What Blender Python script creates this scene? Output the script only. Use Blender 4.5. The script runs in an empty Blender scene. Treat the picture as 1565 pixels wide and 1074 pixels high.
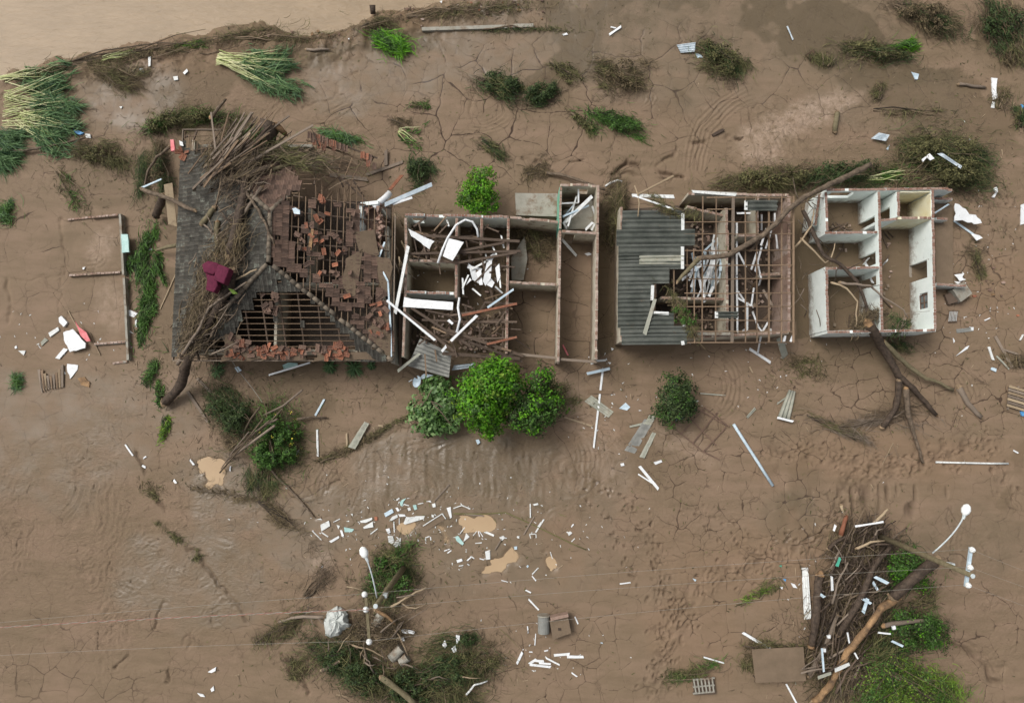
import bpy, math, random
import numpy as np
from mathutils import Vector
R = math.radians
random.seed(11)
rng = np.random.default_rng(11)
sc = bpy.context.scene
COL = sc.collection

# ---------------------------------------------------------------- camera
H, F, CX, CY = 40.0, 1043.0, 782.5, 537.0        # drone height (m), focal length in photo pixels
TILT = math.atan(93 / F)
cd = bpy.data.cameras.new('camera')
cd.sensor_width = 36.0
cd.lens = 36.0 * F / 1565.0
cd.clip_end = 3000
cam = bpy.data.objects.new('camera', cd)
cam.location = (0, 0, H)
cam.rotation_euler = (TILT, 0, 0)
COL.objects.link(cam)
sc.camera = cam
# ---------------------------------------------------------------- overcast daylight
SUN_EL, SUN_AZ = 54.0, -55.0          # high, a little behind the top of the picture
w = bpy.data.worlds.new('World')
sc.world = w
w.use_nodes = True
nt = w.node_tree
bg = nt.nodes['Background']
sky = nt.nodes.new('ShaderNodeTexSky')
sky.sky_type = 'NISHITA'
sky.sun_disc = False
sky.sun_elevation = R(SUN_EL)
sky.sun_rotation = R(SUN_AZ)
sky.dust_density = 6.0
hs = nt.nodes.new('ShaderNodeHueSaturation')
hs.inputs['Saturation'].default_value = 0.28
nt.links.new(sky.outputs[0], hs.inputs['Color'])
nt.links.new(hs.outputs[0], bg.inputs['Color'])
bg.inputs['Strength'].default_value = 0.095
sd = bpy.data.lights.new('sun', 'SUN')
sd.energy = 1.3
sd.angle = R(24)
sd.color = (1.0, 0.97, 0.93)
sun = bpy.data.objects.new('sun', sd)
el, az = R(SUN_EL), R(SUN_AZ)
dirv = Vector((math.sin(az) * math.cos(el), math.cos(az) * math.cos(el), math.sin(el)))
sun.rotation_euler = dirv.to_track_quat('Z', 'Y').to_euler()
sun.location = (0, 0, 60)
COL.objects.link(sun)
sc.view_settings.view_transform = 'Standard'
sc.view_settings.look = 'None'
sc.view_settings.gamma = 1.0
sc.view_settings.exposure = 0.5

# ---------------------------------------------------------------- photo measurements -> metres
ST, CT = math.sin(TILT), math.cos(TILT)
PX = H / F                              # metres per photo pixel on the ground

def P(u, v, z=0.0):
    a, b = (u - CX) / F, -(v - CY) / F
    dy, dz = ST + b * CT, -CT + b * ST
    s = (H - z) / (-dz)
    return Vector((a * s, dy * s, z))

def to_px(x, y, z=0.0):
    dep = y * ST + (H - z) * CT
    return CX + F * x / dep, CY - F * (y * CT + (z - H) * ST) / dep

# ---------------------------------------------------------------- materials
MUD = (0.168, 0.116, 0.075)

def mat(name, c1, c2=None, scale=2.0, rough=0.7, bump=0.0, bscale=20.0, island=0.0, mud=0.0, mscale=3.0,
        spec=0.3, stretch=None, translucent=0.0, mudlow=None, c3=None):
    """procedural: c1/c2 mixed by noise, optional per-piece variation, optional mud film"""
    m = bpy.data.materials.new(name)
    m.use_nodes = True
    n, l = m.node_tree.nodes, m.node_tree.links
    bs = n['Principled BSDF']
    bs.inputs['Roughness'].default_value = rough
    bs.inputs['Specular IOR Level'].default_value = spec
    tc = n.new('ShaderNodeTexCoord')
    vec = tc.outputs['Object']
    if stretch:
        mp = n.new('ShaderNodeMapping')
        mp.inputs['Scale'].default_value = stretch
        l.new(vec, mp.inputs['Vector'])
        vec = mp.outputs[0]
    no = n.new('ShaderNodeTexNoise')
    no.inputs['Scale'].default_value = scale
    no.inputs['Detail'].default_value = 6
    no.inputs['Roughness'].default_value = 0.65
    l.new(vec, no.inputs['Vector'])
    fac = no.outputs['Fac']
    if island > 0:
        g = n.new('ShaderNodeNewGeometry')
        oi = n.new('ShaderNodeObjectInfo')
        ad = n.new('ShaderNodeMath'); ad.operation = 'ADD'
        l.new(g.outputs['Random Per Island'], ad.inputs[0]); l.new(oi.outputs['Random'], ad.inputs[1])
        fr = n.new('ShaderNodeMath'); fr.operation = 'FRACT'
        l.new(ad.outputs[0], fr.inputs[0])
        mx = n.new('ShaderNodeMix')
        mx.inputs['Factor'].default_value = island
        l.new(fac, mx.inputs['A']); l.new(fr.outputs[0], mx.inputs['B'])
        fac = mx.outputs['Result']
    cr = n.new('ShaderNodeValToRGB')
    lo, hi = (0.3, 0.7) if island <= 0 else (0.3 * (1 - island) + 0.05, 1 - 0.3 * (1 - island) - 0.05)
    cr.color_ramp.elements[0].position = lo
    cr.color_ramp.elements[1].position = hi
    cr.color_ramp.elements[0].color = (*c1, 1)
    cr.color_ramp.elements[1].color = (*(c2 or c1), 1)
    if c3:
        e = cr.color_ramp.elements.new(hi - 0.12)
        e.color = (*(c2 or c1), 1)
        cr.color_ramp.elements[2].color = (*c3, 1)
    l.new(fac, cr.inputs[0])
    col = cr.outputs[0]
    if mud > 0 or mudlow:
        mn = n.new('ShaderNodeTexNoise')
        mn.inputs['Scale'].default_value = mscale
        mn.inputs['Detail'].default_value = 8
        mn.inputs['Roughness'].default_value = 0.7
        l.new(tc.outputs['Object'], mn.inputs['Vector'])
        mr = n.new('ShaderNodeMapRange')
        mr.inputs['From Min'].default_value = 0.72 - 0.5 * mud
        mr.inputs['From Max'].default_value = 0.88 - 0.5 * mud
        l.new(mn.outputs['Fac'], mr.inputs['Value'])
        mf = mr.outputs[0]
        if mudlow:                      # splash line: mud clings to the foot of a wall
            ge = n.new('ShaderNodeNewGeometry')
            sx = n.new('ShaderNodeSeparateXYZ'); l.new(ge.outputs['Position'], sx.inputs[0])
            ma = n.new('ShaderNodeMath'); ma.operation = 'MULTIPLY_ADD'
            l.new(mn.outputs['Fac'], ma.inputs[0]); ma.inputs[1].default_value = -2.2; l.new(sx.outputs['Z'], ma.inputs[2])
            m2 = n.new('ShaderNodeMapRange')
            m2.inputs['From Min'].default_value = mudlow - 1.1 + 0.35
            m2.inputs['From Max'].default_value = mudlow - 1.1 - 0.35
            m2.inputs['To Max'].default_value = 0.85
            l.new(ma.outputs[0], m2.inputs['Value'])
            mm = n.new('ShaderNodeMath'); mm.operation = 'MAXIMUM'
            l.new(mf, mm.inputs[0]); l.new(m2.outputs[0], mm.inputs[1])
            mf = mm.outputs[0]
        mc = n.new('ShaderNodeMix'); mc.data_type = 'RGBA'
        l.new(mf, mc.inputs['Factor']); l.new(col, mc.inputs['A'])
        mc.inputs['B'].default_value = (*MUD, 1)
        col = mc.outputs['Result']
    l.new(col, bs.inputs['Base Color'])
    if bump > 0:
        bn = n.new('ShaderNodeTexNoise')
        bn.inputs['Scale'].default_value = bscale
        bn.inputs['Detail'].default_value = 5
        l.new(vec, bn.inputs['Vector'])
        bu = n.new('ShaderNodeBump')
        bu.inputs['Strength'].default_value = bump
        bu.inputs['Distance'].default_value = 0.05
        l.new(bn.outputs['Fac'], bu.inputs['Height']); l.new(bu.outputs[0], bs.inputs['Normal'])
    if translucent > 0:
        tr = n.new('ShaderNodeBsdfTranslucent'); l.new(col, tr.inputs['Color'])
        ms = n.new('ShaderNodeMixShader'); ms.inputs[0].default_value = translucent
        l.new(bs.outputs[0], ms.inputs[1]); l.new(tr.outputs[0], ms.inputs[2])
        l.new(ms.outputs[0], n['Material Output'].inputs['Surface'])
    return m

M = {}
def defmats():
    a = M
    a['mint'] = mat('mint_plaster', (0.68, 0.74, 0.70), (0.80, 0.85, 0.81), 1.5, 0.75, mud=0.20, mscale=2.6, mudlow=0.4, bump=0.15, bscale=9)
    a['cream'] = mat('stained_cream_plaster', (0.62, 0.55, 0.33), (0.72, 0.70, 0.56), 1.2, 0.8, mud=0.2, mudlow=0.4)
    a['oldplaster'] = mat('weathered_plaster', (0.42, 0.37, 0.28), (0.57, 0.53, 0.43), 1.3, 0.8, mud=0.36, mscale=1.8, mudlow=0.9, bump=0.2)
    a['greenplaster'] = mat('green_painted_plaster', (0.06, 0.16, 0.04), (0.10, 0.24, 0.07), 1.5, 0.8, mud=0.25, mudlow=0.8)
    a['tealplaster'] = mat('teal_green_plaster', (0.12, 0.36, 0.24), (0.22, 0.48, 0.36), 1.5, 0.8, mud=0.3)
    a['brick'] = mat('red_brick_edge', (0.20, 0.105, 0.075), (0.33, 0.235, 0.19), 3, 0.85, island=0.6, mud=0.36, mscale=3)
    a['oldbrick'] = mat('dirty_brick_edge', (0.23, 0.14, 0.10), (0.40, 0.31, 0.26), 3, 0.85, island=0.7, mud=0.42, mscale=4)
    a['concrete'] = mat('muddy_concrete', (0.24, 0.23, 0.19), (0.34, 0.32, 0.27), 2, 0.8, mud=0.45, mscale=1.5, bump=0.2)
    a['greywood'] = mat('weathered_wood', (0.13, 0.10, 0.075), (0.24, 0.19, 0.145), 4, 0.8, island=0.5, mud=0.25, stretch=(1, 1, 1), bump=0.2)
    a['darkwood'] = mat('dark_roof_timber', (0.055, 0.038, 0.027), (0.13, 0.092, 0.066), 4, 0.8, island=0.5, mud=0.18, bump=0.2)
    a['batten'] = mat('brown_batten_wood', (0.11, 0.073, 0.045), (0.24, 0.165, 0.105), 5, 0.8, island=0.6, mud=0.25)
    a['palewood'] = mat('pale_split_wood', (0.20, 0.145, 0.09), (0.40, 0.31, 0.20), 5, 0.75, island=0.5, mud=0.3, stretch=(1, 1, 1))
    a['orangewood'] = mat('fresh_orange_wood', (0.075, 0.048, 0.030), (0.42, 0.255, 0.125), 1.6, 0.8, mud=0.3, mscale=4, bump=0.9)
    a['redwood'] = mat('red_painted_wood', (0.15, 0.055, 0.03), (0.27, 0.11, 0.06), 4, 0.7, mud=0.32)
    a['bark'] = mat('dark_wet_bark', (0.024, 0.017, 0.012), (0.105, 0.074, 0.052), 5, 0.75, mud=0.10, mscale=5, bump=1.0, bscale=16)
    a['bark2'] = mat('brown_bark', (0.055, 0.040, 0.027), (0.20, 0.15, 0.105), 5, 0.8, mud=0.18, mscale=5, bump=0.9, bscale=14)
    a['twig'] = mat('dead_twig', (0.028, 0.020, 0.014), (0.19, 0.14, 0.09), 4, 0.8, island=0.85)
    a['white'] = mat('white_painted_board', (0.62, 0.63, 0.63), (0.78, 0.80, 0.80), 4, 0.5, mud=0.25, mscale=7)
    a['dirtywhite'] = mat('muddied_white_plastic', (0.52, 0.53, 0.51), (0.72, 0.74, 0.72), 4, 0.55, mud=0.32, mscale=5)
    a['bluewhite'] = mat('pale_blue_grey_plastic', (0.34, 0.44, 0.50), (0.60, 0.70, 0.76), 3, 0.5, mud=0.16, mscale=5)
    a['teal'] = mat('pale_turquoise_plastic', (0.27, 0.46, 0.43), (0.46, 0.64, 0.60), 4, 0.5, mud=0.16, mscale=5)
    a['blue'] = mat('blue_plastic', (0.06, 0.24, 0.50), (0.12, 0.34, 0.60), 4, 0.5, mud=0.12)
    a['pink'] = mat('pink_red_sheet', (0.55, 0.09, 0.10), (0.72, 0.25, 0.26), 4, 0.55, mud=0.1)
    a['green'] = mat('green_plastic', (0.05, 0.30, 0.20), (0.10, 0.42, 0.30), 4, 0.5, mud=0.15)
    a['maroon'] = mat('maroon_upholstery', (0.075, 0.008, 0.025), (0.14, 0.018, 0.048), 4, 0.85, mud=0.2, mscale=4, bump=0.4, bscale=12)
    a['fibre'] = mat('green_grey_fibre_cement', (0.050, 0.056, 0.048), (0.112, 0.118, 0.104), 1.6, 0.85, mud=0.2, mscale=2.0, bump=0.3, island=0.15, spec=0.12)
    a['fibrepale'] = mat('muddied_fibre_cement', (0.24, 0.25, 0.20), (0.36, 0.35, 0.29), 3, 0.8, mud=0.3, mscale=2.5)
    a['fibregrey'] = mat('grey_fibre_cement', (0.15, 0.15, 0.135), (0.24, 0.24, 0.22), 3, 0.8, mud=0.2, mscale=2.5)
    a['zinc'] = mat('corrugated_zinc', (0.30, 0.36, 0.40), (0.52, 0.58, 0.62), 3, 0.4, mud=0.2, mscale=3, spec=0.5)
    a['tilegrey'] = mat('lichened_dark_clay_tile', (0.036, 0.034, 0.029), (0.092, 0.086, 0.073), 7, 0.95, spec=0.1, island=0.30, mud=0.2, mscale=1.4, c3=(0.19, 0.205, 0.17))
    a['tilebrown'] = mat('muddied_brown_clay_tile', (0.075, 0.05, 0.038), (0.18, 0.115, 0.085), 4, 0.9, island=0.6, mud=0.22, mscale=2)
    a['tilered'] = mat('broken_red_clay_tile', (0.13, 0.062, 0.042), (0.35, 0.14, 0.08), 4, 0.85, island=0.85, mud=0.36, mscale=6)
    a['ridge'] = mat('lichened_ridge_tile', (0.10, 0.082, 0.062), (0.21, 0.17, 0.125), 6, 0.9, island=0.5, mud=0.12)
    a['mudstraw'] = mat('mud_caked_brush', (0.085, 0.062, 0.040), (0.17, 0.125, 0.082), 3, 0.9, island=0.7)
    a['endwood'] = mat('split_wood_end', (0.10, 0.07, 0.045), (0.33, 0.235, 0.14), 8, 0.8, mud=0.2)
    a['dampmud'] = mat('damp_dark_mud', (0.042, 0.030, 0.021), (0.085, 0.060, 0.042), 1.6, 0.6, bump=0.6, bscale=7)  # dark floor mud, shade under bare rafters put into the colour
    a['mudcake'] = mat('caked_mud', (0.135, 0.098, 0.063), (0.185, 0.132, 0.087), 1.5, 0.75, bump=0.4, bscale=10)
    a['rustmetal'] = mat('rusty_brown_metal', (0.10, 0.062, 0.045), (0.19, 0.12, 0.085), 5, 0.7, mud=0.3)
    a['polewood'] = mat('mossy_pole_wood', (0.10, 0.085, 0.045), (0.20, 0.165, 0.10), 4, 0.8, mud=0.1, bump=0.3)
    a['galv'] = mat('galvanised_steel', (0.42, 0.47, 0.48), (0.55, 0.60, 0.60), 6, 0.4, spec=0.5)
    a['lampwhite'] = mat('white_lamp_glass', (0.80, 0.82, 0.80), (0.86, 0.88, 0.86), 4, 0.3)
    a['cable'] = mat('pale_power_cable', (0.24, 0.22, 0.18), (0.32, 0.30, 0.26), 4, 0.6)
    a['cablered'] = mat('red_power_cable', (0.30, 0.14, 0.11), (0.36, 0.18, 0.14), 4, 0.6)
    a['glass'] = mat('dull_window_glass', (0.10, 0.12, 0.12), (0.2, 0.22, 0.22), 3, 0.2, mud=0.2, spec=0.6)
    a['tarp'] = mat('grey_white_plastic_sack', (0.36, 0.38, 0.35), (0.60, 0.62, 0.59), 3, 0.6, mud=0.28, bump=0.4, bscale=6)
    a['straw'] = mat('dead_brown_brush', (0.042, 0.032, 0.018), (0.195, 0.148, 0.082), 3, 0.9, island=0.85)
    a['olive'] = mat('muddied_olive_leaves', (0.030, 0.031, 0.012), (0.155, 0.145, 0.058), 3, 0.85, island=0.8)
    a['dkgreen'] = mat('dark_green_leaves', (0.010, 0.022, 0.007), (0.075, 0.115, 0.034), 3, 0.7, island=0.8, translucent=0.15)
    a['midgreen'] = mat('mid_green_leaves', (0.014, 0.040, 0.006), (0.11, 0.23, 0.042), 3, 0.6, island=0.8, translucent=0.25)
    a['bluegreen'] = mat('blue_green_blades', (0.030, 0.075, 0.032), (0.16, 0.27, 0.105), 3, 0.6, island=0.8, translucent=0.2)
    a['brightgreen'] = mat('bright_green_leaves', (0.022, 0.10, 0.004), (0.19, 0.47, 0.025), 3, 0.55, island=0.7, translucent=0.35)
    a['yellowgreen'] = mat('yellow_green_leaves', (0.045, 0.11, 0.008), (0.27, 0.42, 0.05), 3, 0.55, island=0.7, translucent=0.35)
    a['paleleaf'] = mat('broad_pale_green_leaves', (0.06, 0.14, 0.035), (0.24, 0.36, 0.14), 3, 0.45, island=0.8, translucent=0.2)
    a['cane'] = mat('pale_cane_stalk', (0.30, 0.36, 0.12), (0.62, 0.60, 0.36), 5, 0.6, island=0.6, mud=0.1)
    a['flower'] = mat('yellow_flower', (0.55, 0.45, 0.04), (0.65, 0.6, 0.1), 5, 0.6)
defmats()
# ---------------------------------------------------------------- mesh helpers
ORG = {}

def V3(p):
    return Vector((float(p[0]), float(p[1]), float(p[2])))

class MB:
    def __init__(s):
        s.v, s.f = [], []
    def add(s, vs, fs):
        o = len(s.v)
        s.v += [tuple(x) for x in vs]
        s.f += [tuple(i + o for i in f) for f in fs]
        return s
    def box(s, c, ax, ay, az):
        c, ax, ay, az = V3(c), V3(ax), V3(ay), V3(az)
        vs = [c + ax * i + ay * j + az * k for k in (-1, 1) for j in (-1, 1) for i in (-1, 1)]
        return s.add(vs, [(0, 2, 3, 1), (4, 5, 7, 6), (0, 1, 5, 4), (2, 6, 7, 3), (0, 4, 6, 2), (1, 3, 7, 5)])
    def beam(s, p, q, w_, h_, up=(0, 0, 1)):
        p, q = V3(p), V3(q)
        d = (q - p)
        L = d.length
        d.normalize()
        side = d.cross(Vector(up))
        if side.length < 1e-4:
            side = d.cross(Vector((1, 0, 0)))
        side.normalize()
        n = side.cross(d)
        return s.box((p + q) / 2, d * (L / 2), side * (w_ / 2), n * (h_ / 2))
    def tube(s, pts, rad, n=7, cap=True, rough=0.0):
        pts = [V3(p) for p in pts]
        if not hasattr(rad, '__len__'):
            rad = [rad] * len(pts)
        rings = []
        for i, p in enumerate(pts):
            d = (pts[min(i + 1, len(pts) - 1)] - pts[max(i - 1, 0)]).normalized()
            a = d.cross(Vector((0, 0, 1)))
            if a.length < 0.05:
                a = d.cross(Vector((0, 1, 0)))
            a.normalize()
            b = a.cross(d)
            for k in range(n):
                t = 2 * math.pi * k / n
                r = rad[i] * (1 + random.uniform(-rough, rough))
                rings.append(p + a * (math.cos(t) * r) + b * (math.sin(t) * r))
        fs = []
        for i in range(len(pts) - 1):
            for k in range(n):
                k2 = (k + 1) % n
                fs.append((i * n + k, i * n + k2, (i + 1) * n + k2, (i + 1) * n + k))
        if cap:
            fs.append(tuple(range(n - 1, -1, -1)))
            fs.append(tuple((len(pts) - 1) * n + k for k in range(n)))
        return s.add(rings, fs)
    def prism(s, top, th):
        """solid plate: polygon of 3D points, thickness th downwards"""
        top = [V3(p) for p in top]
        n = len(top)
        a = sum((top[i].x * top[(i + 1) % n].y - top[(i + 1) % n].x * top[i].y) for i in range(n))
        if a < 0:
            top = top[::-1]
        vs = top + [p - Vector((0, 0, th)) for p in top]
        fs = [tuple(range(n)), tuple(range(2 * n - 1, n - 1, -1))]
        for i in range(n):
            j = (i + 1) % n
            fs.append((i, i + n, j + n, j))
        return s.add(vs, fs)
    def corr(s, c00, c10, c11, c01, waves, amp=0.035, th=0.012, seg=8, lseg=3, warp=0.0):
        """corrugated sheet: ribs run c00->c10, waves counted c00->c01"""
        c00, c10, c11, c01 = V3(c00), V3(c10), V3(c11), V3(c01)
        nrm = (c10 - c00).cross(c01 - c00).normalized()
        if nrm.z < 0:
            nrm = -nrm
        nj = int(waves * seg) + 1
        vs = []
        for side in (0, 1):
            for i in range(lseg + 1):
                a = i / lseg
                for j in range(nj):
                    b = j / (nj - 1)
                    p = (c00 * (1 - a) + c10 * a) * (1 - b) + (c01 * (1 - a) + c11 * a) * b
                    h_ = amp * math.sin(2 * math.pi * waves * b) + warp * math.sin(a * 3 + b * 2)
                    vs.append(p + nrm * (h_ - side * th))
        fs = []
        N = (lseg + 1) * nj
        for i in range(lseg):
            for j in range(nj - 1):
                q = (i * nj + j, (i + 1) * nj + j, (i + 1) * nj + j + 1, i * nj + j + 1)
                fs.append(q)
                fs.append(tuple(x + N for x in q[::-1]))
        for i in range(lseg):
            for j in (0, nj - 1):
                fs.append((i * nj + j, (i + 1) * nj + j, (i + 1) * nj + j + N, i * nj + j + N))
        for j in range(nj - 1):
            for i in (0, lseg):
                fs.append((i * nj + j, i * nj + j + 1, i * nj + j + 1 + N, i * nj + j + N))
        return s.add(vs, fs)
    def build(s, name, m, parent=None, smooth=False, kind=None, org=None):
        arr = np.array(s.v, dtype=np.float64)
        if parent is not None:
            o0 = np.array(ORG[parent.name])
        elif org is not None:
            o0 = np.array(org)
        else:
            o0 = np.array([arr[:, 0].mean(), arr[:, 1].mean(), arr[:, 2].min()])
        me = bpy.data.meshes.new(name)
        me.from_pydata((arr - o0).tolist(), [], s.f)
        return finish(me, name, m, parent, o0, smooth, kind)

def finish(me, name, m, parent, o0, smooth, kind):
    if smooth:
        me.polygons.foreach_set('use_smooth', [True] * len(me.polygons))
    me.materials.append(M[m] if isinstance(m, str) else m)
    ob = bpy.data.objects.new(name, me)
    COL.objects.link(ob)
    if parent is not None:
        ob.parent = parent
    else:
        ob.location = o0
    ORG[ob.name] = tuple(o0)
    if kind:
        ob['kind'] = kind
    return ob

def quads(name, V, Q, m, parent=None, smooth=False, kind=None):
    V = np.asarray(V, dtype=np.float64).reshape(-1, 3)
    Q = np.asarray(Q, dtype=np.int32).reshape(-1, 4)
    o0 = np.array(ORG[parent.name]) if parent is not None else np.array([V[:, 0].mean(), V[:, 1].mean(), V[:, 2].min()])
    me = bpy.data.meshes.new(name)
    me.vertices.add(len(V))
    me.vertices.foreach_set('co', (V - o0).ravel())
    me.loops.add(len(Q) * 4)
    me.loops.foreach_set('vertex_index', Q.ravel())
    me.polygons.add(len(Q))
    me.polygons.foreach_set('loop_start', np.arange(len(Q)) * 4)
    me.update(calc_edges=True)
    return finish(me, name, m, parent, o0, smooth, kind)

def root(name, p):
    o = bpy.data.objects.new(name, None)
    o.empty_display_size = 0.3
    o.location = V3(p)
    COL.objects.link(o)
    ORG[o.name] = tuple(V3(p))
    return o

def tag(o, label, cat, group=None):
    o['label'] = label
    o['category'] = cat
    if group:
        o['group'] = group
    return o

ORDS = {}
def ordtag(o, tmpl, cat, group):
    """many alike things: singled out by their place in the row, counted from the left of the picture"""
    o['category'] = cat
    o['group'] = group
    ORDS.setdefault((tmpl, group), []).append(o)

W1 = ['', 'first', 'second', 'third', 'fourth', 'fifth', 'sixth', 'seventh', 'eighth', 'ninth', 'tenth', 'eleventh', 'twelfth',
      'thirteenth', 'fourteenth', 'fifteenth', 'sixteenth', 'seventeenth', 'eighteenth', 'nineteenth']
WT = {2: ('twentieth', 'twenty'), 3: ('thirtieth', 'thirty'), 4: ('fortieth', 'forty'), 5: ('fiftieth', 'fifty'),
      6: ('sixtieth', 'sixty'), 7: ('seventieth', 'seventy'), 8: ('eightieth', 'eighty'), 9: ('ninetieth', 'ninety')}
def ordinal(i):
    if i < 20:
        return W1[i]
    if i > 99:
        return 'hundredth' if i == 100 else 'hundred-and-' + ordinal(i - 100)
    t, r = divmod(i, 10)
    return WT[t][0] if r == 0 else WT[t][1] + '-' + W1[r]

def finish_ordinals():
    for (tmpl, g), lst in ORDS.items():
        lst.sort(key=lambda o: o.location.x)
        for i, o in enumerate(lst):
            o['label'] = tmpl.format(ordinal(i + 1))

def poly_in(px, py, poly):
    px, py = np.asarray(px, float), np.asarray(py, float)
    ins = np.zeros(px.shape, bool)
    n = len(poly)
    for i in range(n):
        x1, y1 = poly[i]
        x2, y2 = poly[(i + 1) % n]
        c = ((y1 > py) != (y2 > py)) & (px < (x2 - x1) * (py - y1) / ((y2 - y1) if y2 != y1 else 1e-9) + x1)
        ins ^= c
    return ins

# ---------------------------------------------------------------- smooth noise in numpy
def vnoise(x, y, size, seed):
    r = np.random.default_rng(seed)
    T = r.random((256, 256)).astype(np.float32)
    fx, fy = x / size + 1000.37, y / size + 1000.73
    ix, iy = np.floor(fx).astype(int), np.floor(fy).astype(int)
    tx, ty = fx - ix, fy - iy
    tx, ty = tx * tx * (3 - 2 * tx), ty * ty * (3 - 2 * ty)
    a, b = T[iy & 255, ix & 255], T[iy & 255, (ix + 1) & 255]
    c, d = T[(iy + 1) & 255, ix & 255], T[(iy + 1) & 255, (ix + 1) & 255]
    return (a + (b - a) * tx) * (1 - ty) + (c + (d - c) * tx) * ty - 0.5

def fbm(x, y, size, seed, o=4):
    s, a = 0, 1.0
    for i in range(o):
        s = s + a * vnoise(x, y, size / 2 ** i, seed + i)
        a *= 0.5
    return s

def sstep(a, b, x):
    t = np.clip((x - a) / (b - a), 0, 1)
    return t * t * (3 - 2 * t)
# ---------------------------------------------------------------- the ground: one sheet of flood mud
STEP = 0.07
fx = np.arange(-32.9, 32.9001, STEP)
fy = np.arange(-18.2, 27.3, STEP)
far = np.array([2, 6, 14, 30, 70, 160, 400, 900.])
gx = np.concatenate([fx[0] - far[::-1], fx, fx[-1] + far])
gy = np.concatenate([fy[0] - far[::-1], fy, fy[-1] + far])
NX, NY = len(gx), len(gy)
XX, YY = np.meshgrid(gx, gy)
UU, VV = to_px(XX, YY, 0.0)
SOFT = ((np.abs(XX) < 33) & (YY > -18.3) & (YY < 27.4)).astype(float)
ZZ = 0.10 * fbm(XX, YY, 9.0, 3, 3) + 0.035 * fbm(XX, YY, 1.6, 9, 4)
WET = np.zeros_like(ZZ)
CRK = np.zeros_like(ZZ)
RIP = np.zeros_like(ZZ)
PALE = np.zeros_like(ZZ)
DAMP_SHADE = np.zeros_like(ZZ)
RED = np.zeros_like(ZZ)

def blob(u, v, ru, rv, soft=0.5, ang=0.0, nz=0.35, ns=2.5):
    c, s = math.cos(R(ang)), math.sin(R(ang))
    du, dv = UU - u, VV - v
    a, b = (du * c + dv * s) / ru, (-du * s + dv * c) / rv
    d = np.sqrt(a * a + b * b) + nz * fbm(XX, YY, ns, int(u + v) & 1023, 3)
    return 1 - sstep(1 - soft, 1 + soft, d)

def pline(pts):
    return [tuple(P(u, v))[:2] for u, v in pts]

def dist_to(pts, reach):
    """distance field (m) to a polyline, only within reach; returns slices, d, signed side, arc position"""
    w_ = np.array(pline(pts))
    x0, x1 = w_[:, 0].min() - reach, w_[:, 0].max() + reach
    y0, y1 = w_[:, 1].min() - reach, w_[:, 1].max() + reach
    i0, i1 = np.searchsorted(gx, [x0, x1])
    j0, j1 = np.searchsorted(gy, [y0, y1])
    X, Y = XX[j0:j1, i0:i1], YY[j0:j1, i0:i1]
    best = np.full(X.shape, 1e9)
    side = np.zeros(X.shape)
    for k in range(len(w_) - 1):
        ax, ay = w_[k]
        bx, by = w_[k + 1]
        dx, dy = bx - ax, by - ay
        L2 = dx * dx + dy * dy
        t = np.clip(((X - ax) * dx + (Y - ay) * dy) / L2, 0, 1)
        d = np.hypot(X - ax - t * dx, Y - ay - t * dy)
        m = d < best
        best = np.where(m, d, best)
        side = np.where(m, np.sign(dx * (Y - ay) - dy * (X - ax)), side)
    return (slice(j0, j1), slice(i0, i1)), best, side

def voronoi_edge(X, Y, size, seed):
    r = np.random.default_rng(seed)
    J = r.random((128, 128, 2))
    ix, iy = np.floor(X / size).astype(int), np.floor(Y / size).astype(int)
    b1 = np.full(X.shape, 1e9)
    px_, py_ = np.zeros_like(X), np.zeros_like(X)
    for dj in (-1, 0, 1):
        for di in (-1, 0, 1):
            a, b = ix + di, iy + dj
            jj = J[b & 127, a & 127]
            sx, sy = (a + jj[..., 0]) * size, (b + jj[..., 1]) * size
            d = (sx - X) ** 2 + (sy - Y) ** 2
            m = d < b1
            b1 = np.where(m, d, b1); px_ = np.where(m, sx, px_); py_ = np.where(m, sy, py_)
    e = np.full(X.shape, 1e9)
    ex, ey = np.zeros_like(X), np.zeros_like(X)
    for dj in (-2, -1, 0, 1, 2):
        for di in (-2, -1, 0, 1, 2):
            a, b = ix + di, iy + dj
            jj = J[b & 127, a & 127]
            sx, sy = (a + jj[..., 0]) * size, (b + jj[..., 1]) * size
            dx, dy = sx - px_, sy - py_
            L = np.hypot(dx, dy)
            ok = L > 1e-5
            d = ((px_ + sx) / 2 - X) * dx + ((py_ + sy) / 2 - Y) * dy
            L = np.where(ok, L, 1)
            d = np.where(ok, d / L, 1e9)
            m = d < e
            e = np.where(m, d, e); ex = np.where(m, dx / L, ex); ey = np.where(m, dy / L, ey)
    return e, ex, ey

fxs = slice(len(far), len(far) + len(fx))
fys = slice(len(far), len(far) + len(fy))
FX, FY = XX[fys, fxs], YY[fys, fxs]
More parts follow.
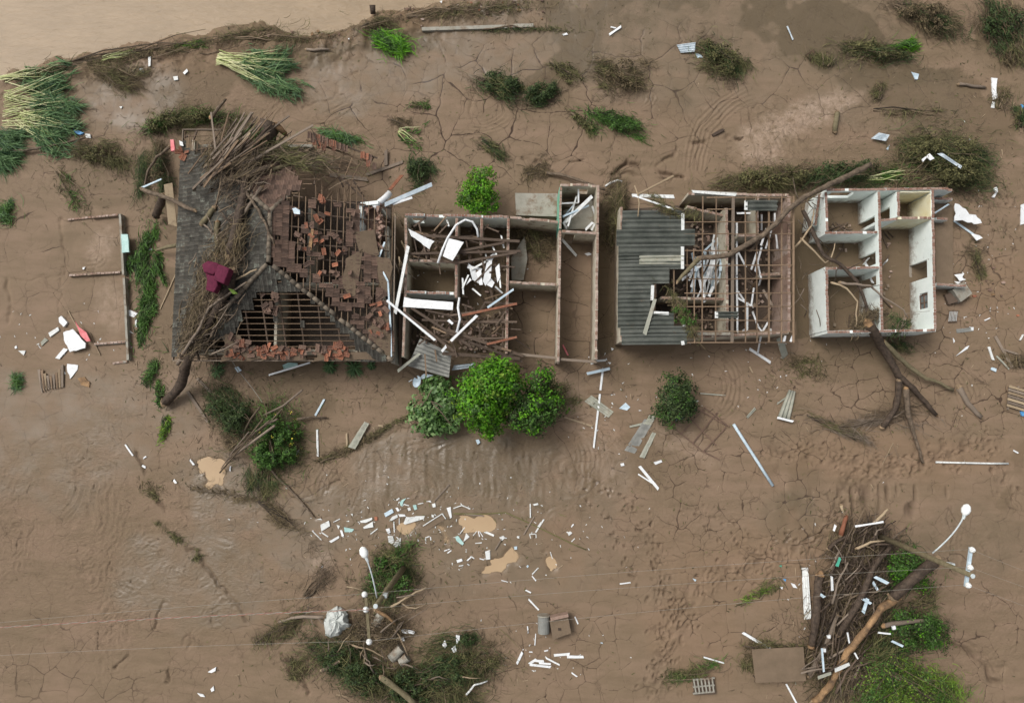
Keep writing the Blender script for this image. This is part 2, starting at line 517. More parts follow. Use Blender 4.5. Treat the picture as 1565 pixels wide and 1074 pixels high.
# where the mud has dried into plates: (u, v, ru, rv, strength)
big = np.zeros_like(FX)
for (u, v, ru, rv, s_) in [(760, 190, 330, 130, 1), (1080, 110, 240, 70, .8), (1150, 230, 160, 60, .5), (130, 260, 130, 80, .7), (90, 390, 120, 110, .9),
                           (640, 590, 120, 60, .7), (850, 470, 110, 130, .9), (890, 620, 90, 80, 1.0), (500, 660, 90, 90, .6), (1330, 150, 150, 80, .6), (800, 1030, 140, 60, 1.0),
                           (430, 760, 70, 50, .6), (690, 300, 150, 40, .8), (650, 410, 60, 50, .7), (1170, 460, 60, 60, .6)]:
    big = np.maximum(big, s_ * blob(u, v, ru, rv, 0.35)[fys, fxs])
small = np.full_like(FX, .30)
for (u, v, ru, rv, s_) in [(1380, 580, 240, 130, 1), (1120, 790, 240, 150, .9), (1490, 440, 110, 130, .8), (900, 970, 170, 110, .7), (1480, 960, 120, 130, .9),
                           (120, 990, 230, 90, .7), (1150, 930, 160, 80, .9), (1030, 690, 130, 60, .7), (480, 690, 60, 60, .6), (1480, 760, 100, 60, .5),
                           (1100, 560, 80, 50, .6), (60, 780, 80, 80, .4)]:
    small = np.maximum(small, s_ * blob(u, v, ru, rv, 0.35)[fys, fxs])
wx = FX + 0.55 * fbm(FX, FY, 1.9, 21, 4)
wy = FY + 0.55 * fbm(FX, FY, 1.9, 31, 4)
eb, bx_, by_ = voronoi_edge(wx, wy, 2.3, 5)
es, sx_, sy_ = voronoi_edge(FX + 0.30 * fbm(FX, FY, 0.9, 41, 3), FY + 0.30 * fbm(FX, FY, 0.9, 51, 3), 1.2, 6)
brk = sstep(-0.42, -0.08, fbm(FX, FY, 1.7, 61, 3))
brk2 = sstep(-0.30, 0.0, fbm(FX, FY, 1.1, 67, 3))
mb = big * brk
ms_ = np.maximum(small, 0.45 * big) * brk2
# slide the vertices beside a crack onto it, so each crack is a sharp groove in the sheet
snb = (eb < STEP * .72) & (mb > .05)
sns = (es < STEP * .72) & (ms_ > .05) & ~snb
lim = STEP * .49
MX = np.where(snb, np.clip(bx_ * eb, -lim, lim), np.where(sns, np.clip(sx_ * es, -lim, lim), 0))
MY = np.where(snb, np.clip(by_ * eb, -lim, lim), np.where(sns, np.clip(sy_ * es, -lim, lim), 0))
wid = np.clip(0.018 + 0.045 * fbm(FX, FY, 2.2, 77, 3), .006, .048)
CB, CS, MBK, MSK = [np.ones_like(ZZ) for _ in range(4)]
CB[fys, fxs] = np.where(snb, 0, eb) / wid
CS[fys, fxs] = np.where(sns, 0, es) / (wid * .8)
MBK *= 0; MSK *= 0
MBK[fys, fxs] = mb; MSK[fys, fxs] = ms_ * .9
GROOVE = np.zeros_like(ZZ)
GROOVE[fys, fxs] = np.maximum(snb * mb, .7 * sns * ms_)
# --- wet sheen, pale dry silt, wrinkled mud
for (u, v, ru, rv, a) in [(1010, 30, 230, 80, 1), (1230, 40, 160, 90, .9), (1060, 130, 200, 50, .5), (720, 745, 210, 70, .95), (620, 690, 120, 40, .5), (600, 790, 190, 50, .8), (860, 800, 90, 120, .5),
                          (340, 760, 60, 50, .9), (300, 880, 110, 70, .75), (120, 620, 200, 60, .45), (1200, 790, 60, 40, .8), (560, 110, 110, 60, .5), (740, 80, 120, 45, .6), (1370, 150, 110, 60, .5), (200, 150, 90, 50, .5), (760, 860, 130, 50, .6), (90, 700, 120, 70, .5), (450, 840, 80, 40, .7), (1480, 830, 90, 50, .6)]:
    WET = np.maximum(WET, a * blob(u, v, ru, rv, 0.25, nz=0.7, ns=3.0))
for (u, v, ru, rv, ang, a) in [(1210, 185, 90, 20, -22, 1), (1165, 225, 35, 30, 0, .9), (905, 660, 30, 100, -30, .35), (1255, 165, 60, 14, -20, .9), (560, 730, 50, 15, 0, .2), (155, 375, 20, 30, 20, .6), (170, 470, 22, 35, 0, .5), (490, 860, 18, 22, 0, .6), (1040, 680, 55, 22, 20, .45), (745, 400, 1, 1, 0, 0)]:
    PALE = np.maximum(PALE, a * blob(u, v, ru, rv, 0.5, ang, nz=0.6, ns=1.2))
for (u, v, ru, rv, a) in [(140, 860, 250, 190, 1), (330, 830, 80, 150, .8), (1250, 200, 110, 60, .9), (560, 190, 110, 50, .8), (350, 150, 120, 30, .8), (760, 130, 50, 30, .7), (700, 730, 250, 60, .9), (1480, 940, 110, 130, .7), (880, 730, 80, 60, .7), (1000, 780, 130, 90, .45), (1420, 150, 90, 60, .4)]:
    RIP = np.maximum(RIP, a * blob(u, v, ru, rv, 0.4, nz=0.5, ns=2.5))
# room and house-gap shade painted into the mud, and moist hollows with ragged outlines
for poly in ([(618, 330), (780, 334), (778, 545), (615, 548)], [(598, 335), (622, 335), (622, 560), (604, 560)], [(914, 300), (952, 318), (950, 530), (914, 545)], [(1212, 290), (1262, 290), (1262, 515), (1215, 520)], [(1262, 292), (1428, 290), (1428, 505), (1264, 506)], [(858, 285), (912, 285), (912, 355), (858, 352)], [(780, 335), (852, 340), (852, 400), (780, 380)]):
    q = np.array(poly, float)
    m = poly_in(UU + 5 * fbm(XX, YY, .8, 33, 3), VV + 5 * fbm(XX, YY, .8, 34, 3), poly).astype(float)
    DAMP_SHADE = np.maximum(DAMP_SHADE, (.55 if q[0, 0] in (1262., 858., 780.) else .85) * m)
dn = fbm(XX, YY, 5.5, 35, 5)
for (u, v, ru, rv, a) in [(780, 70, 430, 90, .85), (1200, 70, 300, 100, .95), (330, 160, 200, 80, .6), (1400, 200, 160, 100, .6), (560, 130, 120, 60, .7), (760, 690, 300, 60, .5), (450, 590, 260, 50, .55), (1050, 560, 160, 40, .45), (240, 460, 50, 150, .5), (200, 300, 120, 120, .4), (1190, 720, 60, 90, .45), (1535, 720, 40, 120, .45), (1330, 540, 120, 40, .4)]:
    DAMP_SHADE = np.maximum(DAMP_SHADE, a * blob(u, v, ru, rv, .4) * sstep(-.01, .05, dn))
for (u, v, ru, rv, a) in [(905, 690, 60, 60, .6), (1350, 700, 220, 35, .8), (1190, 860, 160, 60, .8), (1060, 950, 60, 90, .7), (1520, 440, 60, 50, .8), (620, 25, 60, 20, 1), (480, 55, 90, 14, .9), (860, 830, 30, 60, .7), (250, 75, 180, 40, .7)]:
    RED = np.maximum(RED, a * blob(u, v, ru, rv, 0.5, nz=0.7, ns=1.5))

# --- scoured edges, channels, buried lines: (points, half width, depth, side)
for pts, w_, dep, mode in [
    ([(800, 245), (850, 246), (885, 250), (905, 238)], .09, .10, 0),
    ([(940, 262), (960, 252), (985, 258), (1010, 264), (1040, 272)], .16, .22, 0),
    ([(1005, 252), (1020, 235), (1048, 222), (1068, 212), (1090, 214), (1130, 210)], .13, .16, 0),
    ([(950, 268), (990, 272), (1025, 276)], .12, .14, 0),
    ([(470, 165), (512, 150), (520, 130), (545, 110)], .12, .06, 0), ([(720, 140), (722, 185), (735, 215)], .10, .05, 0),
    ([(655, 575), (652, 640), (600, 665), (545, 700), (500, 745)], .12, .06, 0),
    ([(205, 690), (230, 745), (270, 820), (310, 860), (360, 920), (420, 1000), (470, 1060)], .12, .09, 0),
    ([(255, 910), (235, 960), (200, 1000), (180, 1020)], .06, .09, 0), ([(285, 975), (268, 1005), (255, 1035)], .06, .09, 0),
    ([(300, 965), (275, 1010), (258, 1032)], .05, .07, 0),
    ([(1470, 980), (1510, 1010), (1565, 1030)], .25, .12, 0), ([(1445, 975), (1480, 1000), (1520, 1035), (1565, 1060)], .18, .10, 0),
    ([(20, 425), (95, 422), (160, 420)], .05, .05, 0), ([(40, 350), (95, 420), (98, 520)], .05, .05, 0), ([(95, 335), (100, 420)], .14, .07, 0), ([(10, 430), (12, 490)], .2, .1, 0),
    ([(1040, 560), (1120, 575), (1175, 690), (1200, 760)], .05, .03, 0),
    ([(1530, 640), (1545, 760)], .9, .06, 0), ([(1175, 560), (1185, 700), (1215, 790)], .8, .05, 0),
    ([(430, 760), (520, 800), (560, 835)], .08, .05, 0), ([(690, 755), (640, 800)], .06, .04, 0), ([(660, 785), (775, 783), (870, 835), (950, 880)], .06, .03, 0)]:
    sl, d, sd_ = dist_to(pts, w_ * 4 + .4)
    d = np.abs(d * sd_ + 0.5 * fbm(XX[sl], YY[sl], 0.9, 5, 4))
    g = np.exp(-(d / (w_ * .75)) ** 2) * sstep(-.35, .2, fbm(XX[sl], YY[sl], 1.1, 6, 3))
    ZZ[sl] -= dep * g
    if dep >= .08 and w_ < .2:
        CRK[sl] = np.maximum(CRK[sl], 0.75 * g)
# --- drying rings left where pools shrank
for (u, v, r0, r1, a0, a1, sq, amp) in [(1072, 590, 1.0, 2.7, -60, 60, 1.0, .028), (890, 720, 1.6, 3.6, 20, 150, 1.0, .022), (1375, 640, 3.4, 5.2, 0, 75, 1.0, .03), (1375, 640, 4.0, 5.2, 75, 130, 1.0, .02), (138, 380, .3, 1.5, -150, -20, 1.0, .02),
                                        (1190, 260, 4.2, 6.0, 100, 200, 1.0, .025), (960, 150, .8, 2.0, -100, 20, .5, .025), (735, 160, 1.0, 2.6, -130, -20, .8, .02), (570, 760, 2.4, 4.0, 110, 190, .9, .02), (770, 700, 4.0, 6.0, -20, 60, .6, .02)]:
    c = P(u, v)
    dx, dy = XX - c.x, (YY - c.y) / sq
    r_ = np.hypot(dx, dy) + 0.18 * fbm(XX, YY, 1.2, 91, 3)
    an = np.degrees(np.arctan2(dy, dx))
    mk = sstep(r0, r0 + .3, r_) * (1 - sstep(r1 - .4, r1, r_)) * sstep(a0, a0 + 25, an) * (1 - sstep(a1 - 25, a1, an))
    ZZ += amp * mk * np.sin(2 * math.pi * r_ / 0.27)
# --- wrinkles
th = fbm(XX, YY, 5.0, 71, 2) * 4
wr = vnoise(XX * np.cos(th) * 2.2 + YY * np.sin(th), YY * np.cos(th) * 1.0 - XX * np.sin(th) * .6, 0.30, 72)
ZZ += SOFT * RIP * 0.10 * wr * (0.5 + fbm(XX, YY, 2.0, 73, 2))
# flow grooves combed into the wet street mud
gr = vnoise(XX, YY * 0.16, 0.2, 81) * blob(700, 730, 250, 60, .4)
ZZ += 0.05 * gr
rg = np.maximum(0, vnoise(XX * 1.0, YY * 0.22, 0.26, 83) - .12) * blob(1370, 765, 110, 22, .5)
ZZ -= 0.35 * rg
CRK += np.clip(rg * 3.2, 0, .8)

# --- footprints trodden by people
def prints(path, n, spread, big_=1.0):
    pts = np.array(path, float)
    seg = np.hypot(*np.diff(pts, axis=0).T)
    cum = np.concatenate([[0], np.cumsum(seg)])
    for i in range(n):
        t = (i + random.random()) / n * cum[-1]
        k = min(np.searchsorted(cum, t) - 1, len(seg) - 1)
        k = max(k, 0)
        q = pts[k] + (pts[k + 1] - pts[k]) * ((t - cum[k]) / seg[k])
        c = P(q[0] + random.gauss(0, spread), q[1] + random.gauss(0, spread))
        a = math.atan2(-(pts[k + 1] - pts[k])[1], (pts[k + 1] - pts[k])[0]) + random.gauss(0, .5)
        i0, i1 = np.searchsorted(gx, [c.x - .5, c.x + .5])
        j0, j1 = np.searchsorted(gy, [c.y - .5, c.y + .5])
        s_ = (slice(j0, j1), slice(i0, i1))
        dx, dy = XX[s_] - c.x, YY[s_] - c.y
        ca, sa = math.cos(a), math.sin(a)
        la, lb = (dx * ca + dy * sa) / (.14 * big_), (-dx * sa + dy * ca) / (.065 * big_)
        d2 = la * la + lb * lb
        g = np.exp(-d2)
        sc2 = random.uniform(.6, 1.35); g = np.exp(-d2 / sc2 ** 2)
        dep = random.uniform(.02, .09)
        ZZ[s_] += -dep * g + .022 * np.exp(-(np.sqrt(d2) - 1.5) ** 2 * 3)
        CRK[s_] = np.maximum(CRK[s_], random.uniform(.25, .8) * (g > .35) * g)
prints([(1000, 1060), (1015, 985), (1050, 930), (1090, 885), (1150, 862), (1220, 840), (1275, 800)], 130, 13)
prints([(1275, 800), (1310, 730), (1380, 712), (1450, 690), (1500, 672)], 110, 13)
prints([(1180, 690), (1240, 690), (1300, 705), (1400, 715)], 60, 10)
prints([(1500, 672), (1530, 715), (1550, 760)], 26, 8)
prints([(890, 748), (925, 745), (950, 770), (985, 810), (1005, 870), (1015, 930)], 30, 7)
prints([(900, 765), (930, 800), (950, 850), (975, 890), (985, 920)], 18, 5)
prints([(945, 760), (990, 800), (1000, 850), (1012, 900)], 22, 6)
prints([(1055, 770), (1090, 790), (1130, 830), (1180, 850)], 26, 12)
prints([(1020, 900), (1030, 960), (1010, 1030)], 80, 10)
prints([(1465, 470), (1455, 430), (1440, 390), (1446, 340)], 14, 6)
prints([(1500, 250), (1540, 330), (1550, 400)], 26, 18)
prints([(390, 30), (520, 50), (640, 30)], 60, 14, .9)

for pts, w_ in (([(1000, 1060), (1015, 985), (1050, 930), (1090, 885), (1150, 862), (1220, 840), (1275, 800), (1310, 730), (1380, 712), (1450, 690), (1500, 672)], .55), ([(1180, 690), (1300, 705), (1400, 715)], .5)):
    sl, d, _ = dist_to(pts, 2.2)
    g = np.exp(-((d + .5 * fbm(XX[sl], YY[sl], 1.2, 101, 3)) / w_) ** 2)
    ch = fbm(XX[sl], YY[sl], .42, 103, 3)
    ZZ[sl] += .09 * g * ch
    CRK[sl] = np.maximum(CRK[sl], .55 * g * sstep(.05, .45, -ch))
# --- the river bank along the top left
BANK = [(-500, 230), (-100, 150), (0, 116), (45, 102), (80, 87), (125, 75), (200, 67), (280, 48), (340, 38), (400, 33), (430, 40), (475, 47), (525, 42), (555, 24), (600, 12), (655, 5), (720, -18), (900, -75), (1300, -170), (2000, -320)]
bk = np.array([tuple(P(u, v, -0.35))[:2] for u, v in BANK])
yb = np.interp(XX, bk[:, 0], bk[:, 1]) + 0.35 * fbm(XX, YY * 0 + 3, 1.3, 15, 3)
dr = YY - yb
land = 1 - sstep(-0.9, 0.9, dr + 0.5 * fbm(XX, YY, 0.9, 17, 3))
ZZ = ZZ * np.clip(land, .2, 1) - 1.0 * (1 - land) + 0.16 * np.exp(-((dr + 1.6) / 1.2) ** 2) * (0.5 + 1.6 * fbm(XX, YY, .6, 18, 4))
CRK *= land
# --- hollows that hold the tan puddles
PUD = [[(306, 703), (318, 699), (338, 700), (347, 712), (345, 725), (338, 738), (322, 745), (312, 730)],
       [(606, 798), (628, 795), (640, 805), (628, 815), (610, 814)],
       [(662, 806), (680, 798), (690, 812), (705, 822), (694, 830), (676, 824)],
       [(705, 790), (750, 787), (758, 806), (748, 815), (720, 812), (706, 818), (698, 806)],
       [(732, 862), (750, 858), (768, 852), (780, 840), (793, 842), (797, 856), (780, 858), (766, 870), (740, 872)],
       [(828, 850), (842, 848), (852, 862), (842, 868)]]
for poly in PUD:
    pu, pv = np.array(poly).mean(0)
    m = poly_in(UU + 14 * fbm(XX, YY, .5, 23, 3), VV + 14 * fbm(XX, YY, .5, 24, 3), poly)
    cell = np.zeros_like(ZZ); cell[m] = 1
    for _ in range(7):
        cell[1:-1, 1:-1] = (cell[1:-1, 1:-1] * 2 + cell[:-2, 1:-1] + cell[2:, 1:-1] + cell[1:-1, :-2] + cell[1:-1, 2:]) / 6
    nb = blob(pu, pv, 55, 45, .5, nz=0)
    ZZ = ZZ * (1 - .97 * nb)
    ZZ -= 0.15 * cell
    CRK *= (1 - .7 * nb); MBK *= 1 - nb; MSK *= 1 - nb
    WET = np.maximum(WET, .8 * blob(pu, pv, 48, 36, .5))
CRK = np.clip(CRK, 0, 1) * SOFT
ZZ -= 0.085 * CRK + 0.022 * GROOVE * land
MBK *= land; MSK *= land
ZZ = ZZ.astype(np.float32)

def gz(x, y):
    i = int(np.clip(np.searchsorted(gx, x), 1, NX - 1)); j = int(np.clip(np.searchsorted(gy, y), 1, NY - 1))
    return float(max(ZZ[j, i], ZZ[j - 1, i - 1]))

def G(u, v, up=0.0):
    p = P(u, v, 0)
    z = gz(p.x, p.y)
    return P(u, v, z + up)

def mud_material():
    m = bpy.data.materials.new('flood_mud')
    m.use_nodes = True
    n, l = m.node_tree.nodes, m.node_tree.links
    bs = n['Principled BSDF']
    tc = n.new('ShaderNodeTexCoord')
    def attr(nm):
        a = n.new('ShaderNodeAttribute'); a.attribute_name = nm
        return a.outputs['Fac']
    def noise(sc_, det=6, ro=.6, st=None):
        t = n.new('ShaderNodeTexNoise')
        t.inputs['Scale'].default_value = sc_; t.inputs['Detail'].default_value = det; t.inputs['Roughness'].default_value = ro
        v = tc.outputs['Object']
        if st:
            mp = n.new('ShaderNodeMapping'); mp.inputs['Scale'].default_value = st; mp.inputs['Rotation'].default_value = (0, 0, .5)
            l.new(v, mp.inputs['Vector']); v = mp.outputs[0]
        l.new(v, t.inputs['Vector'])
        return t.outputs['Fac']
    def ramp(fac, a, b, p0=.3, p1=.7):
        c = n.new('ShaderNodeValToRGB')
        c.color_ramp.elements[0].position = p0; c.color_ramp.elements[1].position = p1
        c.color_ramp.elements[0].color = (*a, 1); c.color_ramp.elements[1].color = (*b, 1)
        l.new(fac, c.inputs[0]); return c.outputs[0]
    def mix(f, a, b):
        x = n.new('ShaderNodeMix'); x.data_type = 'RGBA'
        l.new(f, x.inputs['Factor'])
        for s_, k in ((a, 'A'), (b, 'B')):
            if isinstance(s_, tuple): x.inputs[k].default_value = (*s_, 1)
            else: l.new(s_, x.inputs[k])
        return x.outputs['Result']
    def math_(op, a, b=None, c=None):
        x = n.new('ShaderNodeMath'); x.operation = op
        for i, s_ in enumerate((a, b, c)):
            if s_ is None: continue
            if isinstance(s_, (int, float)): x.inputs[i].default_value = s_
            else: l.new(s_, x.inputs[i])
        return x.outputs[0]
    base = ramp(noise(.22, 4), (0.178, 0.129, 0.080), (0.206, 0.142, 0.094))
    fine = ramp(noise(9, 8, .7), (0.150, 0.106, 0.066), (0.238, 0.168, 0.111), .25, .75)
    col = mix(math_('MULTIPLY', noise(1.1, 5), .75), base, fine)
    col = mix(math_('MULTIPLY', ramp(noise(.5, 6, .65, (1, 4.5, 1)), (0, 0, 0), (1, 1, 1), .45, .68), .55), col, (0.138, 0.100, 0.060))
    col = mix(math_('MULTIPLY', ramp(noise(.33, 5, .6, (1, 3.2, 1)), (1, 1, 1), (0, 0, 0), .36, .52), .45), col, (0.240, 0.164, 0.112))
    wetn = math_('MULTIPLY', attr('wet'), ramp(noise(.8, 5, .65), (.25, .25, .25), (1, 1, 1), .38, .62))
    col = mix(wetn, col, ramp(noise(.9, 4), (0.122, 0.091, 0.053), (0.155, 0.113, 0.069)))
    col = mix(math_('MULTIPLY', attr('damp'), .85), col, (0.098, 0.072, 0.040))  # moist mud tint; carries the painted room shade too
    rd = math_('MULTIPLY', attr('red'), noise(6, 7, .75))
    col = mix(math_('MULTIPLY', rd, .6), col, (0.235, 0.145, 0.085))
    pale = math_('MULTIPLY', attr('pale'), ramp(noise(2.5, 7, .7), (0, 0, 0), (1, 1, 1), .35, .65))
    col = mix(math_('MULTIPLY', pale, .8), col, (0.40, 0.30, 0.225))
    def crk(e, m_):
        r_ = n.new('ShaderNodeMapRange'); r_.interpolation_type = 'SMOOTHSTEP'
        r_.inputs['From Min'].default_value = .35; r_.inputs['From Max'].default_value = 1.3
        r_.inputs['To Min'].default_value = 1; r_.inputs['To Max'].default_value = 0
        l.new(attr(e), r_.inputs['Value'])
        return math_('MULTIPLY', r_.outputs[0], attr(m_))
    wn = n.new('ShaderNodeTexNoise'); wn.inputs['Scale'].default_value = 1.7; wn.inputs['Detail'].default_value = 5; l.new(tc.outputs['Object'], wn.inputs['Vector'])
    vm = n.new('ShaderNodeVectorMath'); vm.operation = 'MULTIPLY_ADD'; l.new(wn.outputs['Color'], vm.inputs[0]); vm.inputs[1].default_value = (.75, .75, 0); l.new(tc.outputs['Object'], vm.inputs[2])
    fl = n.new('ShaderNodeVectorMath'); fl.operation = 'MULTIPLY'; l.new(vm.outputs[0], fl.inputs[0]); fl.inputs[1].default_value = (1, 1, 0)
    vo = n.new('ShaderNodeTexVoronoi'); vo.feature = 'DISTANCE_TO_EDGE'; vo.inputs['Scale'].default_value = 1.35; l.new(fl.outputs[0], vo.inputs['Vector'])
    hr = n.new('ShaderNodeMapRange'); hr.inputs['From Min'].default_value = .012; hr.inputs['From Max'].default_value = .035; hr.inputs['To Min'].default_value = 1; hr.inputs['To Max'].default_value = 0
    l.new(vo.outputs['Distance'], hr.inputs['Value'])
    hair = math_('MULTIPLY', math_('MULTIPLY', hr.outputs[0], ramp(noise(.55, 4), (0, 0, 0), (1, 1, 1), .46, .6)), math_('MULTIPLY_ADD', attr('plate_small'), .5, .12))
    ck = math_('MAXIMUM', math_('MAXIMUM', hair, math_('MULTIPLY', attr('crack'), .6)), math_('MAXIMUM', crk('plate_edge', 'plate'), crk('plate_edge_small', 'plate_small')))
    col = mix(math_('MULTIPLY', ck, .95), col, (0.045, 0.027, 0.018))  # dark wet mud in cracks and prints, painting in their depth shade
    l.new(col, bs.inputs['Base Color'])
    ro = n.new('ShaderNodeMapRange')
    ro.inputs['To Min'].default_value = .72; ro.inputs['To Max'].default_value = .20
    l.new(wetn, ro.inputs['Value']); l.new(ro.outputs[0], bs.inputs['Roughness'])
    l.new(math_('MULTIPLY_ADD', wetn, .35, .2), bs.inputs['Specular IOR Level'])
    rp = math_('MULTIPLY', noise(5.5, 6, .6, (1, 2.4, 1)), attr('ripple'))
    hgt = math_('MULTIPLY_ADD', noise(16, 7, .7), .24, math_('MULTIPLY', rp, 1.05))
    dry = math_('MULTIPLY_ADD', wetn, -.75, 1)
    bu = n.new('ShaderNodeBump')
    bu.inputs['Distance'].default_value = .06
    l.new(math_('MULTIPLY', dry, 1.0), bu.inputs['Strength'])
    l.new(hgt, bu.inputs['Height']); l.new(bu.outputs[0], bs.inputs['Normal'])
    return m

idx = (np.arange(NY - 1)[:, None] * NX + np.arange(NX - 1)[None, :]).ravel()
Q = np.stack([idx, idx + 1, idx + 1 + NX, idx + NX], 1)
XX = XX.copy(); YY = YY.copy()
XX[fys, fxs] += MX; YY[fys, fxs] += MY
ground = quads('ground', np.stack([XX, YY, ZZ], -1).reshape(-1, 3), Q, mud_material(), smooth=True, kind='structure')
ground['label'] = 'cracked brown flood mud covering the whole neighbourhood'
for nm, A in (('wet', WET), ('crack', CRK), ('ripple', RIP), ('pale', PALE), ('red', RED), ('damp', DAMP_SHADE), ('plate_edge', np.minimum(CB, 9)), ('plate_edge_small', np.minimum(CS, 9)), ('plate', MBK), ('plate_small', MSK)):
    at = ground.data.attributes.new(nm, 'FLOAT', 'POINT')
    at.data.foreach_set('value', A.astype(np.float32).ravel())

# --- river and puddles
def water_material(name, c1, c2, rough, bump, sc_, st):
    m = mat(name, c1, c2, .35, rough, spec=.5, stretch=st)
    n, l = m.node_tree.nodes, m.node_tree.links
    mp = [x for x in n if x.type == 'MAPPING'][0]
    t = n.new('ShaderNodeTexNoise'); t.inputs['Scale'].default_value = sc_; t.inputs['Detail'].default_value = 6; t.inputs['Distortion'].default_value = .6
    l.new(mp.outputs[0], t.inputs['Vector'])
    b = n.new('ShaderNodeBump'); b.inputs['Strength'].default_value = bump; b.inputs['Distance'].default_value = .12
    l.new(t.outputs['Fac'], b.inputs['Height']); l.new(b.outputs[0], n['Principled BSDF'].inputs['Normal'])
    return m
rv = MB()
nx_ = 60
xs = np.linspace(-800, 800, nx_)
b = MB()
vs, fs = [], []
for i, x in enumerate(np.concatenate([np.linspace(-900, -60, 8), np.linspace(-50, 60, 60), np.linspace(80, 900, 8)])):
    y0 = float(np.interp(x, bk[:, 0], bk[:, 1])) - 3.0
    vs += [(x, y0, -.35), (x, y0 + 12, -.35), (x, 1000, -.35)]
    if i:
        k = 3 * i
        fs += [(k - 3, k, k + 1, k - 2), (k - 2, k + 1, k + 2, k - 1)]
b.add(vs, fs)
river = b.build('river', water_material('muddy_river_water', (0.232, 0.164, 0.092), (0.30, 0.215, 0.126), .55, .45, 1.6, (1, 2.6, 1)), kind='structure')
river['label'] = 'tan swollen river beyond the bank at the top left'
pm = water_material('tan_puddle_water', (0.38, 0.265, 0.155), (0.44, 0.315, 0.19), .10, .03, 3, (1, 1, 1))
pn_, pl_ = pm.node_tree.nodes, pm.node_tree.links          # a thin film of silty water is clearer than a deep one
pa = pn_.new('ShaderNodeAttribute'); pa.attribute_name = 'depth'
pr = pn_.new('ShaderNodeMapRange'); pr.interpolation_type = 'SMOOTHSTEP'
pr.inputs['From Min'].default_value = 0.0; pr.inputs['From Max'].default_value = .035
pl_.new(pa.outputs['Fac'], pr.inputs['Value']); pl_.new(pr.outputs[0], pn_['Principled BSDF'].inputs['Alpha'])
PLAB = ['round tan puddle beside the uprooted flowering bush', 'small tan puddle left of the sunken bath-shaped panel', 'tan puddle curling below the sunken rounded panel',
        'largest tan puddle among the white scraps', 'bent tan puddle lowest among the white scraps', 'small faint tan puddle right of the bent one']
for poly, lb in zip(PUD, PLAB):
    c = np.array(poly, float).mean(0)
    w_ = np.array([tuple(P(*(c + (np.array(q) - c) * 1.5)))[:2] for q in poly])
    i0, i1 = np.searchsorted(gx, [w_[:, 0].min(), w_[:, 0].max()]); j0, j1 = np.searchsorted(gy, [w_[:, 1].min(), w_[:, 1].max()])
    xs_, ys_ = np.meshgrid(gx[i0:i1], gy[j0:j1])
    dp = -0.030 - ZZ[j0:j1, i0:i1]
    nj, ni = dp.shape
    k = (np.arange(nj - 1)[:, None] * ni + np.arange(ni - 1)[None, :]).ravel()
    q4 = np.stack([k, k + 1, k + 1 + ni, k + ni], 1)
    own = poly_in(*to_px(xs_, ys_), [tuple(c + (np.array(q) - c) * 1.22) for q in poly]).ravel()
    q4 = q4[(dp.ravel()[q4] > 0).any(1) & own[q4].any(1)]
    us = np.unique(q4)
    mp_ = np.zeros(nj * ni, int); mp_[us] = np.arange(len(us))
    o = quads('puddle', np.stack([xs_, ys_, np.full_like(xs_, -.030 + .0015 * PLAB.index(lb))], -1).reshape(-1, 3)[us], mp_[q4], pm, kind='structure', smooth=True)
    at = o.data.attributes.new('depth', 'FLOAT', 'POINT'); at.data.foreach_set('value', dp.ravel()[us].astype(np.float32))
    o['label'] = lb
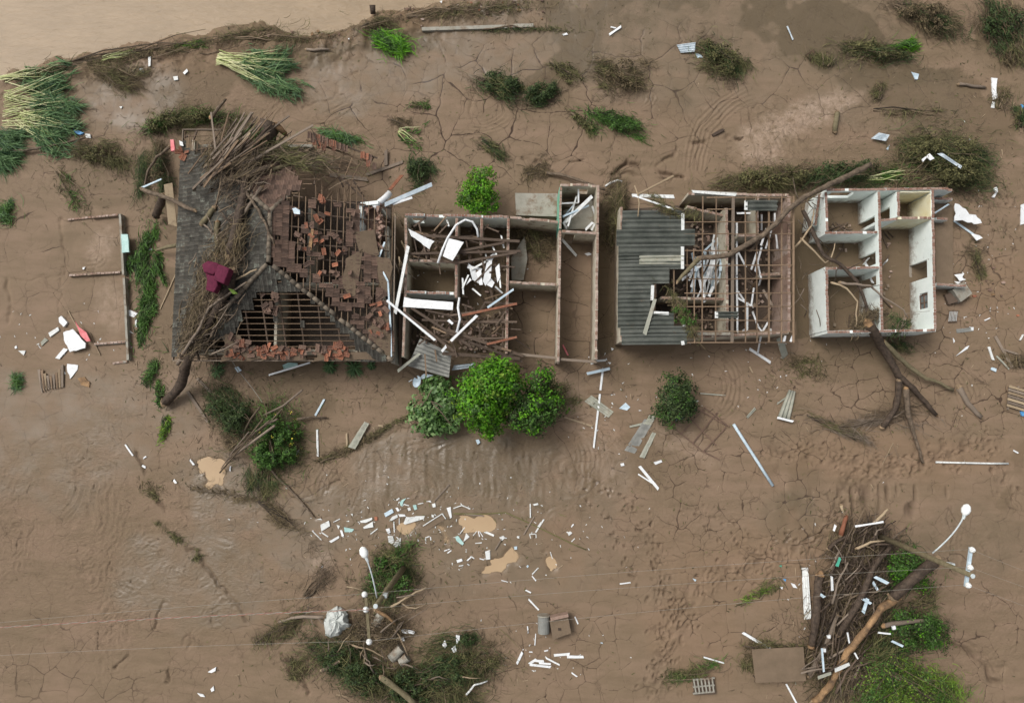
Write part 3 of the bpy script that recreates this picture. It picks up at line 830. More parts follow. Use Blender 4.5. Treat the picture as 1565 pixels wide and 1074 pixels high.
# ---------------------------------------------------------------- generators for growth and debris
def strands(o, n, ru, rv, ang, spread, length, width, lift, arch=0.3, fan=0.0, zbase=0.0, curl=0.3):
    """many thin blades over an elliptic patch (px radii), combed in direction ang (deg, picture plane, 0 = right, 90 = up)"""
    ca, sa = math.cos(R(ang)), math.sin(R(ang))
    m = int(5 + n // 110)                                   # tufts: narrow at the root end, ragged at the tips
    ct = rng.uniform(-1, 1, m); cw = (.45 + .4 * (ct + 1) / 2) * rng.normal(0, .62, m)
    cdir = rng.normal(0, R(spread) * .8, m); chh = rng.uniform(.35, 1.2, m)
    k = rng.integers(0, m, n)
    out = rng.random(n) < .20
    lx = (ct[k] + rng.normal(0, .22, n) + out * rng.normal(0, .5, n)) * ru * PX
    ly = (cw[k] + rng.normal(0, .17, n) + out * rng.normal(0, .5, n)) * rv * PX
    bx, by = lx * ca - ly * sa, lx * sa + ly * ca
    th = R(ang) + cdir[k] + rng.normal(0, R(spread) * .7, n) + fan * np.arctan2(ly, ru * PX * 1.3 + np.abs(lx))
    L = length * PX * rng.uniform(.35, 1.35, n) * np.where(rng.random(n) < .06, 1.7, 1)
    r2 = np.clip((lx / (ru * PX)) ** 2 + (ly / (rv * PX)) ** 2, 0, 1)
    h = lift * chh[k] * np.sqrt(1 - r2 * .9) * rng.random(n) ** .7
    K = 4
    t = np.linspace(0, 1, K)[None, :]
    cv = rng.normal(0, curl, n)[:, None]
    tx = th[:, None] + cv * t
    X = o[0] + bx[:, None] + (t - .5) * L[:, None] * np.cos(tx)
    Y = o[1] + by[:, None] + (t - .5) * L[:, None] * np.sin(tx)
    slope = rng.normal(0, .28, n)[:, None]
    Z = o[2] + zbase + .02 + np.maximum(0, h[:, None] + slope * (t - .4) * L[:, None] + arch * L[:, None] * t * (1 - t))
    wv = (width * rng.uniform(.5, 1.4, n))[:, None] * np.array([.7, 1, .8, .12])[None, :]
    roll = rng.uniform(-1.0, 1.0, n)[:, None]
    nx, ny = -np.sin(tx) * np.cos(roll), np.cos(tx) * np.cos(roll)
    nz = np.sin(roll) + 0 * tx
    A = np.stack([X - nx * wv / 2, Y - ny * wv / 2, Z - nz * wv / 2], -1)
    B = np.stack([X + nx * wv / 2, Y + ny * wv / 2, Z + nz * wv / 2], -1)
    Vv = np.stack([A, B], 2).reshape(n, K * 2, 3)
    base = (np.arange(n) * K * 2)[:, None]
    q = np.array([[2 * k, 2 * k + 1, 2 * k + 3, 2 * k + 2] for k in range(K - 1)])
    return Vv.reshape(-1, 3), (base[:, :, None] + q[None]).reshape(-1, 4)

def leaves(cent, nrm, size, fold=.25, aspect=.55):
    """one folded leaf per centre, lying roughly across nrm"""
    n = len(cent)
    size = np.broadcast_to(size, (n,))[:, None]
    d = rng.normal(0, 1, (n, 3))
    nrm = nrm + rng.normal(0, .45, (n, 3))
    nrm /= np.linalg.norm(nrm, axis=1, keepdims=True) + 1e-9
    d -= (d * nrm).sum(1, keepdims=True) * nrm
    d /= np.linalg.norm(d, axis=1, keepdims=True) + 1e-9
    s = np.cross(nrm, d)
    a = cent - d * size * .5
    b = cent + d * size * .5
    c = cent + s * size * aspect * .5 + nrm * size * fold - d * size * .08
    e = cent - s * size * aspect * .5 + nrm * size * fold - d * size * .08
    Vv = np.stack([a, e, b, c], 1).reshape(-1, 3)
    return Vv, np.arange(n * 4).reshape(-1, 4)

def crown(lobes, ncl, nleaf, size, clr=.22, top=.35):
    """lobes: (x, y, z, rx, ry, rz); leaf clumps over the lobes' shells, some inside"""
    w_ = np.array([l[3] * l[4] for l in lobes]); w_ = w_ / w_.sum()
    k = rng.choice(len(lobes), ncl, p=w_)
    Lb = np.array(lobes)[k]
    d = rng.normal(0, 1, (ncl, 3))
    d[:, 2] = np.abs(d[:, 2]) * 1.1 - top
    d /= np.linalg.norm(d, axis=1, keepdims=True)
    rr = rng.uniform(.35, 1.16, ncl)[:, None]
    c = Lb[:, :3] + d * Lb[:, 3:] * rr
    cl = np.repeat(c, nleaf, 0)
    dd = rng.normal(0, 1, (ncl * nleaf, 3))
    off = dd / np.linalg.norm(dd, axis=1, keepdims=True) * (rng.random((ncl * nleaf, 1)) ** .5) * clr
    off[:, 2] *= .6
    nr = np.repeat(d, nleaf, 0) + np.array([0, 0, .7]) + off * 2
    return leaves(cl + off, nr, size * rng.uniform(.6, 1.3, ncl * nleaf))

def merge(*VQ):
    Vs, Qs, o = [], [], 0
    for v, q in VQ:
        Vs.append(v); Qs.append(q + o); o += len(v)
    return np.concatenate(Vs), np.concatenate(Qs)

def wig(p0, p1, n=5, amp=.06, sag=0.0):
    p0, p1 = V3(p0), V3(p1)
    L = (p1 - p0).length
    out = []
    for i in range(n):
        t = i / (n - 1)
        p = p0.lerp(p1, t)
        if 0 < i < n - 1:
            p = p + Vector((random.gauss(0, amp), random.gauss(0, amp), random.gauss(0, amp * .6))) * L * .5
        p.z += sag * 4 * t * (1 - t)
        out.append(p)
    return out

def brush(name, label, cat, u, v, ru, rv, ang, mats, n, length=22, width=.035, lift=.5, spread=28, fan=.8, group=None, stems=3, zb=0.0, curl=.35, leafy=0, leafsize=.12, leafmat=None):
    """an uprooted, flattened bush: stems, then one child mesh of foliage for each colour"""
    o = G(u, v) if zb == 0 else P(u, v, zb)
    t = root(name, o)
    tag(t, label, cat, group)
    for i, m in enumerate(mats):
        k = int(n * (1.0 if i == 0 else .7) / len(mats) * 1.2)
        Vv, Q_ = strands(o, k, ru * (1 if i == 0 else .85), rv * (1 if i == 0 else .85), ang, spread + 8, length, width * .78, lift * .75, fan=fan, curl=curl + .25)
        quads('foliage', Vv, Q_, m, t)
    if zb == 0 and stems:
        quads('muddied_twigs', *strands(o, int(n * .3), ru * 1.12, rv * 1.2, ang, spread + 22, length * .9, width * .7, lift * .35, fan=fan, curl=.7), 'mudstraw', t, kind='stuff')
    if leafy:
        lob = []
        ca, sa = math.cos(R(ang)), math.sin(R(ang))
        for _ in range(9):
            a, r = random.uniform(0, 6.28), math.sqrt(random.random()) * .75
            lx, ly = math.cos(a) * r * ru * PX, math.sin(a) * r * rv * PX
            lob.append((o.x + lx * ca - ly * sa, o.y + lx * sa + ly * ca, o.z + lift * .45, ru * PX * .33, rv * PX * .33, lift * .6))
        Vv, Q_ = crown(lob, leafy, 12, leafsize, .18)
        quads('leaves', Vv, Q_, leafmat or mats[0], t)
    ca, sa = math.cos(R(ang)), math.sin(R(ang))
    for s_ in range(stems):
        off = random.uniform(-.6, .6) * rv * PX
        a = Vector((o.x - ca * ru * PX * 1.15 - sa * off * .3, o.y - sa * ru * PX * 1.15 + ca * off * .3, o.z + .1))
        b_ = Vector((o.x + ca * ru * PX * random.uniform(.3, .9) - sa * off, o.y + sa * ru * PX * random.uniform(.3, .9) + ca * off, o.z + lift * random.uniform(.4, 1)))
        pts = wig(a, b_, 5, .07)
        MB().tube(pts, list(np.linspace(.05, .012, 5)), 5).build('stem', 'twig', t, smooth=True)
    return t

def tree(name, label, u, v, h, lobes_px, m, ncl, nleaf=14, leaf=.17, clr=.25, cat='tree', extra=None, trunk_r=.10):
    """upright tree or shrub: u, v is the crown middle in the photo, lobes_px are (du, dv, z, rpx, rz)"""
    top = P(u, v, h * .7)
    base = Vector((top.x, top.y, gz(top.x, top.y)))
    t = root(name, base)
    tag(t, label, cat)
    lob = []
    for (du, dv, z, rp, rz) in lobes_px:
        c = P(u + du, v + dv, z)
        jr = random.uniform(.84, 1.26)
        lob.append((c.x + random.gauss(0, .12), c.y + random.gauss(0, .12), z * random.uniform(.85, 1.12), rp * PX * jr, rp * PX * jr * random.uniform(.8, 1.15), rz))
    zt = np.mean([l[2] for l in lob])
    b = MB()
    b.tube(wig(base - Vector((0, 0, .2)), (base.x, base.y, zt), 5, .03), [trunk_r, trunk_r * .9, trunk_r * .8, trunk_r * .7, trunk_r * .5], 7)
    tr = b.build('trunk', 'bark2', t, smooth=True)
    for l in lob:
        MB().tube(wig((base.x, base.y, zt * .55), l[:3], 5, .06), [trunk_r * .5, trunk_r * .42, trunk_r * .3, trunk_r * .2, trunk_r * .1], 5).build('limb', 'bark2', t, smooth=True)
    Vv, Q_ = crown(lob, ncl, nleaf, leaf, clr)
    quads('crown', Vv, Q_, m, t)
    if extra:
        for (m2, frac, lf) in extra:
            Vv, Q_ = crown(lob, int(ncl * frac), nleaf, lf, clr)
            quads('crown', Vv, Q_, m2, t)
    return t

def canes(name, label, u, v, ang, n, length, fan_deg, w_px, stalk_r=.03, leafmat='bluegreen', blades=60, blade_len=16, stalkmat='cane', up=.3, spread_mid=.6):
    """fallen clump of cane or banana-like stalks fanning out, leaf blades towards the tips"""
    o = G(u, v)
    t = root(name, o)
    tag(t, label, 'plant')
    b = MB()
    LV = []
    for i in range(n):
        th = R(ang) + R(fan_deg) * (random.random() - .5) * 2
        L = length * PX * random.uniform(.55, 1.05)
        off = random.gauss(0, w_px * PX * .4)
        st = Vector((o.x - math.sin(R(ang)) * off, o.y + math.cos(R(ang)) * off, o.z + .05 + random.random() * up))
        en = st + Vector((math.cos(th) * L, math.sin(th) * L, random.uniform(-.05, .25)))
        en.z = max(en.z, o.z + .04)
        pts = wig(st, en, 4, .055)
        b.tube(pts, [stalk_r * random.uniform(.45, 1.05) * k for k in (1, .95, .75, .4)], 5)
        q = en.lerp(st, random.uniform(-.05, .28))
        LV.append(strands((q.x, q.y, o.z), blades, 13, 7, math.degrees(th) + random.gauss(0, 12), 26, blade_len * random.uniform(.7, 1.4), .05, .35, fan=.8))
    b.build('stalk', stalkmat, t, smooth=True)
    Vv, Q_ = merge(*LV)
    quads('leaf_blades', Vv, Q_, leafmat, t)
    return t

def dress(pts):
    return [V3(p) for p in pts]

def log(label, pts, r, m='bark2', cat='log', name='log', ends='endwood', taper=.6, n=9, branches=0, group=None, jag=.12):
    """pts: (u, v, z) with z above the ground or None; r in px. Trunk, broken end and branch stubs."""
    W_ = []
    for (u, v, z) in pts:
        W_.append(P(u, v, z))
    # resample and roughen
    fine = []
    for a, b_ in zip(W_[:-1], W_[1:]):
        k = max(2, int((b_ - a).length / .35))
        for i in range(k):
            fine.append(a.lerp(b_, i / k) + Vector((random.gauss(0, .02), random.gauss(0, .02), 0)))
    fine.append(W_[-1])
    N = len(fine)
    rad = [r * PX * (1 - (1 - taper) * i / (N - 1)) * random.uniform(.92, 1.08) for i in range(N)]
    base = Vector(fine[0])
    t = root(name, (fine[N // 2].x, fine[N // 2].y, min(p.z for p in fine) - r * PX))
    tag(t, label, cat, group)
    MB().tube(fine, rad, n, rough=jag).build('trunk', m, t, smooth=True)
    if ends:
        for p, q, rr in ((fine[0], fine[1], rad[0]), (fine[-1], fine[-2], rad[-1])):
            d = (p - q).normalized()
            MB().tube([p - d * .02, p + d * rr * .35, p + d * rr * random.uniform(.5, 1.3) + Vector((random.gauss(0, rr * .3), random.gauss(0, rr * .3), 0))],
                      [rr * .95, rr * .85, rr * .4], 8, rough=.35).build('broken_end', ends, t)
    for _ in range(branches):
        i = random.randrange(N // 4, N)
        i = min(i, N - 2)
        d = (fine[i + 1] - fine[i]).normalized()
        sd_ = Vector((-d.y, d.x, random.uniform(-.1, .6))) * random.choice((-1, 1)) + d * random.uniform(.2, 1)
        sd_.normalize()
        L = random.uniform(.5, 1.4)
        pp = wig(fine[i], fine[i] + sd_ * L, 4, .08)
        MB().tube(pp, [rad[i] * .35, rad[i] * .28, rad[i] * .2, .01], 5).build('side_branch', m, t, smooth=True)
    return t

def glog(label, pts, r, lift=0.0, **k):
    q = []
    for p in pts:
        u, v = p[0], p[1]
        z = p[2] if len(p) > 2 else lift
        g = G(u, v)
        q.append((u, v, g.z + r * PX * .6 + z))
    return log(label, q, r, **k)

def board(label, a, b_, w_px, m='white', th=.03, z=None, name='board', cat='board', group=None, tip=.05, ordt=None, up=None):
    """plank or strip from photo point a to b; z = height above ground (None = lying on the mud)"""
    za = zb_ = 0
    if z is None:
        p, q = G(*a), G(*b_)
        h = th / 2 - .004
        p.z += h + random.uniform(0, tip); q.z += h + random.uniform(0, tip)
    else:
        if not hasattr(z, '__len__'):
            z = (z, z)
        p, q = P(a[0], a[1], z[0]), P(b_[0], b_[1], z[1])
    bm = MB()
    w_ = max(w_px * PX, .03)
    n = 3
    mid = p.lerp(q, .5) + Vector((0, 0, random.uniform(-.005, .015)))
    # slightly bowed plank, ends cut askew
    d = (q - p).normalized()
    s_ = d.cross(Vector(up or (random.uniform(-.15, .15), random.uniform(-.15, .15), 1))).normalized()
    nn = s_.cross(d)
    vs = []
    for k, c in enumerate((p, mid, q)):
        sk = d * random.uniform(-.3, .3) * w_ if k != 1 else Vector((0, 0, 0))
        ww = w_ * random.uniform(.85, 1.1)
        vs += [c - s_ * ww / 2 - nn * th / 2 - sk, c + s_ * ww / 2 - nn * th / 2 + sk, c + s_ * ww / 2 + nn * th / 2 + sk, c - s_ * ww / 2 + nn * th / 2 - sk]
    fs = [(0, 1, 2, 3), (11, 10, 9, 8)]
    for k in (0, 4):
        for i in range(4):
            j = (i + 1) % 4
            fs.append((k + i, k + i + 4, k + j + 4, k + j))
    bm.add(vs, fs)
    o = bm.build(name, m)
    if ordt:
        ordtag(o, ordt, cat, group)
    else:
        tag(o, label, cat, group)
    return o

def scrap(label, poly, m='white', th=.03, z=None, tilt=.06, name='scrap', cat='debris', group=None, ordt=None, rough=.0):
    """torn plate from photo outline; lies tilted on the mud, or at height z"""
    c = np.array(poly, float).mean(0)
    g = G(*c) if z is None else P(c[0], c[1], z)
    sx, sy = random.uniform(-tilt, tilt), random.uniform(-tilt, tilt)
    pts = []
    low = 0
    for (u, v) in poly:
        p = P(u, v, g.z)
        p.z = g.z + th + (p.x - g.x) * sx + (p.y - g.y) * sy
        low = min(low, p.z - th - g.z)
        pts.append(p)
    for p in pts:
        p.z -= low * .75
    # densify the rim so that torn edges look ragged
    out = []
    for i, p in enumerate(pts):
        q = pts[(i + 1) % len(pts)]
        out.append(p)
        L = (q - p).length
        if L > .25:
            for k in range(1, int(L / .18)):
                t_ = k / int(L / .18)
                out.append(p.lerp(q, t_) + Vector((random.gauss(0, rough), random.gauss(0, rough), 0)))
    o = MB().prism(out, th).build(name, m)
    if ordt:
        ordtag(o, ordt, cat, group)
    else:
        tag(o, label, cat, group)
    return o

def sheet(label, c, waves, m='fibrepale', amp=.03, z=None, zs=None, cat='roof sheet', name='corrugated_sheet', group=None, warp=.02):
    """corrugated sheet by its four photo corners (ribs run c0->c1)"""
    if zs is None:
        zs = [(.07 if z is None else z)] * 4
    pts = []
    for (u, v), zz in zip(c, zs):
        pts.append(G(u, v, zz) if z is None else P(u, v, zz))
    o = MB().corr(*pts, waves, amp, warp=warp).build(name, m, smooth=True)
    return tag(o, label, cat, group)

def bent(label, pts, w_px, m='white', name='pipe', cat='pipe', z=.04, round_=True, group=None, n=7, ordt=None):
    W_ = []
    for p in pts:
        if len(p) > 2:
            W_.append(P(*p))
        else:
            W_.append(G(p[0], p[1], z))
    o = MB().tube(W_, w_px * PX / 2, n).build(name, m, smooth=True)
    if ordt:
        ordtag(o, ordt, cat, group)
    else:
        tag(o, label, cat, group)
    return o
# ---------------------------------------------------------------- walls
def wall(parent, a, b_, zt, m, th=.15, z0=-.35, op=(), bricks=None, name='wall', lab=None, jag=.06):
    """straight wall, a/b = photo points of its top centre line at height zt; op = openings (t0, t1, z0, z1)"""
    p, q = P(a[0], a[1], zt), P(b_[0], b_[1], zt)
    d = q - p; d.z = 0
    L = d.length
    d.normalize()
    s_ = Vector((-d.y, d.x, 0))
    up = Vector((0, 0, 1))
    bm = MB()
    hs_ = {}
    def top(t):
        k = int(t / .55)
        if k not in hs_:
            hs_[k] = random.uniform(-jag * .35, 0) - (random.uniform(.4, 1.4) * jag if random.random() < .22 else 0)
        return zt + hs_[k]
    def piece(t0, t1, za, zb_):
        if t1 - t0 < .01 or zb_ - za < .01:
            return
        full = abs(zb_ - zt) < 1e-6 and jag > 0
        cuts = [t0] + ([k * .55 for k in range(int(t0 / .55) + 1, int(t1 / .55) + 1) if t0 + .02 < k * .55 < t1 - .02] if full else []) + [t1]
        for ta, tb in zip(cuts[:-1], cuts[1:]):
            zz = top((ta + tb) / 2) if full else zb_
            c = p + d * ((ta + tb) / 2)
            c = Vector((c.x, c.y, (za + zz) / 2))
            bm.box(c, d * ((tb - ta) / 2), s_ * (th / 2), up * ((zz - za) / 2))
    x = 0
    for (t0, t1, za, zb_) in sorted(op):
        t0, t1 = t0 * L, t1 * L
        piece(x, t0, z0, zt)
        piece(t0, t1, z0, za)
        piece(t0, t1, zb_, zt)
        x = t1
    piece(x, L, z0, zt)
    o = bm.build(name, m, parent)
    if lab:
        o['label'] = lab
    if bricks:
        bm = MB()
        x = .0
        while x < L - .05:
            ln = min(random.uniform(.17, .24), L - x)
            if random.random() < .975:
                c = p + d * (x + ln / 2) + Vector((0, 0, random.uniform(.005, .03) + (top(x + ln / 2) - zt if jag > 0 else 0)))
                c += s_ * random.gauss(0, .006)
                bm.box(c, d * (ln / 2 - .012), s_ * (th / 2 - .012), up * .028)
            x += ln
        bm.build('brick_course', bricks, o, kind='stuff')
    return o

# ---------------------------------------------------------------- house with the tiled hip roof (left)
ZE, ZR = 2.6, 5.2
hx0, hx1 = P(272, 370, ZE).x, P(601, 520, ZE).x
hy0, hy1 = P(440, 551, ZE).y, P(300, 198, ZE).y
hxm = (hx0 + hx1) / 2
ryS, ryN = P(410, 401, ZR).y, P(408, 322, ZR).y
house1 = root('tile_roofed_house', ((hx0 + hx1) / 2, (hy0 + hy1) / 2, 0))
tag(house1, 'wrecked house with a broken hip roof of clay tiles, piled with tree trunks', 'house')
RS, RN = Vector((hxm, ryS, ZR)), Vector((hxm, ryN, ZR))
SWc, SEc, NEc, NWc = Vector((hx0, hy0, ZE)), Vector((hx1, hy0, ZE)), Vector((hx1, hy1, ZE)), Vector((hx0, hy1, ZE))
# walls and floor slab, set in from the eaves
i_ = .55
def hw(x0, y0, x1, y1, m='oldplaster', zt=2.45, nm='wall'):
    bm = MB()
    d = Vector((x1 - x0, y1 - y0, 0)); L = d.length; d.normalize()
    bm.box(((x0 + x1) / 2, (y0 + y1) / 2, (zt - .35) / 2), d * (L / 2), Vector((-d.y, d.x, 0)) * .075, (0, 0, (zt + .35) / 2))
    return bm.build(nm, m, house1)
hw(hx0 + i_, hy0 + i_, hx1 - i_, hy0 + i_); hw(hx0 + i_, hy0 + i_ + .08, hx0 + i_, hy1 - i_); hw(hx0 + i_ + .08, hy1 - i_, hxm + 1, hy1 - i_, 'concrete', 1.6)
hw(hx1 - i_, hy0 + i_ + .08, hx1 - i_, hy0 + 6.6)
hw(hx0 + i_ + .08, ryS - .6, hx1 - i_ - .08, ryS - .6); hw(hxm - .5, hy0 + i_ + .08, hxm - .5, ryS - .7); hw(hxm + 1.2, ryS - .5, hxm + 1.2, ryN + 1)
MB().box(((hx0 + hx1) / 2, (hy0 + hy1) / 2 - 1.2, .08), ((hx1 - hx0) / 2 - .7, 0, 0), (0, (hy1 - hy0) / 2 - 2.2, 0), (0, 0, .06)).build('wet_floor', 'dampmud', house1)  # floor painted dark for the shade under the roof
# roof faces: origin, along-eave axis, up-slope axis, polygon in (s, t)
def face(o, e_end, poly3):
    e = (e_end - o); e.normalize()
    mid = sum(poly3, Vector()) / len(poly3)
    g = (mid - o) - e * (mid - o).dot(e)
    g.normalize()
    n = e.cross(g)
    if n.z < 0:
        n = -n
    poly = [((p - o).dot(e), (p - o).dot(g)) for p in poly3]
    return o, e, g, n, poly
fW = face(NWc, SWc, [NWc, SWc, RS, RN])
fE = face(SEc, NEc, [SEc, NEc, RN, RS])
fS = face(SWc, SEc, [SWc, SEc, RS])
fN = face(NEc, NWc, [NEc, NWc, RN])
TW, TL = .235, .335

def tile_mesh():
    prof = [(-.118, .0), (-.10, .030), (-.075, .034), (-.05, .010), (-.02, .008), (.0, .026), (.02, .008), (.05, .010), (.085, .034), (.118, .028)]
    bm = MB()
    vs = [(x, y, z + (.022 if y < 0 else 0)) for y in (-.20, .20) for (x, z) in prof]
    n = len(prof)
    vs += [(x, -.20, z + .022 - .028) for (x, z) in prof]
    fs = [(i, i + 1, n + i + 1, n + i) for i in range(n - 1)] + [(2 * n + i, 2 * n + i + 1, i + 1, i) for i in range(n - 1)]
    bm.add(vs, fs)
    return bm
TILE = tile_mesh()
TV = np.array(TILE.v)
TFACES = TILE.f
tile_me = {}
for k in ('tilegrey', 'tilebrown', 'tilered'):
    me = bpy.data.meshes.new('tile')
    me.from_pydata(TILE.v, [], TILE.f)
    me.materials.append(M[k])
    tile_me[k] = me
NT = {'n': 0}
def lone_tile(parent, pos, e, g, n, m, sc_=1.0, name='tile'):
    from mathutils import Matrix
    o = bpy.data.objects.new(name, tile_me[m])
    COL.objects.link(o)
    o.parent = parent
    mt = Matrix((e, g, n)).transposed().to_4x4()
    mt.translation = pos - Vector(ORG[house1.name])
    if sc_ != 1:
        mt = mt @ Matrix.Scale(sc_, 4)
    o.matrix_local = mt
    NT['n'] += 1
    return o

def lay(fc, keep, m, parent, frac_lone, jit=.01, slip=.0):
    """tiles in their rows wherever keep(u, v) says they are still there"""
    o, e, g, n, poly = fc
    smax = max(p[0] for p in poly); tmax = max(p[1] for p in poly)
    vs, fs = [], []
    lone = []
    bm = MB()
    for j in range(int(tmax / TL) + 1):
        for i in range(int(smax / TW) + 1):
            s_, t_ = (i + .5) * TW, (j + .5) * TL
            if not poly_in(s_, t_, poly):
                continue
            pos = o + e * s_ + g * t_ + n * .03
            u, v = to_px(*pos)
            k = keep(u, v)
            if k <= 0 or random.random() > k:
                continue
            a = random.gauss(0, jit) + (random.gauss(0, slip) if slip else 0)
            ee = e * math.cos(a) + g * math.sin(a)
            gg = g * math.cos(a) - e * math.sin(a)
            pos = pos + n * random.uniform(0, .012) - g * abs(random.gauss(0, slip * .25)) + e * random.gauss(0, slip * .1)
            if random.random() < frac_lone:
                lone_tile(parent, pos, ee, gg, n, m)
            else:
                X = np.array(pos) + TV[:, :1] * np.array(ee) + TV[:, 1:2] * np.array(gg) + TV[:, 2:] * np.array(n)
                bm.add(X.tolist(), TFACES)
    if bm.v:
        bm.build('tile_field', m, parent, kind='stuff')

def inside(poly):
    return lambda u, v: bool(poly_in(u, v, poly))

roof = MB()
# underlay rafters give the roof part its own mesh: the ring of eave boards
def eave(p, q, parent):
    MB().beam(p - Vector((0, 0, .06)), q - Vector((0, 0, .06)), .05, .16).build('eave_board', 'greywood', parent)
roof = root('roof', ORG[house1.name]); roof.parent = house1; roof.location = (0, 0, 0)
eave(NWc, SWc, roof); eave(SWc, SEc, roof); eave(SEc, Vector((hx1, P(590, 330, ZE).y, ZE)), roof); eave(NWc, Vector((P(350, 198, ZE).x, hy1, ZE)), roof)

def clip_line(poly, axis, c):
    """span of the line coordinate[axis]=c inside a convex polygon in (s, t)"""
    hits = []
    for k in range(len(poly)):
        a, b_ = poly[k], poly[(k + 1) % len(poly)]
        if (a[axis] - c) * (b_[axis] - c) < 0:
            f = (c - a[axis]) / (b_[axis] - a[axis])
            hits.append(a[1 - axis] + f * (b_[1 - axis] - a[1 - axis]))
    return (min(hits), max(hits)) if len(hits) >= 2 else None

def lattice(fc, ok, bstep=.335, rstep=.95, limit=None, bw=.042):
    o, e, g, n, poly = fc
    tmax = max(p[1] for p in poly); smax = max(p[0] for p in poly)
    for axis, step, w_, h_, nm, dn in ((1, bstep, bw, .03, 'batten', -.02), (0, rstep, .07, .10, 'rafter', -.09)):
        c = step * .45
        while c < (tmax if axis == 1 else smax):
            sp = clip_line(poly, axis, c)
            if sp:
                a, b_ = sp
                pts = np.linspace(a, b_, 24)
                run = None
                for x in list(pts) + [None]:
                    good = False
                    if x is not None:
                        pos = o + e * (x if axis == 1 else c) + g * (c if axis == 1 else x)
                        good = ok(*to_px(*pos))
                    if good:
                        run = (run[0], x) if run else (x, x)
                    elif run:
                        if run[1] - run[0] > .4:
                            q = [o + e * (x2 if axis == 1 else c) + g * (c if axis == 1 else x2) + n * dn for x2 in run]
                            q[1] += e * random.gauss(0, .03) + n * random.gauss(0, .02)
                            MB().beam(q[0], q[1], w_, h_, n).build(nm, 'batten' if nm == 'batten' else 'darkwood', roof)
                        run = None
            c += step
# west face: whole, weathered dark, torn open only at the upper left corner
lay(fW, lambda u, v: (0 if poly_in(u, v, [(268, 190), (348, 190), (345, 234), (300, 236), (285, 225)]) else .995), 'tilegrey', roof, .02, .008)
lattice(fW, inside([(266, 194), (350, 194), (350, 240), (266, 240)]))
# north face: brown, buried under trunks
lay(fN, lambda u, v: (.97 if poly_in(u, v, [(345, 240), (400, 232), (452, 262), (462, 285), (409, 322), (330, 236)]) else 0), 'tilebrown', roof, .0, .02)
lattice(fN, inside([(280, 194), (440, 230), (520, 262), (462, 300), (409, 322), (300, 236)]), rstep=1.2)
# east face: whole by the ridge, stripped in the middle, slipped and muddied towards the lower right
E_keep_ridge = [(405, 310), (432, 300), (447, 296), (443, 330), (446, 400), (470, 420), (500, 440), (420, 405), (405, 400)]
E_low = [(528, 318), (545, 320), (546, 372), (522, 386), (530, 400), (545, 382), (590, 395), (600, 545), (560, 515), (500, 452), (505, 430), (530, 420)]
E_hole = [(562, 424), (578, 424), (578, 482), (562, 482)]
E_hole2 = [(532, 470), (566, 476), (566, 484), (534, 488)]
def keepE(u, v):
    if v < 296: return 0
    if poly_in(u, v, E_hole) or poly_in(u, v, E_hole2): return 0
    if poly_in(u, v, E_keep_ridge): return .97
    if poly_in(u, v, E_low): return .8
    if poly_in(u, v, [(446, 300), (545, 312), (545, 400), (520, 440), (500, 452), (446, 400)]): return .09
    return 0
lay(fE, keepE, 'tilebrown', roof, .16, .02, .05)
lattice(fE, lambda u, v: v > 292 + 14 * math.sin(u * .7) and u < 603, rstep=.82)
# south face: tiles hang on along the hips, the middle is bare battens
S_keep = [(410, 402), (462, 442), (446, 446), (430, 440), (398, 441), (390, 456), (388, 470), (372, 474), (366, 492), (352, 512), (318, 520), (318, 490)]
S_keep2 = [(410, 402), (600, 552), (555, 552), (540, 520), (505, 488), (480, 462), (450, 436)]
lay(fS, lambda u, v: (.97 if poly_in(u, v, S_keep) or poly_in(u, v, S_keep2) else (.03 if v < 500 else 0)), 'tilegrey', roof, .10, .02, .03)
lattice(fS, lambda u, v: True, rstep=.98)
# ridge and hip caps
def caps(a, b_, r=.13, m='ridge', skip=.06):
    L = (b_ - a).length
    k = int(L / .36)
    d = (b_ - a).normalized()
    for i in range(k):
        if random.random() < skip: continue
        p = a + d * (i * .36); q = a + d * (i * .36 + .39)
        up = Vector((random.gauss(0, .01), random.gauss(0, .01), .05))
        MB().tube([p + up, q + up], [r * 1.0, r * .82], 8, True).build('ridge_cap', m, roof, smooth=True)
caps(RS, RN); caps(SEc, RS, skip=.02); caps(P(335, 482, 4.0), RS)
n2 = P(462, 283, ZR - 1.1)
caps(RN, n2, skip=.1); caps(P(385, 300, ZR - .4), RN)
# mud slabs caked along the eave and over the slipped tiles
def cake(poly, fc, th=.05, m='mudcake'):
    o, e, g, n, pl = fc
    pts = []
    c = np.array(poly, float).mean(0)
    for i in range(len(poly)):
        a, b_ = np.array(poly[i], float), np.array(poly[(i + 1) % len(poly)], float)
        for k in range(4):
            q = a + (b_ - a) * k / 4 + np.array([random.gauss(0, 1.3), random.gauss(0, 1.3)])
            # drop onto the roof plane along the sight line
            p0, p1 = P(q[0], q[1], 6), P(q[0], q[1], 0)
            t_ = (o - p0).dot(n) / (p1 - p0).dot(n)
            pts.append(p0.lerp(p1, t_) + n * (.03 + th))
    MB().prism(pts, th).build('mud_cake', m, roof)
cake([(528, 395), (556, 380), (548, 430), (540, 455), (522, 440)], fE); cake([(574, 392), (598, 396), (596, 450), (580, 440)], fE)
cake([(560, 505), (596, 470), (600, 545), (585, 540)], fE); cake([(540, 355), (572, 352), (578, 390), (550, 388)], fE)
cake([(344, 530), (390, 526), (400, 548), (340, 550)], fS, .06); cake([(400, 540), (460, 532), (470, 548), (400, 550)], fS, .06)
cake([(490, 535), (560, 536), (575, 549), (480, 550)], fS, .06); cake([(340, 512), (372, 510), (365, 528), (345, 530)], fS, .05)
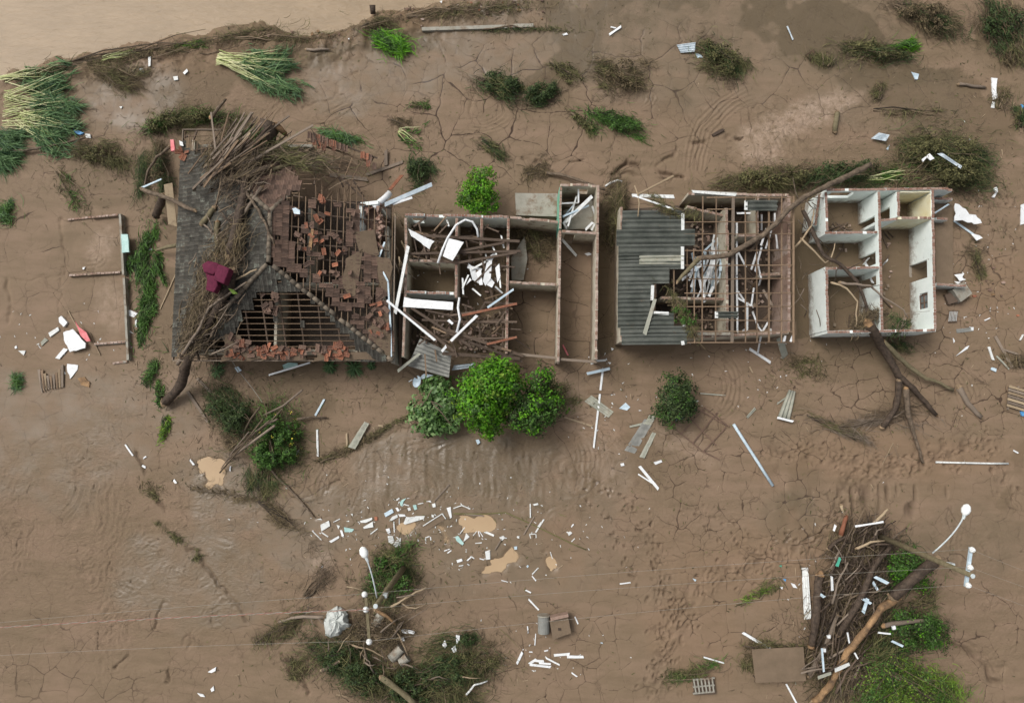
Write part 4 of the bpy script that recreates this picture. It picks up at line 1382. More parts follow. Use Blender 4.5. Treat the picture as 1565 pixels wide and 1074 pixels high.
# loose, broken tiles lying where they slid
def loose(n_, poly, z0, m, s0=.7, s1=1.15):
    us, vs_ = np.array(poly).T
    k = 0
    while k < n_:
        u, v = random.uniform(us.min(), us.max()), random.uniform(vs_.min(), vs_.max())
        if not poly_in(u, v, poly): continue
        k += 1
        z = z0(u, v) if callable(z0) else z0
        pos = P(u, v, z + random.uniform(.02, .18))
        a = random.uniform(0, 6.28)
        n = Vector((random.gauss(0, .35), random.gauss(0, .35), 1)).normalized()
        e = Vector((math.cos(a), math.sin(a), 0)); e = (e - n * e.dot(n)).normalized()
        lone_tile(roof, pos, e, n.cross(e), n, m, random.uniform(s0, s1))
def plane_z(fc):
    o, e, g, n, pl = fc
    def f(u, v):
        p0, p1 = P(u, v, 6), P(u, v, 0)
        t_ = (o - p0).dot(n) / (p1 - p0).dot(n)
        return p0.lerp(p1, t_).z + .03
    return f
zS, zE = plane_z(fS), plane_z(fE)
loose(38, [(345, 530), (372, 520), (385, 530), (420, 528), (462, 534), (462, 546), (350, 549)], zS, 'tilered')
loose(30, [(500, 530), (518, 522), (532, 532), (530, 548), (490, 548)], zS, 'tilered')
loose(22, [(345, 512), (380, 510), (384, 545), (345, 545)], zS, 'tilebrown'); loose(26, [(380, 530), (500, 530), (500, 546), (380, 546)], zS, 'tilebrown')
loose(14, [(400, 448), (425, 448), (425, 478), (400, 478)], zS, 'tilebrown')
loose(15, [(452, 320), (545, 318), (540, 400), (500, 440), (455, 395)], zE, 'tilered', .7, 1.0)
loose(26, [(450, 320), (545, 318), (540, 420), (510, 450), (455, 400)], zE, 'tilebrown', .75, 1.0)
loose(8, [(520, 450), (590, 455), (596, 530), (560, 510)], zE, 'tilered')
loose(18, [(530, 440), (590, 450), (596, 530), (545, 500)], zE, 'tilebrown')
loose(5, [(488, 300), (506, 310), (500, 330), (486, 322)], zE, 'tilered', .7, 1.0)
loose(5, [(272, 210), (288, 232), (280, 245), (268, 225)], 2.75, 'tilered')
# broken rafters sticking out of the torn corner
for a, b_, z0, z1 in [((482, 262), (483, 312), 3.4, 3.6), ((492, 255), (492, 310), 3.2, 3.6), ((475, 305), (520, 268), 3.3, 2.9), ((486, 262), (520, 240), 3.0, 2.4), ((498, 285), (511, 313), 2.6, 3.0),
                      ((519, 288), (519, 335), 2.6, 3.1), ((540, 270), (525, 320), 2.4, 3.0), ((528, 292), (530, 335), 2.6, 3.0), ((495, 308), (508, 292), 3.0, 2.8), ((537, 297), (560, 290), 2.4, 2.3)]:
    MB().beam(P(*a, z0), P(*b_, z1), .06, .05).build('broken_rafter', 'batten', roof)
for a, b_, z0, z1 in [((515, 266), (563, 310), 2.3, 2.5), ((516, 268), (525, 286), 2.5, 2.4), ((540, 276), (556, 300), 2.0, 2.2)]:
    MB().beam(P(*a, z0), P(*b_, z1), .09, .08).build('broken_rafter', 'darkwood', roof)
# brick chimney stack with white render on the right edge, broken open
ch = MB()
for (a, b_, w_, zt) in [((551, 311), (552, 358), 5, 3.3), ((551, 312), (578, 309), 5, 3.2)]:
    p, q = P(*a, zt), P(*b_, zt)
    ch.beam((p.x, p.y, 1.6), (q.x, q.y, 1.6), w_ * PX, 3.2)
chim = ch.build('rendered_wall', 'mint', house1)
chb = MB()
for _ in range(90):
    u, v = random.choice([(random.uniform(556, 584), random.uniform(312, 320)), (random.uniform(576, 584), random.uniform(312, 352)), (random.uniform(556, 563), random.uniform(318, 355)), (random.uniform(553, 586), random.uniform(345, 378))])
    a = random.uniform(0, 6.28)
    e = Vector((math.cos(a), math.sin(a), random.gauss(0, .25))).normalized()
    s_ = e.cross(Vector((0, 0, 1))).normalized()
    chb.box(P(u, v, random.uniform(2.5, 3.1)), e * .11, s_ * .06, s_.cross(e) * .045)
chb.build('brick_rubble', 'brick', house1, kind='stuff')
MB().box(P(569, 345, 1.2), (.6, 0, 0), (0, .95, 0), (0, 0, 1.2)).build('brick_pier', 'oldbrick', house1)
# side wall and gutter towards the roofless house
bm = MB().beam(P(597, 355, 1.1), P(607, 557, 1.1), .22, 2.6); bm.build('side_wall', 'concrete', house1)
for a, b_, zz in [((588, 370), (577, 400), 2.9), ((577, 400), (593, 430), 2.9), ((593, 430), (597, 500), 2.8), ((597, 500), (598, 545), 2.7)]:
    MB().beam(P(*a, zz), P(*b_, zz), .09, .06).build('gutter', 'bluewhite', house1)
# torn-off strip of roof beyond the house
strip = root('roof_fragment', P(520, 235, 0)); tag(strip, 'torn strip of tiled roof lying askew behind the tile-roofed house', 'roof')
for k in range(6):
    a, b_ = (470 - 2 * k, 202 + 12 * k), (577 - 9 * k, 242 + 7 * k)
    if k > 2: a, b_ = (474, 203 + 12 * k), (560 - 22 * (k - 2), 252 + 6 * (k - 2))
    MB().beam(P(*a, 1.7 - .15 * k), P(*b_, .9 - .08 * k), .09 if k < 2 else .05, .06).build('batten', 'darkwood' if k == 0 else 'batten', strip)
for k in range(8):
    f = k / 7
    a = (471 + 100 * f, 203 + 38 * f); b_ = (466 + 86 * f, 262 + 10 * f)
    MB().beam(P(*a, 1.58 - .75 * f), P(*b_, 1.2 - .6 * f), .06, .05).build('rafter', 'batten', strip)
e = (P(577, 242, .95) - P(470, 202, 1.75)).normalized(); n = Vector((.1, .25, 1)); n = (n - e * n.dot(e)).normalized(); g = n.cross(e)
for k in range(40):
    f = random.random()
    if k < 26:
        off = 3
    else:
        off = random.uniform(6, 14)
    pos = P(472 + 103 * f, 203 + 39 * f + off, 1.72 - .8 * f + .05)
    m_ = 'tilered' if random.random() < .3 else 'tilebrown'
    o = lone_tile(strip, pos, e, g, n, m_, random.uniform(.9, 1.1))
    o.matrix_local.translation = pos - Vector(ORG[strip.name])
    mt = o.matrix_local.copy(); mt.translation = pos - Vector(ORG[strip.name]); o.matrix_local = mt
# ---------------------------------------------------------------- roofless house in the middle
Z2 = 2.3
house2 = root('roofless_house', (P(760, 440, 0).x, P(760, 440, 0).y, 0))
tag(house2, 'roofless house of bare brick-topped walls with collapsed roof timbers, behind the bright green trees', 'house')
OP = 'oldplaster'; OB = 'oldbrick'
wall(house2, (619, 328), (777, 331), Z2, 'mint', bricks='brick', op=[(.05, .16, .9, 1.9)], jag=.14)
wall(house2, (780, 332), (853, 339), Z2, OP, bricks=OB, jag=.14)
wall(house2, (620, 333), (621, 398), Z2, OP, bricks=OB, jag=.14)
wall(house2, (621, 402), (616, 545), Z2, OP, bricks=OB, jag=.14)
wall(house2, (698, 333), (697, 455), Z2, OP, bricks='brick', jag=.14)
wall(house2, (736, 333), (735, 374), Z2, OP, bricks='brick', jag=.14)
wall(house2, (777, 334), (774, 540), Z2, OP, bricks='brick', jag=.14)
wall(house2, (625, 397), (696, 401), Z2 - .1, OP, bricks=OB, jag=.14)
wall(house2, (621, 446), (695, 448), Z2, 'mint', bricks='brick', jag=.14)
wall(house2, (779, 431), (851, 435), Z2, OP, bricks=OB, jag=.14)
wall(house2, (857, 286), (856, 350), Z2, 'tealplaster', bricks=OB, jag=.14)
wall(house2, (856, 352), (853, 553), Z2 - .1, OP, bricks=OB, jag=.14)
wall(house2, (914, 283), (911, 549), Z2, 'oldplaster', bricks=OB, jag=.14)
wall(house2, (857, 282), (912, 283), Z2, 'oldplaster', bricks=OB, op=[(.55, .8, .9, 1.7)], jag=.14)
wall(house2, (859, 353), (912, 357), Z2, OP, bricks=OB, op=[(.1, .4, .0, 2.0)], jag=.14)
for a, b_ in [((778, 540), (851, 547)), ((856, 549), (912, 553)), ((853, 546), (853, 556))]:
    MB().beam(P(*a, 1.9), P(*b_, 1.95), .14, .14).build('wall_plate', 'greywood', house2)
# collapsed roof frame still hanging on the walls
for a, b_, w_, z0, z1 in [((647, 360), (794, 369), .15, 2.42, 2.42), ((620, 388), (796, 384), .13, 2.46, 2.42), ((702, 384), (771, 371), .13, 2.5, 2.45), ((657, 396), (699, 402), .13, 2.5, 2.4), ((699, 402), (790, 386), .13, 2.4, 2.52),
                          ((617, 477), (694, 537), .16, 2.4, 2.2), ((628, 470), (720, 530), .14, 2.42, 2.3), ((650, 474), (695, 484), .10, 2.4, 2.4), ((645, 489), (700, 491), .12, 2.3, 2.3), ((684, 504), (800, 544), .16, 2.45, 2.1), ((740, 462), (790, 465), .12, 2.2, 2.2), ((700, 492), (790, 492), .11, 2.3, 2.3),
                          ((700, 518), (790, 516), .10, 2.2, 2.2), ((676, 540), (795, 548), .18, 2.2, 2.0), ((715, 522), (798, 552), .14, 2.3, 1.9), ((640, 340), (652, 395), .08, 2.3, 2.3), ((712, 365), (720, 410), .08, 2.3, 2.0), ((736, 395), (757, 470), .10, 2.6, 1.4),
                          ((688, 482), (775, 470), .11, 2.55, 2.55), ((612, 480), (612, 560), .16, 1.4, 1.2), ((630, 350), (640, 400), .07, 2.3, 2.2), ((769, 475), (768, 535), .09, 2.0, 2.0), ((650, 500), (652, 525), .09, 2.1, 2.1), ((664, 480), (664, 520), .09, 2.1, 2.1), ((733, 500), (735, 530), .08, 2.1, 2.1)]:
    MB().beam(P(*a, z0), P(*b_, z1), w_, .10).build('roof_timber', 'darkwood', house2)
for k in range(64):
    u, v = random.choice([(random.uniform(630, 790), random.uniform(474, 545)), (random.uniform(630, 790), random.uniform(474, 545)), (random.uniform(625, 770), random.uniform(345, 400)), (random.uniform(700, 770), random.uniform(400, 470))])
    a = random.choice((.3, .35, -.75, -.8, .05, 1.5)) + random.gauss(0, .15)
    L = random.uniform(12, 38)
    MB().beam(P(u, v, random.uniform(1.7, 2.5)), P(u + L * math.cos(a), v + L * math.sin(a), random.uniform(1.7, 2.5)), random.uniform(.05, .11), .05).build('broken_batten', random.choice(['batten', 'darkwood', 'darkwood']), house2)
MB().beam(P(706, 482, 2.65), P(790, 464, 2.62), .13, .06).build('rafter', 'redwood', house2)
o = MB().beam(P(744, 526, 2.45), P(790, 515, 2.5), .12, .05).build('painted_plank', 'redwood', house2); o['label'] = 'orange-red painted plank across the wall'
# concrete porch slab behind the top wall, floor slab of the small room
MB().prism([P(787, 295, .35), P(852, 296, .35), P(852, 331, .35), P(789, 329, .35)], .5).build('porch_slab', 'concrete', house2)
MB().prism([P(861, 322, .5), P(908, 305, .5), P(909, 350, .5), P(862, 350, .5)], .6).build('floor_slab', 'concrete', house2)
MB().prism([P(781, 395, .3), P(802, 360, .3), P(806, 395, .3), P(800, 428, .3), P(782, 428, .3)], .4).build('floor_slab', 'concrete', house2)
MB().beam(P(855, 312, .7), P(875, 316, .7), .15, .15).build('door_frame', 'greywood', house2)
# things caught in it
bent('curved white plastic gutter arching over the roofless house walls', [(669, 402, 2.7), (676, 382, 2.8), (684, 364, 2.9), (697, 344, 2.9), (711, 336, 2.9), (722, 339, 2.8), (729, 350, 2.6), (731, 362, 2.5)], 3.4, name='gutter', cat='gutter')
scrap('white appliance door panel resting on timbers inside the roofless house', [(686, 365), (709, 371), (692, 399), (677, 392)], 'white', .10, 2.75, .05, 'panel', 'panel')
scrap('torn white sheet hanging in the upper left room of the roofless house', [(625, 351), (645, 361), (664, 369), (660, 373), (656, 381), (640, 369), (629, 362)], 'white', .03, 2.35, .15, 'torn_sheet', 'sheet', rough=.02)
scrap('long white plank spanning the left room of the roofless house', [(618, 454), (630, 457), (693, 462), (692, 474), (616, 469)], 'white', .05, 2.5, .01, 'plank', 'plank')
board('thin white strip slanting across the lower left of the roofless house', (591, 459), (665, 520), 3.2, 'white', .04, (3.0, 2.7), 'strip', 'strip')
board('white stick slanting up over the timbers of the roofless house', (689, 521), (729, 482), 3.6, 'white', .05, (2.6, 2.75), 'strip', 'strip')
board('white gutter leaning on the left wall of the roofless house', (624, 376), (604, 479), 4.5, 'dirtywhite', .06, (2.7, 2.6), 'gutter', 'gutter')
board('grey stick lying on the corrugated sheet below the roofless house', (608, 567), (642, 540), 4.0, 'fibrepale', .06, (1.75, 1.85), 'stick', 'stick')
board('pale blue strip crossing the right wall of the roofless house', (745, 470), (785, 442), 3.0, 'bluewhite', .04, (2.55, 2.6), 'strip', 'strip')
bent('bent white strip in the middle of the roofless house timbers', [(702, 455, 2.6), (700, 470, 2.7), (703, 488, 2.7), (698, 508, 2.6)], 3.5, name='strip', cat='strip')
board('short white board below the timbers of the roofless house', (675, 537), (682, 529), 4, 'white', .04, 2.55, 'board')
board('short white board tilted among the roofless house timbers', (685, 489), (692, 495), 4, 'white', .04, 2.5, 'board')
sheet('grey corrugated roof sheet slid off the lower left corner of the roofless house', [(623, 559), (686, 577), (690, 540), (642, 517)], 7, 'fibregrey', .05, 1.5, (1.3, 1.2, 1.9, 2.1))
sheet('blue-grey corrugated sheet poking out left of the bright green trees', [(690, 566), (724, 561), (726, 555), (694, 558)], 2, 'zinc', .03, .8, (.9, .8, 1.0, 1.1))
o = root('satellite_dish', P(637, 583, .4)); tag(o, 'pale blue oval satellite dish below the roofless house corner', 'dish')
bm = MB()
c = P(637, 583, .55)
ring = []
for rr, zz in ((.02, -.10), (.16, -.06), (.30, .04)):
    for k in range(14):
        a = k / 14 * 6.283
        ring.append(c + Vector((math.cos(a) * rr * .75 + math.sin(a) * rr * .35, math.sin(a) * rr * 1.1 - .3 * math.cos(a) * rr, zz + .3 * math.cos(a) * rr)))
fs = []
for i in range(2):
    for k in range(14):
        fs.append((i * 14 + k, i * 14 + (k + 1) % 14, (i + 1) * 14 + (k + 1) % 14, (i + 1) * 14 + k))
fs.append(tuple(range(13, -1, -1)))
bm.add(ring, fs); bm.build('reflector', 'bluewhite', o, smooth=True)
MB().tube([P(630, 580, .5), P(625, 583, .4)], .03, 6).build('feed_arm', 'galv', o); MB().tube([P(637, 583, .0), P(637, 583, .5)], .03, 6).build('mast', 'galv', o)
scrap('pale blue plastic sheet beside the satellite dish', [(640, 577), (648, 571), (664, 573), (652, 577), (643, 580)], 'bluewhite', .02, .5, .05, 'sheet', 'sheet')
board('brown plank beside the satellite dish', (617, 563), (640, 579), 3, 'batten', .05, (1.2, .4), 'plank', 'plank'); board('second brown plank above the satellite dish', (623, 561), (643, 575), 3, 'batten', .05, (1.2, .5), 'plank', 'plank')
# shattered white panel like a fan of shards
for poly in [[(716, 404), (727, 412), (735, 435), (722, 428)], [(728, 416), (735, 412), (738, 436), (733, 436)], [(738, 430), (744, 402), (752, 400), (750, 426), (742, 437)], [(715, 405), (737, 411), (736, 414), (714, 410)], [(745, 396), (756, 384), (758, 390), (748, 404)], [(712, 436), (718, 425), (721, 428)], [(750, 425), (756, 432), (752, 440), (744, 436)], [(757, 410), (763, 404), (765, 424), (760, 432)]]:
    scrap('', poly, 'white', .03, 2.2 + random.uniform(-.3, .2), .2, 'shard', 'shard', 'white shards in the roofless house', '{} from left of the white shards fanned inside the roofless house')
for a, b_ in [((707, 440), (716, 420)), ((762, 408), (765, 440)), ((720, 412), (742, 400)), ((757, 438), (768, 448)), ((707, 425), (708, 450)), ((742, 388), (748, 412)), ((766, 360), (770, 379)), ((753, 377), (760, 392)), ((683, 336), (686, 346)), ((735, 452), (722, 441))]:
    board('', a, b_, 2.4, 'dirtywhite', .03, (2.1 + random.uniform(-.3, .5), 2.1 + random.uniform(-.3, .5)), 'strip', 'strip', 'white strips in the roofless house', ordt='{} from left of the short white strips in the roofless house')
# small room of the roofless house: a jumble of white window strips
for a, b_, w_ in [((884, 286), (884, 310), 2.2), ((859, 311), (884, 310), 2.2), ((863, 340), (905, 300), 5), ((868, 346), (881, 300), 2.5), ((860, 333), (878, 312), 2), ((860, 331), (900, 314), 2.5), ((905, 315), (910, 330), 3), ((866, 349), (861, 340), 3), ((895, 351), (906, 340), 3.5), ((904, 352), (909, 342), 3)]:
    board('', a, b_, w_, random.choice(['white', 'bluewhite', 'dirtywhite']), .04, (random.uniform(1.2, 2.3), random.uniform(1.2, 2.3)), 'strip', 'strip', 'strips in the small end room', ordt='{} from left of the pale strips jumbled in the narrow end room')
board('white strip leaning below the small end room of the roofless house', (859, 366), (881, 391), 4, 'dirtywhite', .04, (1.0, .1), 'strip', 'strip')
scrap('small white scrap on the mud of the long right room', [(893, 388), (900, 386), (905, 389), (898, 391)], 'white')
board('pink-brown stick in the long right room', (860, 527), (868, 543), 2.5, 'pink', .04, None, 'stick', 'stick')
# white bits at the lower right corner
board('white strip below the right corner of the roofless house', (921, 566), (907, 684), 3, 'white', .05, None, 'strip', 'strip')
board('blue-grey batten across the white strip below the roofless house', (897, 571), (932, 563), 4, 'bluewhite', .06, (.35, .3), 'batten', 'batten')
board('brown plank lying on mud left of the white spilled triangle', (898, 598), (935, 600), 5.5, 'batten', .05, None, 'plank', 'plank')
sheet('pale corrugated channel sheet lying below the right end of the roofless house', [(893, 613), (930, 638), (938, 629), (904, 604)], 2, 'fibrepale', .05)
scrap('white plastic triangle on mud below the corrugated-roofed house', [(946, 624), (956, 615), (963, 622), (958, 627)], 'bluewhite', .04)
for poly in [[(902, 552), (906, 551), (907, 556), (903, 557)], [(909, 550), (926, 549), (926, 552), (910, 553)], [(929, 553), (934, 554), (932, 557)], [(934, 531), (938, 533), (935, 536)], [(925, 550), (927, 547), (928, 551)]]:
    scrap('', poly, 'dirtywhite', .04, None, .1, 'scrap', 'debris', 'scraps at the roofless house corner', '{} from left of the small scraps at the roofless house corner')

# ---------------------------------------------------------------- house with the corrugated roof
house3 = root('corrugated_roof_house', (P(1078, 410, 0).x, P(1078, 410, 0).y, 0))
tag(house3, 'house half covered with dark green-grey corrugated sheets, bare purlin grid on its right', 'house')
ZL, ZK, ZQ = 2.5, 3.3, 2.9
UL, UK, UQ = 943.0, 1121.0, 1213.0
def z3(u):
    return ZL + (ZK - ZL) * (u - UL) / (UK - UL) if u <= UK else ZK + (ZQ - ZK) * (u - UK) / (UQ - UK)
for a, b_, zt, m in [((950, 316), (950, 522), 2.2, OP), ((952, 520), (1205, 508), 2.3, 'oldplaster'), ((1052, 296), (1205, 298), 2.3, OP), ((1206, 300), (1206, 506), 2.4, OB), ((1110, 318), (1112, 505), 2.3, OP),
                     ((1050, 316), (1108, 330), 1.9, OP), ((1112, 352), (1112, 384), 2.32, 'greenplaster'), ((1128, 360), (1158, 360), 2.2, OP), ((1158, 300), (1158, 356), 2.2, OP), ((1010, 455), (1108, 457), 2.0, OP), ((1000, 320), (1002, 454), 2.0, OP), ((1162, 420), (1204, 418), 1.6, OP)]:
    wall(house3, a, b_, zt, m, bricks=OB)
MB().prism([P(955, 320, .06), P(1200, 302, .06), P(1200, 500, .06), P(955, 515, .06)], .05).build('wet_floor', 'dampmud', house3)  # floor colour carries the shade below the purlin grid
roof3 = root('roof', ORG[house3.name]); roof3.parent = house3; roof3.location = (0, 0, 0)
for u, w_ in [(1050, .05), (1060, .05), (1074, .06), (1094.6, .06), (1120.5, .16), (1139, .06), (1156, .06), (1175, .09), (1194.5, .06), (1212.5, .10), (965, .06), (1000, .06), (1030, .06)]:
    z = z3(u) - .06 - (.02 if u < 1045 else 0)
    v0, v1 = (300, 524) if u > 1045 else (322, 524)
    if u < 1062 and u > 1045: v0, v1 = (380, 524)
    MB().beam(P(u, v0, z), P(u + random.gauss(0, .6), v1, z), w_, .07).build('purlin', 'batten' if u != 1120.5 else 'greywood', roof3)
for v in (302, 320, 339.6, 358, 383, 405.5, 426, 448, 468.6, 489.4, 506.5, 523.5):
    for ua, ub in ((1046 if v > 330 else 1080, 1120), (1121, 1212)):
        if ua == 1121 and v in (320,): continue
        MB().beam(P(ua, v, z3(ua) - .02), P(ub, v + random.gauss(0, .7), z3(ub) - .02), .05, .045).build('batten', 'batten', roof3)
MB().beam(P(1062, 296, 2.55), P(1125, 297, 2.55), .22, .12).build('eave_beam', 'concrete', roof3)
MB().beam(P(1058, 510, 2.5), P(1118, 510, 2.5), .16, .12).build('eave_beam', 'concrete', roof3)
# the sheets that are left (u0, v0, u1, v1)
def roofsheet(u0, v0, u1, v1, m='fibre', dz=0.0, skew=0.0):
    w_ = max(2, round((v1 - v0) / 7.3))
    c = [P(u0, v0, z3(u0) + .05 + dz), P(u1, v0 - skew, z3(u1) + .05 + dz), P(u1, v1 - skew, z3(u1) + .05 + dz), P(u0, v1, z3(u0) + .05 + dz)]
    return MB().corr(*c, w_, .07, .014, warp=random.uniform(0, .03)).build('roof_sheet', m, roof3, smooth=True)
for a in [(951, 322, 1045, 338), (950, 336, 1045, 353), (942, 351, 1062, 376), (945, 374, 1046, 391), (945, 389, 978, 400), (945, 398, 1044, 412), (945, 410, 1023, 434), (944, 432, 998, 447), (944, 445, 998, 461), (944, 459, 994, 481), (944, 479, 1030, 501), (948, 499, 1056, 513), (950, 511, 1050, 527)]:
    roofsheet(*a, dz=random.uniform(0, .025), skew=1.0)
roofsheet(977, 391, 1045, 404, 'fibrepale', .05, 1); roofsheet(1139, 306, 1188, 322, 'fibre', .04); roofsheet(1094, 476, 1128, 486, 'fibre', .03)
for a, b_ in [((1043.5, 326), (1043.5, 352)), ((1043, 377), (1043, 411)), ((997.5, 436), (996.5, 459)), ((1046, 491), (1046, 499)), ((1043, 521), (1044, 527)), ((1140, 307), (1140, 321)), ((1095, 476), (1095, 486)), ((999, 478), (1022, 479))]:
    MB().beam(P(*a, z3(a[0]) + .11), P(*b_, z3(b_[0]) + .11), .17, .04).build('white_sheet_edge', 'dirtywhite', roof3)
board('pale broken ridge strip lying loose on the corrugated roof', (1001, 457), (985, 511), 5.5, 'fibrepale', .05, (2.95, 2.85), 'strip', 'strip')
board('white gutter along the upper edge of the corrugated roof', (966, 299), (1030, 301), 5, 'dirtywhite', .08, 2.9, 'gutter', 'gutter')
board('white batten slanting over the upper left of the corrugated roof', (968, 299), (1030, 320), 2.6, 'white', .05, (3.05, 3.1), 'batten', 'batten')
board('yellowish pole jutting up from the corrugated roof corner', (975, 297), (1029, 269), 2.8, 'palewood', .07, (3.0, 2.2), 'pole', 'pole')
bent('thin brown branch lying over the top edge of the corrugated roof', [(970, 284, 3.0), (975, 298, 3.05), (977, 310, 3.05), (975, 331, 2.95)], 2, 'palewood', 'branch', 'branch')
board('grey-white pole along the top of the purlin grid', (1058, 293), (1125, 298), 4, 'dirtywhite', .08, 2.75, 'pole', 'pole')
# plastic ceiling strips fallen under the bare rafters
def strips(n_, box, zlo, zhi, mats, ang, grp, tm):
    for _ in range(n_):
        u, v = random.uniform(box[0], box[2]), random.uniform(box[1], box[3])
        a = R(ang + random.gauss(0, 17)); L = random.uniform(9, 24)
        board('', (u - L * math.cos(a), v - L * math.sin(a)), (u + L * math.cos(a), v + L * math.sin(a)), random.uniform(2.2, 4.2), random.choice(mats), .025,
              (random.uniform(zlo, zhi), random.uniform(zlo, zhi)), 'ceiling_strip', 'strip', grp, ordt=tm)
strips(30, (1057, 395, 1104, 440), .9, 2.2, ['white', 'bluewhite', 'dirtywhite', 'white'], 100, 'plastic strips left of the ridge beam', '{} from left of the plastic ceiling strips left of the ridge beam')
strips(14, (1085, 365, 1106, 400), .5, 2.0, ['bluewhite', 'dirtywhite'], 95, 'blue-grey strips by the green wall', '{} from left of the blue-grey strips beside the green wall')
for pts in [[(1126, 340), (1126, 420), (1127, 508)], [(1128, 385), (1140, 408)], [(1127, 455), (1151, 469)], [(1157, 385), (1148, 412)], [(1164, 378), (1154, 415)], [(1158, 402), (1163, 425)], [(1163, 425), (1160, 436)], [(1152, 440), (1148, 468)], [(1142, 462), (1142, 505)], [(1150, 476), (1158, 498)], [(1158, 498), (1164, 506)], [(1166, 505), (1174, 492)], [(1179, 352), (1170, 380)], [(1188, 380), (1186, 358)], [(1164, 328), (1164, 352)], [(1171, 350), (1163, 375)], [(1184, 326), (1184, 345)], [(1135, 506), (1143, 500)], [(1178, 502), (1178, 508)], [(1128, 445), (1138, 460)], [(1197, 392), (1201, 408)], [(1126, 326), (1147, 326)]]:
    for a, b_ in zip(pts[:-1], pts[1:]):
        board('', a, b_, 2.8, 'white', .03, (random.uniform(.8, 2.0), random.uniform(.8, 2.0)), 'ceiling_strip', 'strip', 'plastic strips right of the ridge beam', ordt='{} from left of the white plastic strips right of the ridge beam')
board('white board sticking out below the purlin grid', (1145, 533), (1177, 554), 4, 'white', .05, None, 'board')
board('thin white strip hanging below the purlin grid', (1163, 513), (1158, 540), 3, 'white', .04, (1.6, .2), 'strip', 'strip')
board('muddy plank standing under the lower edge of the purlin grid', (1191, 516), (1200, 545), 11, 'fibrepale', .05, (1.3, .05), 'plank', 'plank')
for a, b_ in [((1200, 513), (1198, 522)), ((1212, 513), (1208, 522))]:
    board('', a, b_, 3.2, 'white', .04, 2.5, 'board', 'board', 'white boards on the grid corner', ordt='{} from left of the two white boards at the grid corner')
for k in range(7):
    u, v = random.uniform(1060, 1200), random.uniform(320, 500)
    a = random.uniform(0, 3.1)
    L = random.uniform(14, 30)
    board('', (u, v), (u + L * math.cos(a), v + L * math.sin(a)), 4, random.choice(['darkwood', 'batten', 'greywood']), .06, (random.uniform(.3, 1.5), random.uniform(.3, 1.5)), 'fallen_batten', 'batten', 'battens inside the purlin grid', ordt='{} from left of the dark battens fallen inside the purlin grid')

# ---------------------------------------------------------------- white roofless house (right)
Z4 = 2.25
house4 = root('white_walled_house', (P(1335, 400, 0).x, P(1335, 400, 0).y, 0))
tag(house4, 'roofless house with white painted walls and brick tops, fallen tree across it', 'house')
wall(house4, (1263, 290.5), (1449, 288.5), Z4, 'mint', bricks='brick', op=[(.06, .26, 1.0, 2.0), (.64, .74, 1.3, 2.05)], jag=.035)
wall(house4, (1262, 294), (1264, 353), Z4, 'mint', bricks='brick', jag=.035)
wall(house4, (1263, 408), (1265, 505), Z4, 'mint', bricks='brick', jag=.035)
wall(house4, (1343, 293), (1348, 507), Z4, 'mint', bricks='brick', op=[(.16, .27, 0, 1.9), (.42, .51, 0, 1.9), (.59, .66, 0, 1.9)], jag=.035)
wall(house4, (1373, 293), (1373, 331), Z4, 'mint', bricks='brick', op=[(.45, .95, 0, 1.5)], jag=.035)
wall(house4, (1425, 291), (1429, 502.5), Z4, 'mint', bricks='brick', op=[(.49, .62, 0, 1.75), (.725, .84, .95, 1.75)], jag=.035)
wall(house4, (1261, 356), (1341, 355), Z4, 'mint', bricks='brick', jag=.035)
wall(house4, (1263, 410.5), (1344, 409), Z4, 'mint', bricks='brick', jag=.035)
wall(house4, (1346, 337), (1371, 334.5), Z4, 'mint', bricks='brick', jag=.035)
wall(house4, (1373, 333), (1424, 333), Z4, 'cream', bricks='brick', jag=.035)
wall(house4, (1264, 507.5), (1430, 504.5), Z4, 'mint', bricks='brick', jag=.035)
wall(house4, (1376, 293.5), (1422, 293), Z4 - .02, 'cream', th=.05); wall(house4, (1421.5, 296), (1422.5, 330), Z4 - .02, 'cream', th=.05)
win = root('window', ORG[house4.name]); win.parent = house4; win.location = (0, 0, 0)
pw = [P(1426, 446, Z4), P(1426.3, 471, Z4)]
xw = (pw[0].x + pw[1].x) / 2 + .05
y0, y1 = pw[1].y, pw[0].y
for zz in (.98, 1.36, 1.72):
    MB().beam((xw, y0, zz), (xw, y1, zz), .06, .06).build('frame', 'rustmetal', win)
for yy in (y0 + .02, (y0 + y1) / 2, y1 - .02):
    MB().beam((xw - .002, yy, .98), (xw - .002, yy, 1.72), .05, .05).build('frame', 'rustmetal', win)
MB().box((xw + .02, (y0 + y1) / 2, 1.35), (.008, 0, 0), (0, (y1 - y0) / 2, 0), (0, 0, .37)).build('pane', 'glass', win)
# porch on the right side
MB().prism([P(1428, 303, .22), P(1456, 304, .22), P(1457, 434, .22), P(1431, 434, .22)], .4).build('porch_slab', 'mudcake', house4)
wall(house4, (1428, 304), (1456, 304), .9, 'mint', bricks='brick', name='porch_wall', jag=.035); wall(house4, (1431, 334), (1448, 335), .8, 'mint', bricks='brick', name='porch_wall', jag=.035)
wall(house4, (1431, 434.5), (1476, 437), 1.0, 'mint', bricks='brick', name='porch_wall', jag=.035)
wall(house4, (1425, 289), (1455, 291), 1.6, 'mint', bricks='brick', name='porch_wall', jag=.035)
wall(house4, (1252, 297), (1246, 345), 1.7, 'mint', bricks='brick', name='leaning_wall', jag=.035)
for a, b_ in [((1320, 404), (1328, 394)), ((1322, 402), (1332, 418)), ((1327, 420), (1334, 432)), ((1350, 404), (1356, 398))]:
    board('', a, b_, 3.5, 'white', .04, (.5, 1.3), 'strip', 'strip', 'white strips in the doorways', ordt='{} from left of the white strips in the white house doorways')
